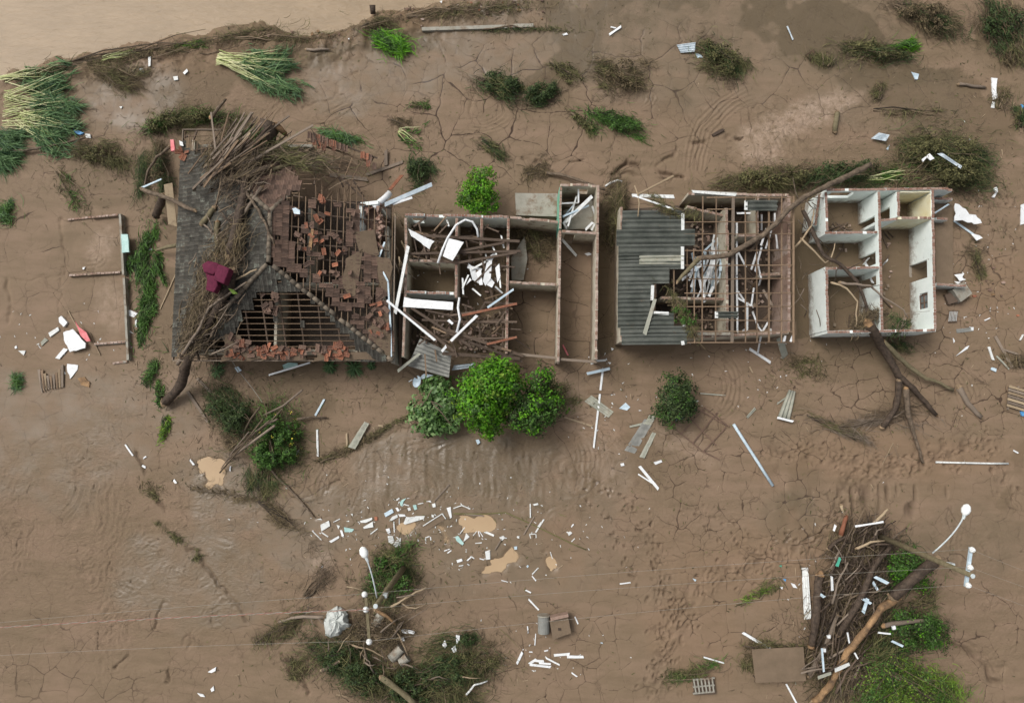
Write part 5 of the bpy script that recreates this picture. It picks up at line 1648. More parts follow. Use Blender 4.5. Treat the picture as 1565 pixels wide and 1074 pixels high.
board('pale blue strip on the porch of the white house', (1428, 326), (1450, 312), 2.5, 'bluewhite', .04, (.6, 1.0), 'strip', 'strip')
# debris right of it
scrap('large torn white sheet right of the white house porch', [(1458, 312), (1474, 320), (1480, 328), (1490, 329), (1500, 341), (1488, 343), (1470, 337), (1457, 338)], 'white', .05, .55, .05, 'torn_sheet', 'sheet', rough=.03)
scrap('small torn white sheet below the large one by the porch', [(1484, 358), (1496, 360), (1501, 364), (1492, 368)], 'white', .03, .3, .06, 'torn_sheet', 'sheet', rough=.02)
board('white strip leading from the porch to the small torn sheet', (1457, 338), (1490, 361), 3, 'bluewhite', .04, None, 'strip', 'strip')
for poly in [[(1458, 420), (1473, 418), (1470, 424), (1474, 428), (1466, 430)], [(1458, 430), (1476, 432), (1468, 437)], [(1470, 442), (1478, 444), (1476, 448)], [(1471, 454), (1475, 455), (1473, 458)]]:
    scrap('', poly, 'white', .03, .25, .1, 'torn_sheet', 'sheet', 'torn scraps by the low porch wall', '{} from left of the torn white scraps by the low porch wall', rough=.02)

# broken brick, plaster and wood washed together on the room floors
def rubble(house, boxes, n_, zt):
    for m_, k in (('oldbrick', .35), ('darkwood', .4), ('oldplaster', .25)):
        bm = MB()
        for _ in range(int(n_ * k)):
            x0, y0, x1, y1 = random.choice(boxes)
            q = P(random.uniform(x0, x1), random.uniform(y0, y1), zt * random.random())
            q.z += max(gz(q.x, q.y), .05)
            a = random.uniform(0, 6.28); e = Vector((math.cos(a), math.sin(a), random.gauss(0, .3))).normalized()
            s_ = e.cross(Vector((0, 0, 1))).normalized()
            L, w_ = (random.uniform(.15, .7), .03) if m_ == 'darkwood' else (random.uniform(.05, .13), random.uniform(.03, .08))
            bm.box(q, e * L, s_ * w_, s_.cross(e) * .03)
        bm.build('rubble', m_, house, kind='stuff')
rubble(house2, [(625, 345, 770, 395), (700, 400, 772, 535), (625, 475, 772, 540), (625, 480, 772, 540)], 330, .35)
rubble(house3, [(1055, 305, 1108, 500), (1125, 310, 1200, 500), (1010, 420, 1105, 500)], 360, .35)
rubble(house4, [(1268, 345, 1300, 352), (1262, 365, 1335, 405), (1350, 345, 1362, 500), (1270, 480, 1335, 500), (1370, 480, 1395, 500)], 60, .1)
# ---------------------------------------------------------------- upright trees and shrubs
tree('green_tree', 'large bright green tree below the roofless house, left of its darker twin', 752, 602, 4.2,
     [(-18, -30, 2.9, 24, .9), (12, -38, 3.0, 20, .8), (-28, -4, 3.1, 24, .9), (4, -8, 3.5, 30, 1.0), (24, -14, 3.0, 22, .8), (-14, 18, 3.0, 24, .9), (-6, 44, 2.5, 22, .8), (-22, 34, 2.4, 18, .7), (14, 20, 2.6, 20, .8), (-2, 58, 2.0, 12, .5)],
     'brightgreen', 330, 18, .19, .30, extra=[('yellowgreen', .3, .18), ('midgreen', .45, .18)], trunk_r=.14)
tree('green_tree', 'darker green tree with a brown twiggy patch, right of the large bright green tree', 822, 612, 3.6,
     [(-2, -28, 2.3, 20, .7), (-10, 12, 2.6, 22, .8), (-24, 30, 2.2, 18, .7), (6, 30, 2.4, 20, .7), (-20, -2, 1.9, 18, .6), (22, 0, 1.8, 18, .6)],
     'midgreen', 170, 16, .16, .27, extra=[('brightgreen', .35, .17), ('dkgreen', .4, .16)], trunk_r=.11)
brush('withered_branch', 'withered brown-green branches on the right side of the twin trees', 'branch', 845, 605, 20, 30, 60, ['olive', 'straw'], 500, 16, .035, 1.9, 40, stems=2, leafy=60, leafmat='olive')
tree('green_tree', 'bright green leafy bush behind the top wall of the roofless house', 729, 293, 2.6,
     [(9, -22, 1.7, 17, .6), (-14, -2, 1.7, 18, .6), (12, -2, 1.8, 18, .6), (-6, 12, 1.6, 18, .6), (16, 14, 1.4, 16, .5), (-22, 10, 1.3, 12, .5), (2, 22, 1.3, 14, .5)],
     'brightgreen', 190, 16, .14, .22, extra=[('yellowgreen', .4, .13), ('midgreen', .3, .13)], trunk_r=.08)
tree('seedling', 'thin sprig of bright leaves just above the leafy bush', 722, 262, .8, [(0, 0, .5, 4, .25), (-4, 8, .4, 4, .2), (-10, 20, .4, 5, .2)], 'yellowgreen', 26, 8, .1, .1, cat='plant', trunk_r=.02)
tree('dark_shrub', 'dense dark green round shrub below the corrugated-roofed house', 1032, 606, 2.4,
     [(0, -24, 1.4, 19, .6), (-12, 0, 1.5, 20, .7), (14, -2, 1.5, 20, .7), (-2, 18, 1.4, 22, .6), (16, 18, 1.2, 15, .5), (-16, 20, 1.1, 14, .5)],
     'dkgreen', 260, 15, .14, .24, extra=[('midgreen', .35, .12)], trunk_r=.09)
tree('broad_leaf_bush', 'fallen bush with broad pale green leaves, left of the bright green tree', 668, 624, 1.6,
     [(2, -28, .9, 20, .5), (-18, 6, .8, 20, .5), (10, -6, 1.0, 22, .5), (-4, 24, .8, 20, .4), (18, 18, .7, 18, .4)],
     'paleleaf', 190, 9, .30, .3, extra=[('midgreen', .5, .24)], trunk_r=.06)
for k, (a, b_) in enumerate([((640, 625), (660, 595)), ((655, 610), (690, 650)), ((657, 612), (676, 622))]):
    bent('', [(a[0], a[1], 1.2), ((a[0] + b_[0]) / 2 + 2, (a[1] + b_[1]) / 2, 1.5), (b_[0], b_[1], 1.6)], 1.6, 'bark2', 'branch', 'branch', group='branches of the broad-leaf bush', ordt='{} from left of the bare branches on the broad-leaf bush')
# bottom right growth
tree('feathery_tree', 'feathery yellow-green tree at the bottom edge, right of the debris heap', 1385, 1045, 4.5,
     [(-50, -10, 2.2, 34, .9), (-10, -24, 2.6, 34, .9), (25, 0, 3.2, 34, 1.0), (-20, 20, 3.0, 36, 1.0), (45, 25, 2.6, 30, .8), (-60, 25, 2.4, 28, .8), (60, 40, 2.0, 22, .6)],
     'yellowgreen', 60, 12, .11, .6, extra=[('midgreen', 1.0, .11), ('dkgreen', .6, .1)], trunk_r=.1)
for nm_, (u, v, ru, rv, a, zb_) in {'left wispy olive plumes of the feathery tree': (1335, 1035, 46, 34, 60, 0), 'middle wispy plumes of the feathery tree': (1378, 1030, 50, 36, -35, 0), 'right yellow-green plumes of the feathery tree': (1412, 1055, 44, 28, -20, 0)}.items():
    brush('feathery_branch', nm_, 'branch', u, v, ru, rv, a, ['yellowgreen', 'midgreen', 'olive'], 2000, 17, .034, 2.4, 44, stems=4, fan=1.0)
tree('green_shrub', 'leafy green shrub right of the stripped orange log', 1405, 960, 1.8, [(10, -5, 1.0, 24, .5), (-12, 6, .9, 22, .5), (26, 8, .8, 18, .4), (18, 22, .6, 14, .3), (-25, -8, .8, 16, .4)], 'midgreen', 120, 14, .13, .3, cat='shrub', extra=[('dkgreen', .6, .12), ('brightgreen', .2, .12)])
brush('fallen_bush', 'wispy green brush around the shrub right of the stripped log', 'bush', 1400, 962, 42, 26, 10, ['midgreen', 'olive', 'dkgreen'], 900, 16, .03, .8, 40)
tree('green_shrub', 'leafy green shrub beside the power pole base above the orange log', 1388, 868, 1.6, [(0, -14, .9, 20, .5), (12, 8, .9, 18, .5), (-14, 14, .8, 18, .4), (18, 20, .6, 12, .3), (-20, -5, .7, 16, .4)], 'midgreen', 110, 14, .12, .28, cat='shrub', extra=[('brightgreen', .45, .11)])
brush('fallen_bush', 'wispy green brush around the shrub by the power pole', 'bush', 1380, 872, 40, 36, 40, ['midgreen', 'dkgreen', 'olive'], 900, 16, .03, .9, 45)

# ---------------------------------------------------------------- cane clumps and grasses along the bank
canes('cane_clump', 'big fan of pale flattened cane stalks left of the river bank debris', 335, 92, -12, 60, 125, 20, 14, .034, 'bluegreen', 26, 22)
canes('cane_clump', 'blue-green cane clump with pale stalks at the far left edge', 10, 165, 2, 40, 110, 22, 40, .032, 'bluegreen', 34, 24)
canes('cane_clump', 'lower cane clump fanning down right at the left edge', 35, 178, -28, 30, 85, 24, 24, .03, 'bluegreen', 34, 22)
canes('cane_clump', 'small pale cane bundle above the blue-green clump', 5, 122, 5, 12, 75, 10, 6, .035, 'bluegreen', 20, 14)
canes('cane_clump', 'few pale canes beside the river at the upper left', 160, 94, 8, 7, 55, 8, 5, .03, 'olive', 12, 10)
canes('cane_clump', 'broken light green canes lying alone behind the torn roof strip', 610, 202, -25, 6, 38, 35, 4, .03, 'midgreen', 16, 10)
canes('cane_clump', 'dark blue-green cane leaves at the left edge below the big clump', -8, 225, -30, 20, 35, 60, 30, .025, 'bluegreen', 80, 22, stalkmat='dkgreen')
canes('cane_clump', 'pale canes and leaves caught on the brush above the white house', 1320, 274, 6, 16, 75, 10, 7, .035, 'midgreen', 26, 16)
brush('grass_clump', 'bright green combed grass clump on the bank', 'plant', 597, 70, 26, 17, -35, ['brightgreen', 'midgreen'], 900, 24, .05, .5, 14, fan=.3, stems=0)
brush('grass_clump', 'small bright grass tuft near the top left bank', 'plant', 302, 69, 22, 5, 5, ['midgreen', 'yellowgreen'], 240, 14, .04, .25, 20, stems=0)
brush('grass_clump', 'blue-green grass behind the torn roof strip', 'plant', 525, 212, 26, 10, -18, ['bluegreen', 'midgreen'], 420, 18, .045, .4, 22, stems=0)
brush('grass_clump', 'green weed patch at the left edge above the sunken foundation', 'plant', 10, 328, 16, 16, 30, ['midgreen', 'bluegreen'], 420, 14, .04, .4, 60, stems=0)
brush('grass_clump', 'small green weed beside the plank fence piece', 'plant', 28, 583, 10, 10, 90, ['bluegreen', 'midgreen'], 240, 12, .04, .4, 60, stems=0)
for (u, v, r_, lb) in [(506, 563, 13, 'left grass tuft under the lower eave of the tile-roofed house'), (542, 566, 16, 'largest grass tuft under the lower eave of the tile-roofed house'), (568, 562, 7, 'smallest grass tuft under the lower eave of the tile-roofed house'), (334, 568, 14, 'grass tuft beside the broken trunk below the tile-roofed house')]:
    o = G(u, v - 4)
    t = root('grass_tuft', o); tag(t, lb, 'grass')
    L = []
    for k in range(46):
        a = random.uniform(0, 6.28) if k % 3 else random.uniform(-2.6, -.5)
        L.append(strands((o.x + math.cos(a) * r_ * PX * .45, o.y + math.sin(a) * r_ * PX * .45, o.z), 4, 2, 1, math.degrees(a), 8, r_ * 1.0, .045, .2, arch=.5))
    quads('blades', *merge(*L), 'bluegreen', t)
# creeping green strip left of the tile-roofed house
for (u, v, ru, rv, a, n_, lb) in [(222, 385, 14, 34, 80, 700, 'upper part of the creeping green strip left of the tile-roofed house'), (226, 440, 14, 32, 85, 700, 'middle of the creeping green strip left of the tile-roofed house'), (224, 490, 12, 26, 85, 450, 'lower end of the creeping green strip left of the tile-roofed house'), (245, 408, 6, 22, 110, 160, 'thin green shoot right of the creeping strip'), (205, 395, 7, 16, 70, 140, 'thin green shoot left of the creeping strip'), (230, 570, 9, 18, 60, 200, 'small green weed tuft left of the broken trunk'), (245, 600, 6, 16, 100, 130, 'weed tuft just below the broken trunk tip'), (252, 656, 6, 14, 80, 110, 'lone yellow-green weed left of the flowering bush')]:
    o = G(u, v); t = root('creeping_plant', o); tag(t, lb, 'plant')
    quads('foliage', *strands(o, n_, rv, ru, a, 40, 10, .045, .3), 'midgreen' if 'yellow' not in lb else 'yellowgreen', t)
    quads('foliage', *strands(o, n_ // 2, rv, ru, a, 40, 10, .045, .25), 'dkgreen', t)

# ---------------------------------------------------------------- uprooted, flattened bushes
B = brush
B('fallen_bush', 'dark green fallen bush behind the roofless house, left one of the pair', 'bush', 766, 136, 34, 24, -25, ['dkgreen', 'olive'], 950, 18, .035, .8, 24, leafy=120)
B('fallen_bush', 'dark green fallen bush behind the roofless house, right one of the pair', 'bush', 826, 146, 25, 18, 10, ['dkgreen', 'olive'], 700, 16, .035, .7, 30, leafy=90)
B('fallen_bush', 'sparse olive twigs lying above the right dark bush', 'bush', 866, 112, 28, 16, -35, ['olive'], 160, 16, .03, .3, 24, leafy=14)
B('fallen_bush', 'grey-brown fallen bush in the middle of the upper mud', 'bush', 948, 118, 34, 28, -20, ['straw', 'olive'], 800, 20, .032, .8, 30, leafy=60)
B('fallen_bush', 'small green fallen twig bundle left of the long fallen bush', 'bush', 893, 190, 24, 7, -40, ['olive', 'midgreen'], 260, 15, .035, .4, 22, leafy=20)
B('fallen_bush', 'long green fallen bush pointing right in the upper mud', 'bush', 945, 188, 40, 17, -18, ['midgreen', 'dkgreen'], 650, 20, .04, .6, 20, leafy=60)
B('fallen_bush', 'fallen bush with the blue corrugated scrap at its root', 'bush', 1101, 95, 34, 28, -40, ['olive', 'dkgreen'], 1000, 20, .035, .9, 24, leafy=90)
B('fallen_bush', 'brown-green uprooted bush near the upper right corner', 'bush', 1415, 30, 48, 24, -25, ['straw', 'dkgreen'], 1100, 22, .035, .9, 26, leafy=100)
B('fallen_bush', 'flattened bush with a bright grass end below the upper right bush', 'bush', 1345, 84, 46, 18, -12, ['olive', 'dkgreen'], 900, 20, .035, .7, 24, leafy=70)
B('grass_clump', 'bright grass end of the flattened bush at the upper right', 'plant', 1385, 72, 18, 10, 5, ['midgreen', 'brightgreen'], 260, 18, .045, .5, 14, stems=0)
B('fallen_bush', 'bushy debris with bare twigs at the right end of the top edge', 'bush', 1528, 40, 34, 36, -75, ['dkgreen', 'straw'], 1100, 22, .035, .9, 26, leafy=110)
B('fallen_bush', 'drooping lower tail of the corner bush at the right edge', 'bush', 1545, 86, 16, 22, -80, ['olive', 'straw'], 420, 18, .035, .6, 24)
B('fallen_bush', 'dense round heap of green brush behind the white house', 'bush', 1445, 248, 66, 50, -15, ['olive', 'dkgreen'], 3200, 22, .032, 1.5, 30, leafy=340)
B('fallen_bush', 'straw-brown left part of the round heap behind the white house', 'bush', 1395, 255, 30, 34, 50, ['straw'], 600, 22, .03, 1.0, 26)
B('fallen_bush', 'brush pile along the top edge of the purlin grid', 'bush', 1180, 275, 62, 22, 5, ['olive', 'straw'], 1500, 22, .032, 1.2, 32, leafy=130)
B('fallen_bush', 'brush pile behind the left half of the white house', 'bush', 1285, 268, 58, 20, 8, ['dkgreen', 'straw'], 1300, 22, .032, 1.1, 30, leafy=120, leafmat='dkgreen')
B('fallen_bush', 'dark green bush behind the top left corner of the roofless house', 'bush', 640, 266, 20, 17, 80, ['dkgreen'], 500, 14, .035, .8, 60, leafy=70)
B('fallen_bush', 'small grey-green fallen sprig above the leafy bush', 'bush', 755, 230, 22, 10, -38, ['olive', 'dkgreen'], 320, 15, .035, .4, 20)
B('fallen_bush', 'small dead clump left of the wall of the narrow end room', 'bush', 822, 262, 16, 13, 20, ['straw'], 260, 14, .03, .4, 50)
B('fallen_bush', 'tiny green sprig in the mud behind the torn roof strip', 'bush', 643, 160, 16, 9, 0, ['midgreen', 'olive'], 150, 10, .035, .3, 50, stems=1)
B('fallen_bush', 'tiny brown sprig above the broken light green canes', 'bush', 612, 188, 14, 8, -20, ['straw'], 120, 10, .03, .3, 50, stems=1)
B('fallen_bush', 'brown combed brush on the river bank at the upper left', 'bush', 188, 120, 40, 22, -25, ['straw', 'olive'], 1000, 24, .03, .6, 22)
B('fallen_bush', 'olive brush beside the blue bag at the left', 'bush', 150, 236, 42, 20, -20, ['olive', 'straw'], 900, 22, .03, .6, 26, leafy=40)
B('fallen_bush', 'thin green sprigs below the olive brush at the left', 'bush', 110, 290, 34, 16, -50, ['olive', 'midgreen'], 220, 14, .035, .3, 40, stems=2)
B('fallen_bush', 'grassy brush at the upper left corner of the tile-roofed house', 'bush', 262, 190, 40, 16, 20, ['olive', 'midgreen'], 800, 20, .03, .9, 34, leafy=60)
B('fallen_bush', 'green brush beside the top eave of the tile-roofed house', 'bush', 330, 182, 44, 12, -5, ['olive', 'midgreen'], 700, 20, .03, 1.0, 30, leafy=60)
B('fallen_bush', 'dead twiggy brush along the left eave of the tile-roofed house', 'bush', 250, 262, 40, 12, 100, ['straw', 'dkgreen'], 900, 22, .03, 1.2, 34)
B('fallen_bush', 'dark brush between the left eave and the green strip', 'bush', 222, 265, 30, 14, 80, ['dkgreen', 'olive'], 500, 18, .03, .7, 30)
B('fallen_bush', 'dead brush caught in the middle room of the roofless house', 'bush', 812, 362, 34, 26, -40, ['straw', 'olive'], 900, 20, .03, .7, 34)
B('fallen_bush', 'dead brush wedged between the roofless and the corrugated-roofed house', 'bush', 940, 330, 44, 16, 85, ['straw', 'olive'], 1200, 22, .03, 1.8, 30)
B('fallen_bush', 'vine draped over the bare rafters beside the corrugated sheets', 'vine', 1042, 480, 34, 10, 120, ['olive', 'straw'], 500, 16, .03, .5, 40, zb=2.9, leafy=30, leafmat='midgreen')
B('fallen_bush', 'dry vine over the upper edge of the purlin grid', 'vine', 1030, 322, 34, 10, -25, ['olive', 'straw'], 360, 16, .03, .4, 40, zb=2.9)
B('fallen_bush', 'tangled root ball of the fallen tree on the white house wall', 'root ball', 1322, 488, 20, 17, 40, ['straw', 'twig'], 800, 14, .03, .9, 70, zb=2.0)
B('fallen_bush', 'small dark branch hanging over the lower wall of the white house', 'branch', 1370, 500, 14, 12, 60, ['dkgreen'], 260, 12, .03, .5, 60, zb=1.9)
B('fallen_bush', 'green twig left by the fallen trunk below the white house', 'branch', 1372, 530, 16, 9, -40, ['dkgreen', 'olive'], 200, 12, .03, .4, 50)
B('fallen_bush', 'grassy tuft beside the debris right of the white house', 'bush', 1494, 400, 20, 13, 100, ['olive', 'straw'], 320, 14, .03, .4, 40)
B('fallen_bush', 'brush at the right edge below the corner bush', 'bush', 1558, 180, 14, 18, 80, ['dkgreen', 'olive'], 320, 14, .035, .5, 50)
B('fallen_bush', 'brush around the post in the upper right mud', 'bush', 1343, 140, 13, 14, 80, ['olive', 'straw'], 240, 12, .03, .4, 60)
B('fallen_bush', 'thin brush line left of the flattened bush at the upper right', 'bush', 1262, 92, 10, 40, 75, ['olive'], 260, 14, .03, .3, 30)
B('fallen_bush', 'thin olive sprigs in the mud at the right', 'bush', 1400, 175, 60, 12, -5, ['olive', 'straw'], 160, 14, .03, .2, 60, stems=2)
B('fallen_bush', 'brush patch at the right edge by the pallet', 'bush', 1558, 550, 10, 22, 90, ['straw'], 220, 12, .03, .4, 60)
B('fallen_bush', 'clump of twigs by the white post at the right', 'bush', 1530, 150, 16, 20, 70, ['straw', 'olive'], 220, 14, .03, .3, 50)
# flowering bush and its darker half
B('fallen_bush', 'dark green half of the uprooted flowering bush, towards the trunk', 'bush', 358, 640, 44, 34, -45, ['dkgreen', 'straw'], 1700, 20, .032, 1.0, 34, leafy=160)
t = brush('flowering_bush', 'uprooted leafy bush with a few yellow flowers beside the round puddle', 'bush', 425, 668, 48, 42, -70, ['midgreen', 'olive', 'dkgreen'], 1300, 15, .032, 1.3, 50, leafy=330, leafmat='midgreen', leafsize=.14)
Vv, Q_ = crown([(P(425 + a, 672 + b_, 1.3).x, P(425 + a, 672 + b_, 1.3).y, 1.2, .7, .7, .5) for a, b_ in ((-10, -5), (18, 8), (14, -36))], 13, 3, .09, .1)
quads('flowers', Vv, Q_, 'flower', t)
for k, (a, b_) in enumerate([((336, 722), (402, 640)), ((338, 716), (380, 660)), ((345, 705), (432, 624)), ((352, 700), (420, 650)), ((372, 662), (397, 622)), ((400, 636), (462, 596)), ((350, 695), (412, 642)), ((380, 668), (424, 640))]):
    bent('', [(a[0], a[1], .15), (a[0] * .5 + b_[0] * .5 + random.uniform(-4, 4), a[1] * .5 + b_[1] * .5 + random.uniform(-4, 4), 1.3), (b_[0], b_[1], 1.9)], random.uniform(1.6, 4.2), random.choice(['bark2', 'twig', 'greywood']), 'stem', 'branch', group='stems of the flowering bush', ordt='{} from left of the bare stems rising from the flowering bush')
B('fallen_bush', 'trailing green twigs below the flowering bush', 'branch', 400, 740, 20, 30, -80, ['olive', 'dkgreen'], 420, 22, .03, .35, 22)
B('fallen_bush', 'faint grass line left of the round puddle', 'grass', 232, 745, 12, 34, 65, ['olive', 'straw'], 240, 10, .03, .15, 60, stems=0)
B('fallen_bush', 'thin weeds along the groove at the lower left', 'grass', 268, 820, 5, 30, 60, ['olive'], 120, 10, .03, .15, 60, stems=0)
B('fallen_bush', 'thin weeds low in the groove at the lower left', 'grass', 305, 850, 8, 12, 60, ['olive'], 80, 10, .03, .15, 60, stems=0)
B('fallen_bush', 'brush trail with twigs left of the corrugated plank strip', 'bush', 522, 690, 30, 8, 25, ['straw', 'olive'], 320, 14, .03, .2, 40, stems=2)
B('fallen_bush', 'brush trail between the plank strip and the broad-leaf bush', 'bush', 590, 655, 48, 6, 30, ['straw', 'olive'], 340, 14, .03, .2, 30, stems=1)
B('fallen_bush', 'dead brush spread below the round puddle', 'bush', 345, 755, 40, 12, -10, ['straw'], 160, 14, .03, .12, 50, stems=1)
B('fallen_bush', 'twiggy brush left of the white scraps', 'bush', 430, 785, 34, 14, -30, ['straw'], 220, 18, .03, .25, 40, stems=5)
# lower middle tangle
B('fallen_bush', 'brush around the foot of the left power pole', 'bush', 595, 880, 34, 40, 60, ['olive', 'dkgreen'], 1500, 22, .032, .8, 40, leafy=120, leafmat='midgreen')
B('fallen_bush', 'green brush right under the left street lamp', 'bush', 612, 850, 22, 14, 30, ['midgreen', 'olive'], 420, 16, .035, .5, 40)
B('fallen_bush', 'bare wiry twigs left of the left street lamp', 'bush', 490, 880, 32, 26, 50, ['twig'], 70, 34, .03, .3, 50, stems=4, curl=.9)
B('fallen_bush', 'large tangle of brush at the bottom edge, left half', 'bush', 545, 1020, 64, 40, -25, ['olive', 'dkgreen'], 2300, 22, .032, 1.1, 36, leafy=190, leafmat='dkgreen')
B('fallen_bush', 'large tangle of brush at the bottom edge, right half', 'bush', 660, 1030, 74, 40, 15, ['olive', 'dkgreen'], 2600, 22, .032, 1.1, 36, leafy=190, leafmat='dkgreen')
B('fallen_bush', 'brush reaching right from the bottom tangle', 'bush', 725, 1010, 34, 20, 10, ['olive', 'straw'], 500, 18, .03, .6, 36, leafy=30)
B('fallen_bush', 'small dark shrub near the concrete pipe', 'bush', 716, 975, 10, 9, 40, ['dkgreen'], 200, 10, .035, .5, 60, leafy=30)
B('fallen_bush', 'brush fringe left of the plastic sack', 'bush', 430, 960, 36, 16, 30, ['olive', 'straw'], 420, 18, .03, .4, 34, stems=3)
B('fallen_bush', 'thin brush fringe at the left of the bottom tangle', 'bush', 455, 1020, 16, 22, -60, ['olive', 'straw'], 260, 16, .03, .3, 34, stems=1)
B('fallen_bush', 'straw brush over the left pole and sack', 'bush', 575, 965, 44, 34, 0, ['straw', 'twig'], 1100, 24, .03, .9, 44, stems=6)
B('fallen_bush', 'weeds around the slatted crate at the bottom', 'bush', 1060, 1028, 36, 14, 10, ['olive', 'midgreen'], 420, 16, .03, .4, 40, stems=2)
B('fallen_bush', 'weeds along the top edge of the muddy table slab', 'bush', 1180, 985, 38, 10, 0, ['olive', 'straw'], 320, 14, .03, .3, 40, stems=1)
B('fallen_bush', 'weeds along the left edge of the muddy table slab', 'bush', 1143, 1010, 10, 26, 85, ['olive', 'straw'], 300, 14, .03, .4, 40, stems=1)
B('fallen_bush', 'yellow-green weeds in the mud left of the debris heap', 'bush', 1165, 902, 38, 8, 25, ['olive', 'yellowgreen'], 240, 12, .035, .2, 34, stems=1)
B('fallen_bush', 'dry brush right of the shrub by the orange log', 'bush', 1405, 920, 24, 14, 30, ['straw', 'olive'], 420, 16, .03, .5, 44)
# net-like brown drift below the white house
B('fallen_bush', 'grey fishing-net like drift under the fallen branches', 'drift', 1350, 640, 62, 13, 8, ['greywood', 'twig'], 340, 30, .025, .12, 16, stems=4)
B('fallen_bush', 'brown drift fold left of the fallen branches', 'drift', 1280, 655, 44, 8, -25, ['greywood', 'olive'], 240, 26, .025, .12, 12, stems=3)
B('fallen_bush', 'dark drift of silt and grass below the white house corner', 'drift', 1235, 560, 18, 46, 88, ['straw', 'olive'], 340, 14, .03, .1, 50, stems=0)
B('fallen_bush', 'mud-coloured drift of twigs along the bank beside the river', 'drift', 270, 72, 150, 14, 10, ['straw', 'olive'], 800, 18, .03, .25, 30, stems=5)
B('fallen_bush', 'straw drift around the dark post on the bank', 'drift', 580, 36, 26, 12, 15, ['straw', 'olive'], 420, 16, .03, .4, 34)
B('fallen_bush', 'straw drift along the top edge of the mud', 'drift', 720, 18, 90, 12, 5, ['straw', 'olive'], 520, 18, .03, .25, 30, stems=3)
B('fallen_bush', 'grass growing over the buried kerb at the top', 'drift', 800, 47, 60, 5, 0, ['olive', 'dkgreen'], 260, 12, .03, .25, 34, stems=1)
B('fallen_bush', 'straw drift on the bank left of the bright grass clump', 'drift', 440, 60, 80, 10, 0, ['straw', 'olive'], 320, 16, .03, .2, 30, stems=2)
B('fallen_bush', 'weeds on the bank by the small cane bundle', 'drift', 70, 110, 50, 10, 12, ['olive', 'dkgreen'], 360, 16, .03, .3, 30, stems=2)
# ---------------------------------------------------------------- trunks and boards piled on the tile-roofed house
def rz(u, v):
    """height of the tiled roof (or of the ground) under a photo point"""
    for fc in (fW, fN, fE, fS):
        o, e, g, n, pl = fc
        p0, p1 = P(u, v, 7), P(u, v, 0)
        t_ = (o - p0).dot(n) / (p1 - p0).dot(n)
        q = p0.lerp(p1, t_)
        if poly_in((q - o).dot(e), (q - o).dot(g), pl):
            return q.z
    p = P(u, v, 0)
    return gz(p.x, p.y)

def rlog(label, pts, r, lift=.05, **k):
    return log(label, [(u, v, (z if z is not None else rz(u, v) + r * PX + lift)) for (u, v, z) in [(p + (None,))[:3] for p in pts]], r, **k)

rlog('thick dark broken trunk leaning off the lower left corner of the tiled roof', [(253, 615, .4), (277, 588, 1.0), (287, 552, 2.6), (308, 514, 3.6), (333, 469, 4.3), (349, 440, 4.8), (356, 415, 5.0)], 7.0, m='bark', taper=.8, branches=9, ends='endwood', jag=.2)
rlog('thick dark trunk lying up the middle of the tiled roof', [(352, 392, 5.0), (362, 345, 5.1), (372, 306, 4.9), (377, 272, 4.6)], 7.0, m='bark', taper=.75, branches=6, jag=.2)
rlog('grey knotted branch crossing the left eave of the tiled roof', [(218, 290, 2.6), (240, 298, 2.9), (258, 304, 3.1), (298, 322, 3.8)], 3.2, taper=.9)
rlog('brown branch lying level at the top of the roof pile', [(345, 276), (378, 266), (414, 254)], 4.5, lift=.35, taper=.7)
rlog('short sawn log with mossy end on the tiled roof', [(309, 343), (318, 332), (328, 318)], 4.0, taper=.95, m='polewood')
rlog('thin branch rising from the sawn log on the tiled roof', [(329, 322), (332, 305), (336, 293)], 1.8)
rlog('upright pale stub standing on the tiled roof', [(332, 388), (332, 362), (333, 340)], 4.2, taper=.9, m='polewood', ends='orangewood')
rlog('long curved branch lying down the brown side of the ridge', [(363, 273), (378, 297), (390, 315), (405, 340), (413, 357), (419, 373)], 2.4, lift=.25, ends='orangewood')
rlog('straight pale pole crossing the curved branch on the roof', [(399, 286), (376, 322), (354, 355)], 2.6, lift=.35, m='greywood')
rlog('thin pale branch lying beside the maroon armchair', [(352, 430), (375, 420), (392, 412)], 1.8, lift=.3, m='palewood')
rlog('long grey pole lying up the left flank of the roof pile', [(272, 556), (300, 500), (322, 460), (345, 425)], 3.0, lift=.45, m='greywood')
rlog('pale branch along the lower roof pile', [(280, 540), (305, 500), (320, 470), (350, 448), (376, 432)], 2.2, lift=.7, m='greywood')
rlog('grey log butting against the left eave', [(272, 374, 1.2), (240, 382, .5)], 3.6, m='polewood')
rlog('dark round log standing at the left eave', [(249, 300, 1.8), (238, 330, .5)], 6.0, m='bark', taper=.95)
rlog('thick dark root stump at the top of the roof pile', [(404, 228, 3.0), (409, 208, 3.6), (414, 186, 3.8)], 13, m='bark', taper=1.0, jag=.2, ends=None)
rlog('split orange root wood beside the dark stump', [(417, 192, 3.9), (428, 196, 3.8), (436, 205, 3.4)], 5.5, m='orangewood', jag=.3)
rlog('curved thin branch reaching left of the roof from the eave', [(260, 225, 2.8), (240, 240, 2.2), (226, 262, 1.4), (219, 290, .8)], 2.2)
rlog('stick pointing up beyond the top eave', [(322, 180, 1.6), (334, 165, 1.0), (345, 152, .5)], 3, m='bark2', ends='orangewood')
rlog('long thin branch sweeping over the torn corner', [(395, 290, 4.2), (430, 262, 3.9), (470, 250, 3.4), (520, 258, 2.6)], 2.2)
rlog('mossy branch lying over the north side of the roof', [(375, 262, 4.4), (420, 258, 4.2), (460, 246, 3.6), (500, 240, 2.9)], 3.2, m='polewood', branches=4)
board('white plank standing against the left eave of the tiled roof', (257, 281), (264, 345), 10.5, 'palewood', .08, (2.6, 2.2), 'plank', 'plank', up=(.3, 0, 1))
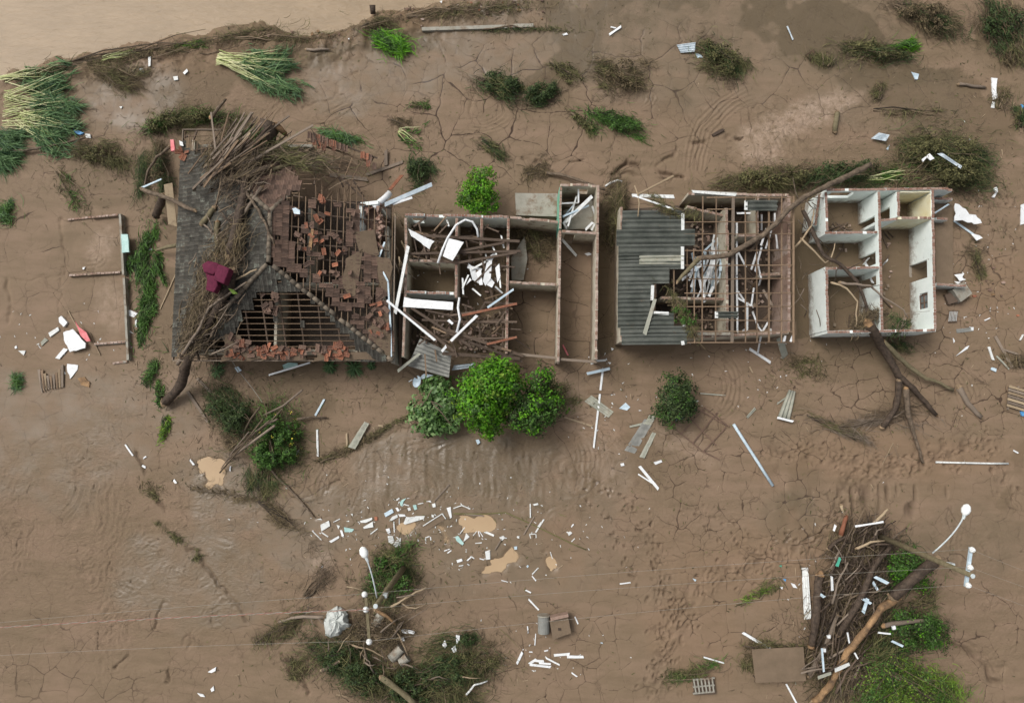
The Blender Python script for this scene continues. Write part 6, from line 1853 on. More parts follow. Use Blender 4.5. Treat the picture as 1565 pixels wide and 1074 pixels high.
board('blue-white pipe at the left of the tiled roof', (217, 287), (247, 274), 2.6, 'bluewhite', .06, (1.2, 1.6), 'strip', 'strip')
scrap('pink foam piece at the upper left roof corner', [(262, 215), (267, 215), (270, 232), (264, 233)], 'pink', .15, 2.8, .1, 'foam_block', 'foam')
scrap('white scrap at the upper left roof corner', [(275, 216), (280, 218), (281, 224), (276, 223)], 'white', .06, 2.8, .1)
for k in range(46):
    t_ = random.random()
    u0 = 309 + random.gauss(0, 9); v0 = 282 + random.gauss(0, 7)
    L = random.uniform(.35, 1.05)
    a = R(-47 + random.gauss(0, 8))
    st = random.uniform(0, .5)
    ua, va = u0 + 160 * st * math.cos(a), v0 + 160 * st * math.sin(a)
    ub, vb = ua + 150 * L * math.cos(a) * .8, va + 150 * L * math.sin(a) * .8
    if vb < 172: ub, vb = ub + (vb - 172), 172
    za, zb = rz(ua, va) + random.uniform(.9, 1.5), max(rz(ub, vb), 2.2) + random.uniform(1.3, 2.4)
    board('', (ua, va), (ub, vb), random.uniform(1.2, 3.0), random.choice(['greywood', 'darkwood', 'batten', 'greywood', 'batten', 'darkwood', 'palewood', 'greywood']), .05, (za, min(zb, 5.6)), 'plank', 'plank', 'planks heaped on the tiled roof', ordt='{} from left of the slanting planks heaped on the tiled roof')
for k in range(96):
    u, v = random.choice([(random.gauss(335, 20), random.gauss(400, 55)), (random.gauss(315, 14), random.gauss(490, 28)), (random.gauss(370, 28), random.gauss(265, 26)), (random.gauss(410, 34), random.gauss(240, 20)), (random.gauss(300, 18), random.gauss(515, 18))])
    a = R(random.gauss(-60, 42)); L = random.uniform(14, 46)
    ub, vb = u + L * math.cos(a), v + L * math.sin(a)
    o = rlog('', [(u, v), ((u + ub) / 2 + random.gauss(0, 2.5), (v + vb) / 2 + random.gauss(0, 2.5)), (ub, vb)], random.uniform(.7, 1.7), lift=random.uniform(.15, .7), m=random.choice(['greywood', 'twig', 'bark2']), ends=None, n=5, name='branch', cat='branch', taper=.4)
    ordtag(o, '{} from left of the thin branches strewn over the tiled roof', 'branch', 'branches strewn over the tiled roof')
for (u, v, ru, rv, a, n_, lb, m_, lift) in [(330, 440, 30, 76, 60, 2000, 'matted twigs draped down the tiled roof pile', ['twig', 'straw'], .7), (310, 505, 22, 36, 60, 900, 'matted twigs at the lower left roof corner', ['twig', 'straw'], .7), (365, 250, 56, 36, 45, 1700, 'matted twigs and grass at the top of the roof pile', ['twig', 'straw', 'twig'], .8), (440, 242, 62, 22, -12, 1200, 'twig mat over the torn corner of the roof', ['twig', 'olive'], .7), (400, 215, 22, 20, 50, 500, 'green-brown tuft around the dark root stump', ['olive', 'midgreen'], .9)]:
    o = P(u, v, rz(u, v)); t = root('twig_mat', o); tag(t, lb, 'twigs')
    for m2 in m_:
        Vv, Q_ = strands((o.x, o.y, 0), n_ // len(m_), rv if a > 40 else ru, ru if a > 40 else rv, a, 30, 22, .03, 0)
        # settle the mat on the roof
        us, vs_ = to_px(Vv[:, 0], Vv[:, 1], 3.0)
        zz = np.array([rz(a_, b_) for a_, b_ in zip(us[::8], vs_[::8])])
        Vv[:, 2] = np.repeat(zz, 8) + np.repeat(rng.random(len(zz)) * lift + .05, 8) + Vv[:, 2]
        quads('twigs', Vv, Q_, m2, t, kind='stuff')
# maroon armchair thrown on the pile, upside down
ac = root('armchair', P(330, 422, 5.0)); tag(ac, 'maroon upholstered armchair thrown onto the trunks on the tiled roof', 'armchair')
def pad(poly, z, th, nm, parent, m='maroon', bev=.09):
    bm = MB().prism([P(u, v, z) for u, v in poly], th)
    o = bm.build(nm, m, parent)
    md = o.modifiers.new('soft', 'BEVEL'); md.width = bev; md.segments = 3; md.limit_method = 'NONE'
    for p_ in o.data.polygons: p_.use_smooth = True
    return o
pad([(308, 404), (317, 398), (333, 402), (335, 412), (326, 420), (311, 416)], 5.75, .5, 'backrest', ac, bev=.07)
pad([(333, 403), (351, 410), (342, 434), (325, 427)], 6.0, .6, 'seat', ac, bev=.06)
pad([(317, 419), (331, 422), (333, 436), (327, 447), (314, 443)], 5.7, .5, 'armrest', ac, bev=.06)
MB().box(P(330, 424, 5.2), (.35, .1, 0), (-.1, .35, 0), (0, 0, .25)).build('base', 'maroon', ac)
scrap('bright green bottle-shaped scrap on the trunks beside the armchair', [(350, 441), (358, 443), (364, 449), (357, 450)], 'yellowgreen', .08, 5.1, .1, 'plastic_bag', 'bag')
scrap('white rag hanging on the battens beside the ridge', [(447, 319), (452, 318), (459, 322), (459, 328), (450, 327)], 'bluewhite', .05, 5.1, .15, 'rag', 'rag')
board('brown plank lying loose on the bare battens right of the ridge', (478, 350), (473, 383), 4.5, 'orangewood', .05, (4.5, 4.55), 'plank', 'plank')
scrap('turquoise scrap under the lower eave of the tiled roof', [(432, 558), (441, 554), (455, 555), (456, 560), (434, 564)], 'teal', .04, None, .1)
board('thin white strip beside the turquoise scrap under the eave', (411, 573), (474, 554), 2.6, 'white', .05, (.1, .8), 'strip', 'strip')
scrap('pale blue bag on the cable below the tiled roof', [(359, 562), (365, 560), (370, 566), (364, 569)], 'bluewhite', .08, .15, .1, 'bag', 'bag')
bent('thin cable hanging from the tiled roof down to the flowering bush', [(347, 540, 2.6), (364, 566, .6), (385, 592, .3), (401, 615, .6)], 1.0, 'cable', 'cable', 'cable')
board('dark fence rail beside the flowering bush, upper one', (302, 578), (334, 610), 4, 'greywood', .09, None, 'rail', 'rail'); board('dark fence rail beside the flowering bush, lower one', (287, 598), (319, 645), 4, 'greywood', .09, None, 'rail', 'rail')
# between the two left houses
rlog('white painted post leaning over the brick chimney', [(572, 318, 3.0), (596, 295, 2.6)], 4.5, m='white', ends=None, taper=1)
board('grey-green roof flashing slanting behind the roofless house', (588, 313), (660, 282), 6.5, 'zinc', .05, (2.9, 2.0), 'flashing', 'flashing')
board('white strip beneath the slanting flashing', (600, 312), (630, 302), 3.5, 'white', .04, (2.7, 2.5), 'strip', 'strip')
board('brick-red plank behind the brick chimney', (596, 290), (614, 268), 5, 'redwood', .05, (1.5, 1.0), 'plank', 'plank')
board('grey fence board behind the torn roof corner', (505, 268), (562, 275), 6, 'greywood', .06, None, 'board'); board('grey buried fence board behind the brick chimney', (560, 268), (616, 248), 5, 'greywood', .06, None, 'board')
board('grey post standing behind the torn roof strip', (590, 230), (590, 253), 5, 'greywood', .10, (.2, .15), 'post', 'post')
for k in range(16):
    u, v = random.uniform(598, 620), random.uniform(320, 420)
    a = R(random.gauss(75, 25)); L = random.uniform(12, 40)
    bent('', [(u, v, random.uniform(1.4, 2.6)), (u + L * .5 * math.cos(a) + 2, v + L * .5 * math.sin(a), random.uniform(1.4, 2.6)), (u + L * math.cos(a), v + L * math.sin(a), random.uniform(1, 2.2))], random.uniform(1, 2.6), random.choice(['palewood', 'twig', 'greywood']), 'branch', 'branch', group='branches between the left houses', ordt='{} from left of the branches wedged between the two left houses')

# ---------------------------------------------------------------- trunks over the right-hand houses
log('long bare trunk lying across the purlin grid towards the white house', [(1068, 395, 3.45), (1090, 393, 3.5), (1115, 389, 3.55), (1140, 374, 3.5), (1165, 360, 3.45), (1185, 343, 3.4), (1205, 320, 3.3), (1230, 302, 3.0), (1252, 290, 2.8), (1290, 272, 2.3), (1330, 252, 1.6)], 3.6, taper=1.15, branches=2)
log('stubby forked end of the long trunk on the purlin grid', [(1068, 395, 3.45), (1052, 412, 3.3), (1036, 430, 3.2)], 3.6, m='polewood', taper=.6)
log('black broken trunk of the fallen tree below the white house', [(1327, 494, 2.4), (1338, 510, 2.0), (1349, 530, 1.3), (1373, 574, .8), (1396, 595, .6), (1415, 615, .4), (1431, 634, .25)], 7.5, m='bark', taper=.38, ends='orangewood')
log('right grey branch of the fallen tree below the white house', [(1349, 522, 1.5), (1386, 558, .7), (1414, 578, .5), (1436, 585, .4), (1457, 596, .3)], 4.0, m='polewood', taper=.6, ends='orangewood')
log('left dark branch of the fallen tree below the white house', [(1374, 582, .8), (1373, 605, .6), (1367, 625, .4), (1349, 653, .2)], 4.8, m='bark', taper=.8)
log('middle branch of the fallen tree with a split yellow tip', [(1384, 595, .8), (1388, 634, .6), (1396, 660, .4), (1402, 680, .3), (1411, 708, .15)], 4.2, m='bark2', taper=.45, ends='orangewood')
log('buried grey branch end right of the fallen tree', [(1466, 592, .05), (1478, 616, .08), (1500, 638, .05)], 4.5, m='greywood', taper=.7)
log('dark branch sweeping down the gap beside the white house', [(1226, 320, 2.6), (1240, 350, 2.5), (1258, 390, 2.5), (1285, 405, 2.5), (1310, 430, 2.4), (1325, 470, 2.3), (1330, 495, 2.2)], 3.2, m='bark', taper=.7, branches=5)
log('pale branch across the rooms of the white house', [(1284, 432, 2.5), (1330, 437, 2.5), (1352, 455, 2.5), (1380, 473, 2.4), (1388, 485, 2.3)], 2.0, taper=.4, m='greywood', branches=3)
log('thin branch arching over the left rooms of the white house', [(1270, 432, 2.4), (1295, 440, 2.5), (1310, 460, 2.5), (1308, 500, 2.3)], 1.6, taper=.5, m='palewood')
log('pale twig over the gap at the left of the white house', [(1215, 378, 2.4), (1228, 362, 2.6), (1240, 345, 2.6), (1244, 320, 2.4)], 1.8, taper=.5, m='palewood', branches=2)
log('yellowish branch over the broken left wall of the white house', [(1225, 365, 2.6), (1245, 385, 2.6), (1262, 402, 2.5), (1268, 395, 2.5)], 1.7, taper=.5, m='palewood')
log('forked twig standing in the second room of the white house', [(1270, 405, 2.3), (1272, 388, 2.6), (1276, 372, 2.7)], 1.3, taper=.5, m='palewood')
for k in range(22):
    u, v = random.uniform(1215, 1262), random.uniform(300, 480)
    a = R(random.gauss(60, 50)); L = random.uniform(14, 40)
    bent('', [(u, v, random.uniform(1.2, 2.6)), (u + L * .5 * math.cos(a) + random.gauss(0, 3), v + L * .5 * math.sin(a), random.uniform(1.2, 2.7)), (u + L * math.cos(a), v + L * math.sin(a), random.uniform(.8, 2.4))], random.uniform(.7, 1.8), random.choice(['twig', 'bark2', 'greywood']), 'branch', 'branch', group='twigs in the gap left of the white house', ordt='{} from left of the twigs in the gap beside the white house')
log('thin pale trunk lying behind the corrugated-roofed house', [(835, 265, .2), (862, 268, .3), (895, 280, .5), (925, 290, .5)], 2.6, m='bark2', taper=.8, branches=4)
bent('curved white strip on the mud behind the corrugated-roofed house', [(925, 285), (934, 279), (944, 276), (951, 278)], 3.2, 'dirtywhite', 'strip', 'strip')
board('dark short post lying by the scoured channel', (1088, 208), (1105, 199), 4.5, 'darkwood', .12, None, 'post', 'post')

# ---------------------------------------------------------------- foundation of the vanished house at the left
ruin = root('ruined_foundation', G(150, 430)); tag(ruin, 'low remains of a vanished house, grey wall stubs in the mud at the left', 'foundation')
for a, b_, zt, m in [((104, 336), (140, 332), .06, 'oldplaster'), ((140, 332), (180, 328), .22, 'oldplaster'), ((183, 327), (188, 420), .38, 'concrete'), ((189, 424), (195, 550), .36, 'concrete'), ((106, 421), (184, 416), .18, 'oldplaster'), ((144, 526), (192, 522), .22, 'mint'), ((172, 555), (195, 552), .12, 'mint')]:
    wall(ruin, a, b_, zt, m, th=.13, jag=.04, bricks=OB if m != 'concrete' else None)
scrap('turquoise foam slab leaning on the ruined foundation', [(187, 359), (197, 359), (199, 386), (188, 387)], 'teal', .12, .35, .05, 'foam_slab', 'foam', rough=.01)
scrap('large white panel with grey torn edge in the left debris group', [(98, 508), (113, 503), (133, 525), (132, 532), (108, 538), (99, 520)], 'white', .08, .2, .05, 'panel', 'panel', rough=.015)
scrap('red and white curved sheet beside the large white panel', [(116, 491), (122, 500), (133, 508), (139, 521), (133, 522), (124, 513)], 'pink', .05, .3, .15, 'sheet', 'sheet')
scrap('white torn piece below the large white panel', [(104, 556), (120, 558), (119, 565), (108, 579), (104, 568)], 'white', .05, None, .06, 'torn_sheet', 'sheet', rough=.02)
scrap('white block above the large white panel', [(92, 486), (96, 483), (105, 493), (100, 500), (93, 493)], 'white', .14, None, .06, 'block', 'block')
scrap('grey-white slab left of the large white panel', [(75, 509), (90, 500), (92, 505), (78, 515)], 'dirtywhite', .08, None, .06, 'slab', 'slab')
board('white board left of the large white panel', (89, 548), (102, 533), 6, 'white', .06, None, 'board')
board('half-buried pale slab at the left of the debris group', (64, 526), (72, 518), 6, 'fibrepale', .06, None, 'slab', 'slab')
scrap('small white shard at the far left of the debris group', [(29, 536), (40, 536), (37, 543)], 'dirtywhite', .05)
scrap('tiny white crumb above the far left shard', [(23, 530), (26, 528), (27, 532), (24, 533)], 'white', .05)
pn = root('fence_section', G(78, 580)); tag(pn, 'weathered piece of plank fence with a notched top edge, at the left', 'fence')
for k in range(9):
    f0, f1 = k / 9, (k + .93) / 9
    tops = [565, 566, 571, 574, 575, 573, 570, 565, 558]
    u0, u1 = 57 + 40 * f0, 57 + 40 * f1
    b0, b1 = 600 - 9 * f0, 600 - 9 * f1
    MB().prism([G(u0, tops[k], .12), G(u1, tops[k] - 1, .12), G(u1 + 2 - 2 * f1, b1, .10), G(u0 + 8 * (1 - f0), b0, .10)], .04).build('plank', ['greywood', 'batten', 'palewood', 'greywood', 'batten'][k % 5], pn)
MB().beam(G(64, 596, .02), G(97, 588, .02), .1, .05).build('cross_rail', 'greywood', pn)
for poly, m in [([(194, 476), (200, 474), (211, 479), (205, 485), (196, 482)], 'white'), ([(207, 487), (210, 487), (210, 500), (207, 499)], 'dirtywhite'), ([(197, 503), (201, 507), (205, 510), (199, 508)], 'dirtywhite'), ([(127, 409), (131, 408), (129, 412), (127, 412)], 'white'), ([(226, 381), (233, 380), (234, 383), (227, 383)], 'white')]:
    scrap('', poly, m, .05, None, .08, 'scrap', 'debris', 'scraps around the foundation', '{} from left of the white scraps around the ruined foundation')
scrap('orange-brown clay lump in the left mud', [(119, 578), (130, 576), (138, 584), (137, 592), (124, 588)], 'orangewood', .05, None, .02, 'clay_patch', 'clay', rough=.02)
board('thin pole lying across the left mud towards the roof', (272, 412), (245, 473), 1.2, 'palewood', .03, None, 'pole', 'pole'); board('thin reed beside the red curved sheet', (105, 475), (124, 510), 1.2, 'palewood', .03, None, 'reed', 'reed'); board('thin reed right of the red curved sheet', (138, 508), (154, 543), 1.2, 'palewood', .03, None, 'reed', 'reed')
scrap('blue bag with white label at the left bank', [(114, 199), (122, 201), (130, 204), (124, 207), (115, 205)], 'blue', .12, None, .1, 'bag', 'bag')
scrap('white and dark scrap beside the blue bag', [(131, 205), (139, 206), (140, 212), (132, 211)], 'dirtywhite', .08)
log('fallen grey trunk at the left edge below the cane clump', [(-5, 230, .3), (40, 230, .3), (85, 221, .25), (130, 211, .2)], 2.6, m='bark2', taper=.5, branches=2)
log('dark log at the right end of the cane fan', [(468, 76, .15), (503, 76, .15)], 2, m='greywood', taper=1); log('dark post standing in the river by the bank', [(571, 22, .0), (569, 8, .3)], 4.5, m='bark', taper=1, ends=None)
for poly, m in [([(227, 88), (231, 87), (231, 102), (228, 103)], 'dirtywhite'), ([(213, 105), (219, 106), (221, 111), (215, 110)], 'dirtywhite'), ([(280, 112), (286, 106), (288, 110), (283, 115)], 'white'), ([(265, 118), (272, 117), (273, 123), (267, 124)], 'dirtywhite'), ([(672, 3), (676, 2), (675, 6)], 'white'), ([(183, 164), (188, 163), (186, 167)], 'dirtywhite'), ([(532, 60), (534, 59), (534, 62)], 'white')]:
    scrap('', poly, m, .05, None, .1, 'scrap', 'debris', 'scraps along the river bank', '{} from left of the white scraps along the river bank')
kb = MB(); kb.beam(G(645, 46, .05), G(775, 42, .05), .22, .22); kb.beam(G(779, 41, .05), G(815, 40, .05), .22, .2); tag(kb.build('buried_kerb', 'concrete'), 'long buried concrete kerb near the top edge', 'kerb')
for k in range(60):
    u, v = random.choice([(random.gauss(690, 30), random.gauss(14, 8)), (random.gauss(760, 30), random.gauss(14, 8)), (random.gauss(480, 35), random.gauss(52, 4)), (random.gauss(1522, 22), random.gauss(445, 26)), (random.gauss(640, 18), random.gauss(20, 7))])
    s_ = random.uniform(1.2, 3.6); a0 = random.uniform(0, 6)
    poly = [(u + s_ * math.cos(a0 + q) * random.uniform(.6, 1.3), v + s_ * .8 * math.sin(a0 + q) * random.uniform(.6, 1.3)) for q in (0, 1.2, 2.5, 3.8, 5.1)]
    right = u > 1200
    scrap('', poly, random.choice(['tilered', 'tilebrown', 'oldbrick', 'orangewood', 'tilebrown']), .06, None, .15, 'tile_shard', 'shard', 'tile shards at the right edge' if right else 'tile shards on the river bank',
          '{} from left of the clay shards near the right edge' if right else '{} from left of the clay shards on the river bank')

# ---------------------------------------------------------------- upper mud litter
sheet('pale blue corrugated scrap at the root of a fallen bush', [(1034, 69), (1063, 65), (1062, 79), (1040, 81)], 4, 'zinc', .03, None, (.1, .25, .2, .1))
scrap('small blue-white scrap under the fallen bush with the corrugated scrap', [(1063, 83), (1070, 83), (1074, 89), (1066, 89)], 'bluewhite', .05)
board('white board lying alone in the upper mud', (931, 54), (949, 42), 3.6, 'white', .05, None, 'board'); board('short white strip beside the lone white board', (933, 42), (941, 44), 2, 'white', .04, None, 'strip', 'strip')
scrap('small white scrap at the right end of the buried kerb grass', [(859, 53), (866, 51), (868, 54), (861, 55)], 'white', .04)
sheet('pale blue strip of sheet at the top right', [(1202, 41), (1211, 62), (1213, 60), (1204, 40)], 1, 'zinc', .02)
sheet('rusty round-edged corrugated scrap in the upper right mud', [(1231, 84), (1243, 75), (1250, 83), (1238, 92)], 5, 'rustmetal', .025)
scrap('pale blue shard below the flattened bush at the upper right', [(1392, 111), (1404, 114), (1402, 122), (1398, 122)], 'bluewhite', .04)
scrap('white crumpled sheet standing at the right', [(1514, 120), (1523, 121), (1521, 135), (1523, 152), (1516, 154), (1515, 140)], 'white', .08, None, .08, 'torn_sheet', 'sheet', rough=.02)
scrap('lower torn tail of the white sheet at the right', [(1516, 156), (1520, 157), (1519, 166), (1514, 165)], 'dirtywhite', .05)
log('brown post half buried left of the white crumpled sheet', [(1466, 129, .06), (1506, 134, .06)], 2.4, m='greywood', taper=.9)
log('mossy log lying upright in the picture at the upper right mud', [(1279, 173, .1), (1276, 202, .1)], 4.2, m='polewood', taper=.9)
sheet('corrugated metal piece left of the round brush heap', [(1331, 212), (1354, 216), (1360, 206), (1343, 203)], 5, 'zinc', .03, None, (.2, .3, .35, .2))
scrap('white bent scrap on the round brush heap', [(1408, 244), (1420, 235), (1427, 243), (1421, 246), (1416, 241), (1410, 248)], 'white', .05, 1.3, .1)
sheet('long grey sheet lying on the round brush heap', [(1432, 235), (1468, 258), (1471, 254), (1440, 234)], 2, 'zinc', .025, 1.7, (1.7, 1.5, 1.5, 1.7))
scrap('small blue scrap under the corrugated metal piece', [(1354, 228), (1359, 222), (1357, 230)], 'bluewhite', .04)
for poly in [[(1517, 288), (1523, 286), (1524, 293), (1518, 303), (1514, 302), (1520, 295)], [(1558, 314), (1565, 312), (1566, 342), (1559, 344)], [(1560, 160), (1565, 163), (1564, 170), (1561, 168)]]:
    scrap('', poly, 'white' if poly[0][1] > 200 else 'blue', .06, None, .1, 'scrap', 'debris', 'scraps at the right edge', '{} from left of the loose scraps near the right edge')
# right of and below the white house
sp = root('broken_cabinet', G(1462, 455)); tag(sp, 'broken grey-brown cabinet lying right of the white house', 'cabinet')
MB().box(G(1466, 447, .3), (.35, .25, 0), (-.25, .35, .05), (0, 0, .3)).build('case', 'concrete', sp); MB().box(G(1455, 455, .25), (.3, .1, .1), (-.1, .3, 0), (0, 0, .08)).build('lid', 'darkwood', sp)
rk = root('white_rack', G(1458, 482)); tag(rk, 'small white wire rack standing in the mud right of the white house', 'rack')
for k in range(6):
    MB().beam(G(1452 + 2.2 * k, 476 + 0 * k, .45), G(1450 + 2.2 * k, 491, .1), .03, .03).build('bar', 'dirtywhite', rk)
for a, b_ in [((1451, 475), (1465, 475)), ((1449, 492), (1463, 491))]:
    MB().beam(G(*a, .45 if a[1] < 480 else .1), G(*b_, .45 if a[1] < 480 else .1), .05, .05).build('rail', 'darkwood', rk)
scrap('translucent grey sheet lying below the wire rack', [(1461, 503), (1488, 500), (1487, 506), (1462, 509)], 'fibregrey', .03, None, .02, 'sheet', 'sheet'); scrap('small white flake at the end of the grey sheet', [(1483, 500), (1487, 500), (1487, 505), (1484, 505)], 'white', .05)
scrap('white pointed shard in the cracked mud right of the fallen tree', [(1460, 544), (1476, 530), (1481, 528), (1478, 533)], 'white', .04); scrap('small white flake left of the pointed shard', [(1456, 516), (1459, 521), (1457, 524)], 'white', .03)
for a, b_, w_, m, lb in [((1510, 530), (1517, 550), 3.5, 'dirtywhite', 'white slat left of the crossed grey planks'), ((1520, 514), (1546, 562), 4.5, 'greywood', 'grey plank crossing others near the right edge'), ((1531, 534), (1556, 542), 3.2, 'greywood', 'shorter grey plank crossing near the right edge'), ((1522, 544), (1541, 564), 2.4, 'fibrepale', 'pale slat below the crossed grey planks'), ((1514, 563), (1521, 566), 4.5, 'bluewhite', 'short pale block below the crossed planks'), ((1558, 520), (1563, 511), 2, 'dirtywhite', 'thin white slat at the right edge'), ((1548, 688), (1555, 692), 2, 'white', 'small white slat above the right footprints'), ((1504, 490), (1512, 486), 1.5, 'white', 'thin white sliver above the crossed grey planks')]:
    board(lb, a, b_, w_, m, .06, None, 'plank', 'plank')
pl = root('pallet', G(1555, 607)); tag(pl, 'wooden slatted pallet at the right edge', 'pallet')
for k in range(7):
    MB().beam(G(1542 - .5 * k, 590 + 4.8 * k, .18), G(1572 - .5 * k, 599 + 4.8 * k, .18), .14, .03).build('slat', 'greywood' if k % 2 else 'palewood', pl)
for u in (1543, 1556, 1568):
    MB().beam(G(u, 590, .09), G(u - 3, 626, .09), .09, .1).build('bearer', 'greywood', pl)
scrap('blue scrap under the pallet', [(1558, 628), (1565, 627), (1565, 636), (1560, 635)], 'blue', .08)
sheet('pale corrugated sheet bundle left of the white house corner', [(1187, 640), (1207, 642), (1216, 598), (1206, 595)][1:] + [(1187, 640)], 3, 'fibrepale', .04, None, (.15, .2, .2, .15))
board('white strip at the foot of the pale corrugated bundle', (1188, 638), (1212, 644), 3.5, 'white', .05, (.3, .25), 'strip', 'strip'); board('thin slat beside the pale corrugated bundle', (1187, 617), (1200, 608), 2, 'fibrepale', .04, None, 'slat', 'slat')
sheet('short pale channel piece left of the corrugated bundle', [(1140, 637), (1153, 622), (1156, 625), (1143, 639)], 1, 'fibrepale', .03)
bent('long pale blue pole lying in the mud below the corrugated-roofed house', [(1121, 648), (1140, 678), (1160, 709), (1181, 742)], 4.6, 'bluewhite', 'pole', 'pole', z=.09)
bent('long thin white pole lying level at the lower right', [(1430, 706), (1470, 707), (1514, 708), (1541, 708)], 3, 'dirtywhite', 'pole', 'pole', z=.06)
board('pale reed stuck in the mud left of the long white pole', (1348, 709), (1365, 676), 1.5, 'palewood', .03, None, 'reed', 'reed')
# metal lattice frame lying in the mud
fr = root('metal_frame', G(1068, 655)); tag(fr, 'rusty square-grid metal frame lying in mud below the dark round shrub', 'frame')
for a, b_ in [((1025, 650), (1075, 690)), ((1044, 628), (1094, 680)), ((1062, 622), (1110, 650)), ((1076, 622), (1115, 652)), ((1040, 664), (1077, 623)), ((1058, 678), (1096, 630)), ((1075, 690), (1110, 652)), ((1025, 650), (1062, 622)), ((1075, 690), (1100, 702))]:
    MB().beam(G(*a, .08), G(*b_, .06), .06, .05).build('bar', 'rustmetal', fr)
for a, b_, w_, m, lb in [((1032, 641), (1044, 638), 4, 'bluewhite', 'short pale board at the edge of the metal frame'), ((1050, 622), (1058, 620), 3, 'dirtywhite', 'small white slat under the dark round shrub'), ((1060, 614), (1066, 612), 3, 'dirtywhite', 'small white slat right of the dark round shrub'), ((1070, 601), (1108, 604), 1.6, 'fibrepale', 'thin pale strip right of the dark round shrub'), ((1000, 708), (1011, 704), 4, 'white', 'small white board below the metal frame'), ((977, 712), (1006, 747), 3.8, 'white', 'white bent strip in the open mud below the metal frame'), ((975, 724), (1000, 740), 2, 'white', 'thin white strip along the bent white strip'), ((1145, 560), (1150, 570), 2, 'palewood', 'small stick below the purlin grid')]:
    board(lb, a, b_, w_, m, .05, None, 'strip', 'strip')
sheet('pale corrugated strip below the dark round shrub', [(977, 698), (985, 700), (1003, 662), (997, 660)], 2, 'fibrepale', .03); sheet('muddy corrugated strips left of the dark round shrub', [(954, 688), (970, 693), (1000, 642), (985, 640)], 4, 'fibregrey', .03, None, (.0, .0, .06, .06))
sheet('short corrugated scrap above the muddy strips', [(985, 648), (995, 650), (1003, 636), (992, 634)], 3, 'fibrepale', .03); board('grey slat pointing left of the corrugated scrap', (962, 652), (988, 646), 3, 'fibrepale', .05, None, 'slat', 'slat')
scrap('small white cap in the mud left of the white bent strip', [(948, 708), (953, 707), (954, 711), (949, 712)], 'white', .08)
board('brown pole lying right of the twin trees', (862, 637), (905, 651), 2.4, 'palewood', .05, None, 'pole', 'pole')
sheet('corrugated plank strip standing out of the brush below the tile-roofed house', [(532, 683), (543, 686), (564, 647), (557, 644)], 4, 'fibrepale', .03, None, (.2, .2, .25, .25))
for a, b_, w_, m, lb in [((482, 635), (496, 610), 3.2, 'bluewhite', 'pale blue slat below the tile-roofed house'), ((485, 656), (486, 697), 3.2, 'dirtywhite', 'thin white strip below the pale blue slat'), ((530, 662), (531, 686), 2.8, 'palewood', 'pale slat left of the corrugated plank strip'), ((623, 641), (629, 649), 2, 'palewood', 'pale stick left of the broad-leaf bush'), ((453, 697), (457, 687), 3.2, 'white', 'white slat at the right of the flowering bush'), ((352, 719), (353, 712), 2, 'white', 'white sliver at the right of the round puddle'), ((291, 702), (297, 710), 3, 'white', 'white slat left of the round puddle'), ((266, 733), (270, 738), 3, 'white', 'white scrap below left of the round puddle'), ((192, 679), (204, 696), 2.2, 'white', 'thin white strip at the head of the groove'), ((218, 711), (223, 714), 3, 'white', 'white scrap in the groove at the left'), ((220, 700), (224, 697), 2, 'white', 'tiny white scrap above the groove scrap'), ((578, 650), (586, 651), 3, 'palewood', 'pale chip on the brush trail')]:
    board(lb, a, b_, w_, m, .05, None, 'strip', 'strip')
scrap('grey-white basin stuck in the mud below the broad-leaf bush', [(727, 672), (732, 671), (734, 676), (730, 679)], 'bluewhite', .1)
log('thin bare trunk snaking from the flowering bush to the white scraps', [(408, 710, .2), (430, 735, .12), (455, 760, .1), (480, 790, .1)], 2.2, m='bark2', taper=.5, branches=4)
log('thin bare branch right of the flowering bush', [(455, 640, .4), (475, 637, .3), (500, 638, .1)], 2.0, m='bark2', taper=.6)

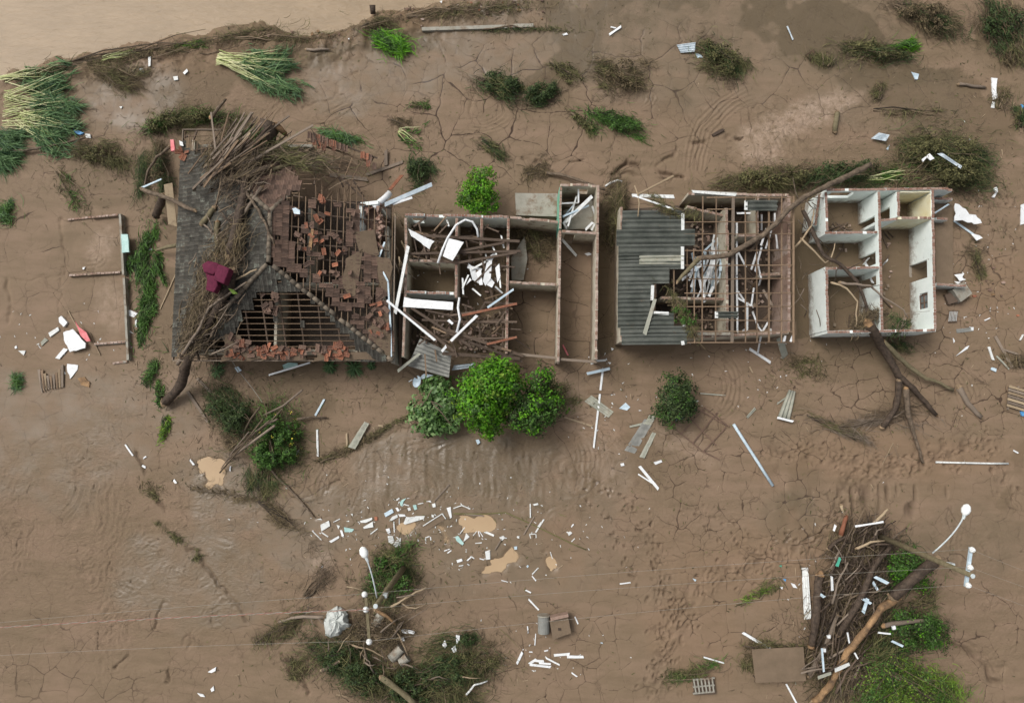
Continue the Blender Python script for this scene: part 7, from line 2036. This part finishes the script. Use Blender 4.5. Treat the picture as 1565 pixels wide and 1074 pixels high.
# ---------------------------------------------------------------- litter around the tan puddles
LT = '{} from left of the pale scraps littering the puddle area'
LG = 'pale scraps around the tan puddles'
def Z1(x, y):  # zoomed survey patch at (460, 740), 6.02x
    return 460 + x / 6.02, 740 + y / 6.02
def Z2_(x, y):
    return 640 + x / 6.02, 740 + y / 6.02
for pts, m in [([(180, 370), (260, 330), (270, 380), (190, 430)], 'dirtywhite'), ([(260, 520), (350, 470), (355, 490), (280, 535)], 'white'), ([(330, 370), (360, 380), (345, 410)], 'dirtywhite'), ([(360, 420), (380, 420), (398, 470), (380, 480)], 'white'), ([(398, 390), (490, 410), (470, 435), (405, 435)], 'teal'), ([(540, 335), (655, 303), (660, 320), (600, 350), (555, 350)], 'dirtywhite'),
               ([(575, 390), (660, 340), (668, 390), (580, 405)], 'dirtywhite'), ([(675, 295), (705, 295), (705, 330), (680, 330)], 'tilered'), ([(765, 265), (840, 222), (855, 255), (780, 298)], 'bluewhite'), ([(870, 215), (890, 210), (908, 240), (890, 248)], 'white'), ([(815, 330), (840, 295), (885, 275), (892, 300), (830, 335)], 'dirtywhite'), ([(895, 270), (955, 275), (965, 292), (910, 295)], 'white'),
               ([(875, 140), (900, 120), (912, 128), (885, 148)], 'dirtywhite'), ([(912, 165), (930, 140), (970, 125), (945, 155), (930, 200), (915, 190)], 'teal'), ([(980, 215), (1005, 210), (1012, 235), (990, 242)], 'dirtywhite'), ([(1030, 190), (1060, 185), (1070, 225), (1045, 235)], 'teal'), ([(945, 355), (970, 295), (1000, 300), (1060, 290), (1140, 288), (1130, 315), (960, 365)], 'dirtywhite'), ([(780, 410), (815, 400), (825, 440), (800, 450)], 'white'),
               ([(800, 470), (845, 470), (862, 520), (840, 548), (808, 530)], 'dirtywhite'), ([(850, 550), (890, 495), (920, 490), (920, 550), (870, 575)], 'dirtywhite'), ([(900, 550), (925, 545), (922, 580), (905, 585)], 'dirtywhite'), ([(1200, 275), (1222, 280), (1225, 300), (1205, 300)], 'dirtywhite'), ([(1168, 155), (1190, 145), (1200, 165)], 'white'), ([(1205, 180), (1235, 170), (1240, 205), (1215, 210)], 'dirtywhite'),
               ([(1340, 215), (1378, 205), (1388, 300), (1375, 312)], 'white'), ([(1495, 525), (1520, 445), (1552, 480)], 'dirtywhite'), ([(1420, 480), (1445, 470), (1500, 540), (1485, 558), (1430, 515)], 'teal'), ([(1430, 695), (1480, 680), (1488, 700), (1440, 718)], 'white'), ([(460, 270), (478, 268), (475, 290)], 'dirtywhite'), ([(100, 425), (115, 420), (118, 435)], 'white'), ([(150, 320), (180, 310), (200, 325)], 'dirtywhite')]:
    scrap('', [Z1(*p) for p in pts], m, .05, None, .12, 'scrap', 'debris', LG, LT)
for pts, m in [([(1020, 180), (1030, 175), (1032, 300), (1022, 305)], 'dirtywhite'), ([(1050, 180), (1095, 170), (1100, 185), (1060, 195)], 'dirtywhite'), ([(1365, 440), (1395, 430), (1412, 445), (1380, 470)], 'dirtywhite'), ([(1400, 385), (1420, 360), (1428, 368), (1405, 395)], 'white'), ([(990, 750), (1005, 738), (1012, 752), (998, 765)], 'bluewhite'), ([(610, 615), (655, 600), (658, 685), (620, 690)], 'dirtywhite'), ([(780, 545), (800, 545), (798, 560)], 'dirtywhite'),
               ([(740, 485), (780, 470), (795, 490), (765, 515)], 'dirtywhite'), ([(900, 480), (915, 470), (928, 490), (912, 495)], 'dirtywhite'), ([(875, 570), (905, 568), (905, 595), (880, 597)], 'bluewhite')]:
    scrap('', [Z2_(*p) for p in pts], m, .05, None, .12, 'scrap', 'debris', LG, LT)
STL = '{} from left of the thin white strips littering the puddle area'
SG = 'thin strips around the tan puddles'
for a, b_, w_ in [((528, 398), (692, 470), 2.8), ((1150, 320), (1075, 440), 2.2), ((1128, 345), (1095, 392), 2), ((500, 470), (540, 420), 1), ((545, 420), (560, 480), 1.2), ((560, 430), (590, 480), 1.0), ((520, 540), (580, 535), 1.4), ((235, 610), (285, 592), 1.6), ((265, 630), (300, 605), 1.6), ((445, 700), (485, 662), 2), ((485, 662), (510, 680), 1.6), ((370, 748), (410, 742), 1.4), ((445, 728), (465, 742), 1.6), ((560, 680), (600, 690), 1.4), ((1042, 825), (1100, 765), 1.6), ((1042, 840), (1078, 885), 1.6), ((1210, 620), (1235, 700), 1.2), ((1235, 710), (1270, 740), 1.2), ((1020, 455), (1075, 455), 1.4), ((1020, 458), (1030, 495), 1.4), ((1078, 458), (1080, 490), 1.4), ((60, 490), (100, 475), 1.5), ((60, 495), (65, 520), 1.5), ((108, 480), (112, 512), 1.4), ((320, 220), (400, 190), 1.2), ((400, 190), (470, 225), 1.2), ((1405, 525), (1435, 495), 1.5), ((760, 880), (820, 895), 1.2)]:
    board('', Z2_(*a), Z2_(*b_), w_, random.choice(['white', 'dirtywhite']), .035, None, 'strip', 'strip', SG, ordt=STL, tip=.02)
for a, b_, w_ in [((190, 440), (250, 480), 1.6), ((110, 430), (190, 510), 1.3), ((300, 345), (360, 315), 1.3), ((640, 455), (705, 405), 1.4), ((855, 340), (860, 440), 1.6), ((905, 310), (905, 385), 1.2), ((945, 180), (995, 195), 1.4), ((1075, 180), (1125, 170), 1.2)]:
    board('', Z1(*a), Z1(*b_), w_, 'dirtywhite', .035, None, 'strip', 'strip', SG, ordt=STL, tip=.02)
for a, b_, lb in [((965, 460), (1060, 295), 'longer brown stake in the puddle litter'), ((700, 600), (760, 500), 'brown lath above the bent puddle'), ((430, 270), (600, 290), 'flat brown lath above the largest puddle'), ((145, 150), (280, 0), 'brown lath rising above the white scraps')]:
    board(lb, Z2_(*a), Z2_(*b_), 2, 'greywood', .05, None, 'lath', 'lath')
def sunk(lb, pts, rim=True):
    p = [G(*Z2_(*q), .03) for q in pts]
    t = root('sunken_panel', p[0]); tag(t, lb, 'panel')
    MB().prism(p, .06).build('board', 'mudcake', t)
    for a, b_ in zip(p[:2], p[1:3]):
        MB().beam(a + Vector((0, 0, .03)), b_ + Vector((0, 0, .03)), .05, .05).build('rim', 'dirtywhite', t)
sunk('mud-covered rectangular panel sunk between the puddles', [(40, 380), (215, 268), (250, 315), (65, 430)]); sunk('mud-covered rounded panel sunk left of the largest puddle', [(425, 310), (440, 370), (380, 450), (320, 455), (265, 400), (345, 285)])
sunk('half-buried arched panel above the largest puddle', [(320, 218), (395, 192), (475, 222), (540, 258), (320, 262)])
bent('green hose lying across the puddle area', [Z2_(320, 268), Z2_(600, 272), Z2_(800, 258), Z2_(1060, 375), Z2_(1400, 540), Z2_(1540, 600)], 1.6, 'olive', 'hose', 'hose', z=.03)

# ---------------------------------------------------------------- pipe, box, slats in the lower middle
cp = root('concrete_pipe', G(831, 955)); tag(cp, 'upright short concrete pipe beside the brown box', 'pipe')
a, b_ = G(831, 942, .33), G(831, 967, .33)
MB().tube([a, a.lerp(b_, .5), b_], .33, 18).build('barrel', 'fibregrey', cp, smooth=False); MB().tube([a + Vector((0, .03, 0)), a + Vector((0, .1, 0))], .36, 18).build('collar', 'concrete', cp)
bx = root('brown_box', G(858, 957)); tag(bx, 'mud-brown broken brick box beside the concrete pipe', 'box')
MB().prism([G(840, 948, .6), G(868, 941, .6), G(873, 967, .6), G(845, 977, .6)], .65).build('body', 'mudcake', bx); MB().beam(G(841, 944, .6), G(868, 938, .6), .16, .5).build('brick_edge', 'oldbrick', bx); MB().box(G(855, 961, .62), (.08, 0, 0), (0, .06, 0), (0, 0, .03)).build('hole', 'darkwood', bx)  # dark block painted for the shade inside an opening
WT_, WG = '{} from left of the white slats strewn below the brown box', 'white slats below the brown box'
def Z3(x, y):
    return 740 + x / 5.02, 860 + y / 5.02
for a, b_, w_ in [((250, 770), (293, 680), 3.4), ((345, 770), (400, 735), 3.2), ((380, 745), (458, 750), 3.2), ((350, 775), (510, 795), 3.4), ((420, 765), (510, 770), 2.6), ((535, 705), (655, 695), 3.6), ((635, 715), (762, 717), 3.6), ((475, 725), (578, 778), 2.2), ((670, 838), (712, 868), 2), ((460, 672), (490, 666), 1.8), ((345, 678), (370, 680), 1.6), ((340, 275), (418, 358), 2.2), ((332, 482), (337, 535), 1.6), ((395, 540), (388, 628), 1.4), ((1040, 158), (1122, 148), 2), ((318, 205), (358, 226), 2), ((695, 410), (720, 465), 2)]:
    board('', Z3(*a), Z3(*b_), w_, 'white', .045, None, 'slat', 'slat', WG, ordt=WT_, tip=.03)
scrap('small white-blue scrap right of the brown box', [Z3(888, 610), Z3(905, 605), Z3(912, 618)], 'bluewhite', .04)
for lb, poly in [('white butterfly-shaped scrap in the lower left mud', [(318, 1026), (324, 1022), (331, 1018), (330, 1024), (324, 1027)]), ('white chip below the butterfly-shaped scrap', [(322, 1052), (327, 1047), (328, 1054), (324, 1056)]), ('tiny white chips at the lower left', [(302, 1058), (311, 1060), (314, 1064), (307, 1063)])]:
    scrap(lb, poly, 'white', .05, None, .1)
for lb, poly in [('pale leaf-shaped scrap by the bottom brush tangle', [(676, 984), (680, 977), (683, 985), (680, 990)]), ('white torn scrap right of the leaf-shaped scrap', [(690, 990), (696, 985), (698, 994), (693, 996)]), ('white torn scrap above the bottom brush tangle', [(697, 969), (703, 970), (702, 978), (698, 983)]), ('long white torn scrap left of the bottom brush tangle', [(614, 960), (622, 961), (634, 964), (633, 968), (615, 965)]), ('small white scrap on the cable by the bottom tangle', [(612, 975), (617, 973), (619, 978), (613, 979)])]:
    scrap(lb, poly, 'white', .06, .2, .15, rough=.015)
# table slab and crate
ts = root('table_slab', G(1190, 1016)); tag(ts, 'large flat mud-coated table slab left of the debris heap', 'table')
q = [P(1149, 992, .75), P(1228, 988, .75), P(1232, 1040, .75), P(1155, 1043, .75)]
MB().prism(q, .06).build('top', 'mudcake', ts)
for p_ in q:
    c = (Vector((q[0].x + q[2].x, q[0].y + q[2].y, 0)) / 2)
    e = p_.lerp(Vector((c.x, c.y, p_.z)), .12)
    MB().beam((e.x, e.y, -.1), (e.x, e.y, .69), .08, .08, (0, 1, 0)).build('leg', 'darkwood', ts)
cr = root('slatted_crate', G(1076, 1047)); tag(cr, 'muddy slatted crate at the bottom edge left of the table slab', 'crate')
for k in range(6):
    MB().beam(G(1060 + 5.6 * k, 1037 - .6 * k, .3), G(1064 + 5.4 * k, 1060 - .6 * k, .3), .08, .04).build('slat', 'concrete', cr)
for v in (1038, 1049, 1059):
    MB().beam(G(1059, v, .22), G(1092, v - 3, .22), .07, .1).build('rail', 'concrete', cr)
MB().box(G(1076, 1048, .08), (.6, .03, 0), (-.04, .42, 0), (0, 0, .1)).build('floor', 'darkwood', cr)
for a, b_, w_, m, lb in [((1135, 966), (1177, 991), 4.2, 'white', 'white board above the muddy table slab'), ((1075, 1003), (1106, 1012), 2, 'white', 'thin white strip left of the muddy table slab'), ((1201, 1044), (1217, 1074), 2.6, 'white', 'white strip at the bottom edge below the table slab')]:
    board(lb, a, b_, w_, m, .05, None, 'strip', 'strip')
sheet('white corrugated strip standing left of the debris heap', [(1225, 867), (1229, 946), (1240, 945), (1235, 867)], 3, 'dirtywhite', .03, None, (.15, .1, .3, .3))
scrap('white crumpled scrap left of the white corrugated strip', [(1208, 890), (1214, 892), (1218, 898), (1212, 897)], 'white', .06, None, .1); scrap('small white scrap left of the crumpled one', [(1191, 896), (1196, 896), (1195, 900)], 'white', .05)
for lb, poly, m in [('tiny green scrap in the mud above the weeds', [(1190, 864), (1194, 863), (1194, 866)], 'green'), ('tiny blue scrap in the mud above the weeds', [(1196, 884), (1201, 884), (1200, 888)], 'blue'), ('tiny pale scrap left of the yellow-green weeds', [(1058, 883), (1064, 885), (1062, 888)], 'bluewhite')]:
    scrap(lb, poly, m, .05)

# ---------------------------------------------------------------- debris heap around the right power pole
H_ = lambda u, v: P(u, v, 0).z
log('long stripped orange log leaning out of the debris heap', [(1244, 1074, .5), (1269, 1047, .8), (1296, 996, 1.5), (1325, 959, 1.8), (1349, 927, 1.8), (1374, 912, 1.6)], 4.7, m='orangewood', taper=.9, jag=.28, n=10)
log('dark forked trunk through the middle of the debris heap', [(1282, 968, 1.0), (1306, 931, 1.5), (1320, 904, 1.7), (1335, 866, 1.6), (1352, 845, 1.3), (1364, 833, 1.0)], 5.0, m='bark', taper=.6, branches=5)
log('thick log with a splintered orange end at the left of the heap', [(1252, 880, .7), (1250, 905, .8), (1247, 945, .8), (1241, 986, .6)], 6.0, m='bark', taper=.9, ends='orangewood')
log('dark log leaning from the power pole into the heap', [(1428, 857, 2.6), (1395, 884, 2.2), (1365, 912, 1.8)], 7, m='bark', taper=1.1)
log('long grey log at the lower left of the debris heap', [(1236, 1030, .4), (1262, 985, .9), (1280, 940, 1.2)], 3.6, m='greywood', taper=.7)
log('grey branch reaching right from the heap over the shrub', [(1352, 955, 1.3), (1385, 950, 1.2), (1420, 947, .9)], 3.4, m='greywood', taper=.8, ends='orangewood')
log('red-brown branch at the top left of the heap', [(1285, 818, .8), (1290, 800, .9), (1294, 788, .7)], 3.4, m='redwood', taper=.8)
log('pale branch sticking out at the top of the heap', [(1335, 800, .8), (1350, 785, 1.0), (1357, 778, 1.0)], 2.0, m='palewood', taper=.7); log('pale splinter at the top left of the heap', [(1285, 772, .8), (1291, 785, .8)], 2.4, m='palewood')
log('dark forked branch at the left edge of the heap', [(1266, 838, .5), (1278, 828, .8), (1300, 815, .9)], 3.4, m='bark', branches=2)
log('twisted branch across the heap beside the pole', [(1310, 838, 1.4), (1330, 828, 1.5), (1352, 826, 1.4)], 2.2, m='palewood', branches=2)
log('bare twig right of the heap by the power pole', [(1362, 824, .6), (1374, 815, .5), (1386, 806, .3)], 1.6, m='bark2', branches=3)
for k in range(150):
    t_ = random.random()
    u, v = 1250 + 75 * random.random() + 25 * (1 - t_), 805 + 230 * t_
    u += (920 - v) * .12
    a = R(random.gauss(-64, 30)); L = random.uniform(20, 70)
    z0 = random.uniform(.5, 1.7)
    o = log('', [(u - L / 2 * math.cos(a), v - L / 2 * math.sin(a), z0 * random.uniform(.5, 1)), (u + random.gauss(0, 3), v + random.gauss(0, 3), z0), (u + L / 2 * math.cos(a), v + L / 2 * math.sin(a), z0 * random.uniform(.5, 1.1))], random.uniform(.6, 2.1), m=random.choice(['bark', 'bark2', 'greywood', 'twig', 'bark', 'bark', 'darkwood']), ends=None, n=6, taper=.5, name='branch', cat='branch', branches=1 if k % 4 == 0 else 0)
    ordtag(o, '{} from left of the bare sticks in the debris heap', 'branch', 'sticks in the debris heap by the right power pole')
for (u, v, ru, rv, a, n_, ms, lb, lift) in [(1310, 850, 46, 42, 60, 2900, ['twig', 'bark', 'straw'], 'matted twigs in the upper part of the debris heap', 1.1), (1295, 930, 46, 58, 65, 3600, ['twig', 'bark', 'straw'], 'matted dark twigs in the middle of the debris heap', 1.2), (1285, 1010, 46, 42, 60, 2700, ['twig', 'straw', 'olive'], 'matted twigs in the lower part of the debris heap', 1.0), (1340, 990, 36, 50, 60, 1400, ['twig', 'olive', 'dkgreen'], 'matted twigs between the orange log and the feathery tree', 1.0), (1335, 900, 34, 40, 60, 900, ['dkgreen', 'twig'], 'dark green mat beside the leaning dark log', .9)]:
    o = G(u, v); t = root('twig_mat', o); tag(t, lb, 'twigs')
    for m2 in ms:
        quads('twigs', *strands(o, n_ // len(ms), rv, ru, a, 36, 24, .034, lift, arch=.25), m2, t, kind='stuff')
for a, b_, w_, m, lb in [((1307, 804), (1350, 797), 2.6, 'white', 'white lath across the top of the debris heap'), ((1274, 811), (1277, 802), 3, 'white', 'small white slat left of the debris heap top'), ((1271, 880), (1272, 902), 3.6, 'white', 'upright white slat in the debris heap'), ((1279, 865), (1284, 852), 4, 'green', 'turquoise bottle in the upper debris heap'), ((1317, 914), (1331, 922), 3.5, 'bluewhite', 'pale blue slat crossing in the middle of the heap'), ((1319, 936), (1326, 914), 4.5, 'bluewhite', 'pale blue upright scrap in the middle of the heap'), ((1337, 881), (1357, 891), 4.5, 'bluewhite', 'pale bent strip on the green shrub'), ((1334, 889), (1341, 901), 3.5, 'bluewhite', 'second pale strip on the green shrub'), ((1276, 1024), (1298, 1014), 4.5, 'dirtywhite', 'broad white slat at the lower end of the heap'), ((1250, 1035), (1270, 1028), 4, 'fibrepale', 'grey slat at the lower left of the heap'), ((1342, 966), (1361, 968), 2.4, 'white', 'white slat right of the orange log'), ((1363, 979), (1380, 987), 3, 'bluewhite', 'pale slat beside the shrub right of the orange log'), ((1306, 997), (1311, 1006), 2.2, 'white', 'small white slat below the orange log'), ((1256, 990), (1259, 1026), 2.6, 'bluewhite', 'pale upright strip at the lower left of the heap'), ((1295, 966), (1298, 982), 2, 'white', 'thin white sliver on the orange log'), ((1254, 908), (1260, 912), 4, 'bluewhite', 'pale scrap at the left edge of the heap')]:
    board(lb, a, b_, w_, m, .05, random.uniform(1.5, 2.0) if b_[0] > 1276 or a[1] > 980 else 1.2, 'slat', 'slat')
for lb, poly in [('white block in the lower debris heap', [(1263, 970), (1268, 969), (1268, 974), (1264, 974)]), ('second white block low in the debris heap', [(1256, 990), (1261, 990), (1261, 995), (1256, 995)]), ('white cup right of the orange log', [(1362, 956), (1367, 955), (1368, 960), (1363, 961)])]:
    scrap(lb, poly, 'white', .1, 1.7, .05)
# ---------------------------------------------------------------- lower left heap: sack, culvert pieces, trunks
sk = MB()
bs_ = [(515, 925), (524, 928), (532, 938), (534, 952), (540, 955), (530, 962), (518, 972), (506, 975), (498, 970), (494, 950), (500, 934)]
cpt = P(513, 948, .75)
bs_ = [tuple(np.array(bs_[i // 3]) * (1 - (i % 3) / 3) + np.array(bs_[(i // 3 + 1) % len(bs_)]) * ((i % 3) / 3)) for i in range(len(bs_) * 3)]
n_ = len(bs_)
vs, fs = [cpt], []
for k_, f in enumerate((1.0, .92, .75, .55, .3)):
    for i, (u, v) in enumerate(bs_):
        cr_ = .22 * float(vnoise(np.array([u]), np.array([v]), 7.0, 55 + k_)[0]) + random.gauss(0, .025)
        vs.append(P(513 + (u - 513) * f + random.gauss(0, .5), 948 + (v - 948) * f + random.gauss(0, .5), (.05, .3, .55, .68, .74)[k_] + cr_ * (f < .95)))
for k_ in range(4):
    for i in range(n_):
        j = (i + 1) % n_
        fs.append((1 + k_ * n_ + i, 1 + k_ * n_ + j, 1 + (k_ + 1) * n_ + j, 1 + (k_ + 1) * n_ + i))
for i in range(n_):
    fs.append((1 + 4 * n_ + i, 1 + 4 * n_ + (i + 1) % n_, 0))
sk.add(vs, fs)
o = sk.build('plastic_sack', 'tarp', smooth=False); tag(o, 'crumpled pale plastic sack beside the left power pole', 'sack')
log('dead branch fork left of the plastic sack', [(425, 950, .1), (455, 942, .3), (495, 942, .4)], 2, m='greywood', taper=1.4, branches=3)
for a, b_, r_, lb in [((583, 938), (575, 953), .26, 'small concrete pipe piece beside the left power pole'), ((598, 1006), (613, 990), .28, 'concrete pipe lying in the bottom brush tangle'), ((612, 1012), (622, 1004), .25, 'second concrete pipe end in the bottom brush tangle')]:
    t = root('pipe_piece', G(*a)); tag(t, lb, 'pipe')
    p, q = G(*a, r_ * .8), G(*b_, r_ * .8)
    MB().tube([p, q], r_, 14).build('barrel', 'concrete', t); MB().tube([q, q + (q - p).normalized() * .05], r_ * 1.08, 14).build('collar', 'concrete', t)
log('grey mossy trunk in the bottom brush tangle', [(583, 1034, 1.0), (605, 1050, 1.1), (635, 1076, 1.1)], 4.5, m='polewood', taper=.9)
log('orange splintered branch beside the left power pole', [(574, 931, .9), (590, 940, .9), (604, 954, .6)], 2.8, m='orangewood', taper=.5)
log('bare pale branch right of the left power pole', [(597, 928, .5), (620, 913, .6), (636, 905, .6), (652, 897, .5)], 1.8, m='palewood', taper=.8)
log('dark hooked twig under the pale branch', [(614, 920, .4), (622, 928, .4), (636, 929, .4), (650, 923, .3)], 1.2, m='palewood')
log('thin pale branch across the bottom tangle', [(538, 985, 1.0), (560, 990, 1.0), (595, 1007, .8)], 1.4, m='palewood')
log('short log in the left of the bottom tangle', [(493, 1024, .7), (518, 1010, .9)], 3.0, m='bark2', ends='palewood')
log('white arched branch at the right of the bottom tangle', [(712, 1060, .4), (725, 1047, .6), (745, 1040, .4)], 1.8, m='dirtywhite', taper=.5)
for k in range(46):
    u, v = random.choice([(random.gauss(545, 40), random.gauss(1010, 30)), (random.gauss(660, 45), random.gauss(1035, 25)), (random.gauss(580, 26), random.gauss(920, 36))])
    a = R(random.gauss(-35, 55)); L = random.uniform(16, 50); z0 = random.uniform(.4, 1.3)
    o = log('', [(u, v, z0 * .7), (u + L / 2 * math.cos(a) + random.gauss(0, 2.5), v + L / 2 * math.sin(a) + random.gauss(0, 2.5), z0), (u + L * math.cos(a), v + L * math.sin(a), z0 * .8)], random.uniform(.6, 1.7), m=random.choice(['bark2', 'greywood', 'twig', 'palewood']), ends=None, n=5, taper=.4, name='branch', cat='branch')
    ordtag(o, '{} from left of the sticks in the lower left brush tangle', 'branch', 'sticks in the lower left tangle')

# ---------------------------------------------------------------- power poles, lamps, cables
def pole(label, base, top, zt, lamp, arm_from, cross, ins):
    b0, t0 = P(*base, 0), P(*top, zt)
    b0.z = gz(b0.x, b0.y) - .3
    t = root('power_pole', b0); tag(t, label, 'power pole')
    MB().tube([b0, b0.lerp(t0, .5), t0], [.17, .145, .11], 10).build('shaft', 'polewood', t, smooth=True)
    MB().tube([t0, t0 + Vector((0, 0, .02))], [.112, .09], 10).build('cap', 'galv', t)
    zc = zt - .6
    c0, c1 = P(*cross[0], zc), P(*cross[1], zc)
    ca = MB().beam(c0, c1, .13, .12).build('crossarm', 'bluewhite' if cross[0][0] > 1000 else 'polewood', t)
    for (u, v) in ins:
        q = P(u, v, zc)
        MB().tube([q + Vector((0, 0, .06)), q + Vector((0, 0, .12)), q + Vector((0, 0, .18)), q + Vector((0, 0, .27))], [.06, .15, .11, .07], 10).build('insulator', 'lampwhite', ca, smooth=True)
    lp = P(*lamp, zt - 1.1)
    af = P(*arm_from, zt - 1.7)
    mid = af.lerp(lp, .62) + Vector((0, 0, .25)) + (lp - af).cross(Vector((0, 0, 1))).normalized() * .18
    bz = [af * (1 - t_) ** 2 + mid * (2 * t_ * (1 - t_)) + lp * t_ ** 2 for t_ in np.linspace(0, 1, 10).tolist()]
    arm = MB().tube(bz, .035, 7).build('lamp_arm', 'galv', t, smooth=True)
    d = (lp - mid).normalized()
    MB().tube([lp - d * .15, lp - d * .02, lp + d * .15, lp + d * .34, lp + d * .42], [.06, .17, .21, .15, .04], 12).build('lamp_head', 'lampwhite', arm, smooth=True)
    MB().tube([lp - d * .32, lp - d * .12], [.06, .08], 8).build('lamp_neck', 'galv', arm)
    MB().box(b0.lerp(t0, .8) + Vector((.12, .05, 0)), (.1, 0, 0), (0, .08, 0), (0, 0, .18)).build('junction_box', 'galv', t)
    return t
pole('right wooden power pole with pale crossarm and street lamp beside the debris heap', (1336, 815), (1487, 880), 8.6, (1475, 783), (1425, 845), ((1484, 836), (1476, 896)), ((1483, 839), (1480, 866), (1477, 893)))
pole('left power pole with dark crossarm and street lamp in the brush tangle', (618, 866), (574, 926), 8.4, (558, 848), (576, 913), ((559, 905), (565, 981)), ((558, 907), (560, 930), (565, 979)))
def cable(label, a, b_, z, sag, w_=.006, m='cable', name='power_cable'):
    p, q = P(*a, z), P(*b_, z)
    N = 30
    pts = [p.lerp(q, i / N) - Vector((0, 0, sag * 4 * (i / N) * (1 - i / N))) for i in range(N + 1)]
    o = MB().tube(pts, w_, 5).build(name, m, smooth=True)
    return tag(o, label, 'cable')
ZC = 8.1
cable('upper power cable between the two poles', (558, 907), (1483, 839), ZC + .2, .45); cable('middle power cable between the two poles', (560, 930), (1480, 866), ZC + .2, .5); cable('lower power cable between the two poles', (565, 979), (1477, 893), ZC + .2, .45)
cable('upper power cable leaving the right pole to the right', (1483, 839), (1700, 925), ZC + .2, .2); cable('middle power cable leaving the right pole to the right', (1480, 866), (1700, 945), ZC + .2, .2); cable('lower power cable leaving the right pole to the right', (1477, 893), (1700, 975), ZC + .2, .2)
cable('upper power cable leaving the left pole to the left edge', (558, 907), (-120, 962), ZC + .2, .3); cable('lower power cable leaving the left pole to the left edge', (565, 979), (-120, 1008), ZC + .2, .3)
tw = root('twisted_cable', P(220, 944, ZC)); tag(tw, 'thick red and white twisted cable running from the left pole to the left edge', 'cable')
p, q = P(565, 931, ZC), P(-120, 966, ZC)
for ph, m in ((0, 'cable'), (math.pi, 'cablered')):
    pts = []
    N = 420
    d = (q - p).normalized(); s_ = d.cross(Vector((0, 0, 1))).normalized()
    for i in range(N + 1):
        f = i / N
        a = ph + f * (q - p).length / .85 * 2 * math.pi
        pts.append(p.lerp(q, f) + s_ * (.024 * math.cos(a)) + Vector((0, 0, .03 * math.sin(a) - .3 * 4 * f * (1 - f))))
    MB().tube(pts, .014, 5).build('strand', m, tw, smooth=True)

# ---------------------------------------------------------------- uncountable fine litter trodden and washed into the mud
def litter(name, label, n, m, lo, hi, wd, spots):
    ws = np.array([s_[4] for s_ in spots], float); ws /= ws.sum()
    k = rng.choice(len(spots), n, p=ws)
    S = np.array(spots)[k]
    u, v = S[:, 0] + rng.normal(0, 1, n) * S[:, 2], S[:, 1] + rng.normal(0, 1, n) * S[:, 3]
    pts = np.array([tuple(P(a, b_, 0))[:2] for a, b_ in zip(u, v)])
    z = np.array([gz(a, b_) for a, b_ in pts])
    th = rng.uniform(0, 6.283, n); L = rng.uniform(lo, hi, n); w_ = rng.uniform(.4, 1.2, n) * wd
    dx, dy = np.cos(th) * L / 2, np.sin(th) * L / 2
    nx, ny = -np.sin(th) * w_ / 2, np.cos(th) * w_ / 2
    zz = z + .012
    t1 = rng.normal(0, .15, n) * L
    A = np.stack([pts[:, 0] - dx - nx, pts[:, 1] - dy - ny, zz], -1); B2 = np.stack([pts[:, 0] + dx - nx * .4, pts[:, 1] + dy - ny * .4, zz + np.abs(t1)], -1)
    C = np.stack([pts[:, 0] + dx + nx * .4, pts[:, 1] + dy + ny * .4, zz + np.abs(t1)], -1); D = np.stack([pts[:, 0] - dx + nx, pts[:, 1] - dy + ny, zz + .02], -1)
    o = quads(name, np.stack([A, B2, C, D], 1).reshape(-1, 3), np.arange(n * 4).reshape(-1, 4), m, kind='stuff')
    o['label'] = label; o['category'] = 'litter'
house_spots = [(240, 250, 25, 60, 2), (240, 560, 30, 40, 1), (420, 590, 130, 25, 2), (600, 640, 60, 40, 1), (650, 250, 80, 40, 1.5), (920, 600, 60, 60, 1), (1060, 680, 80, 50, 1), (1200, 600, 60, 60, 1), (1480, 420, 50, 110, 3), (1350, 160, 120, 60, 1.5), (1500, 220, 50, 90, 2),
               (1300, 790, 60, 30, 1.5), (1220, 950, 30, 70, 1.5), (1300, 1040, 90, 30, 1.5), (560, 900, 90, 60, 3), (580, 1020, 130, 40, 3), (700, 820, 130, 40, 3), (360, 720, 80, 40, 2), (150, 100, 150, 25, 3), (450, 60, 130, 20, 3), (700, 20, 120, 16, 3), (940, 310, 14, 60, 1), (1180, 270, 90, 25, 2), (1420, 260, 80, 50, 2), (150, 250, 80, 40, 2), (1400, 650, 100, 40, 1.5), (800, 540, 60, 30, .8), (860, 160, 260, 80, 1.5), (1050, 850, 120, 70, 1)]
litter('straw_litter', 'straw and twig bits scattered over the mud', 4200, 'mudstraw', .10, .5, .028, house_spots)
litter('dark_litter', 'dark wet wood chips scattered over the mud', 1100, 'darkwood', .06, .22, .04, house_spots)
litter('leaf_litter', 'torn green leaf bits scattered over the mud', 1800, 'olive', .06, .22, .06, house_spots)
litter('pale_litter', 'pale wood splinters scattered over the mud', 1200, 'palewood', .08, .45, .025, house_spots)
litter('white_litter', 'tiny white plastic crumbs scattered over the mud', 420, 'dirtywhite', .05, .15, .06, [(660, 800, 120, 35, 5), (1480, 430, 40, 90, 1.5), (100, 520, 50, 30, 1), (1150, 560, 80, 40, 1), (820, 1000, 60, 30, 1), (1290, 930, 50, 80, 1.5), (920, 600, 30, 50, 1), (690, 460, 60, 60, 1)])
finish_ordinals()
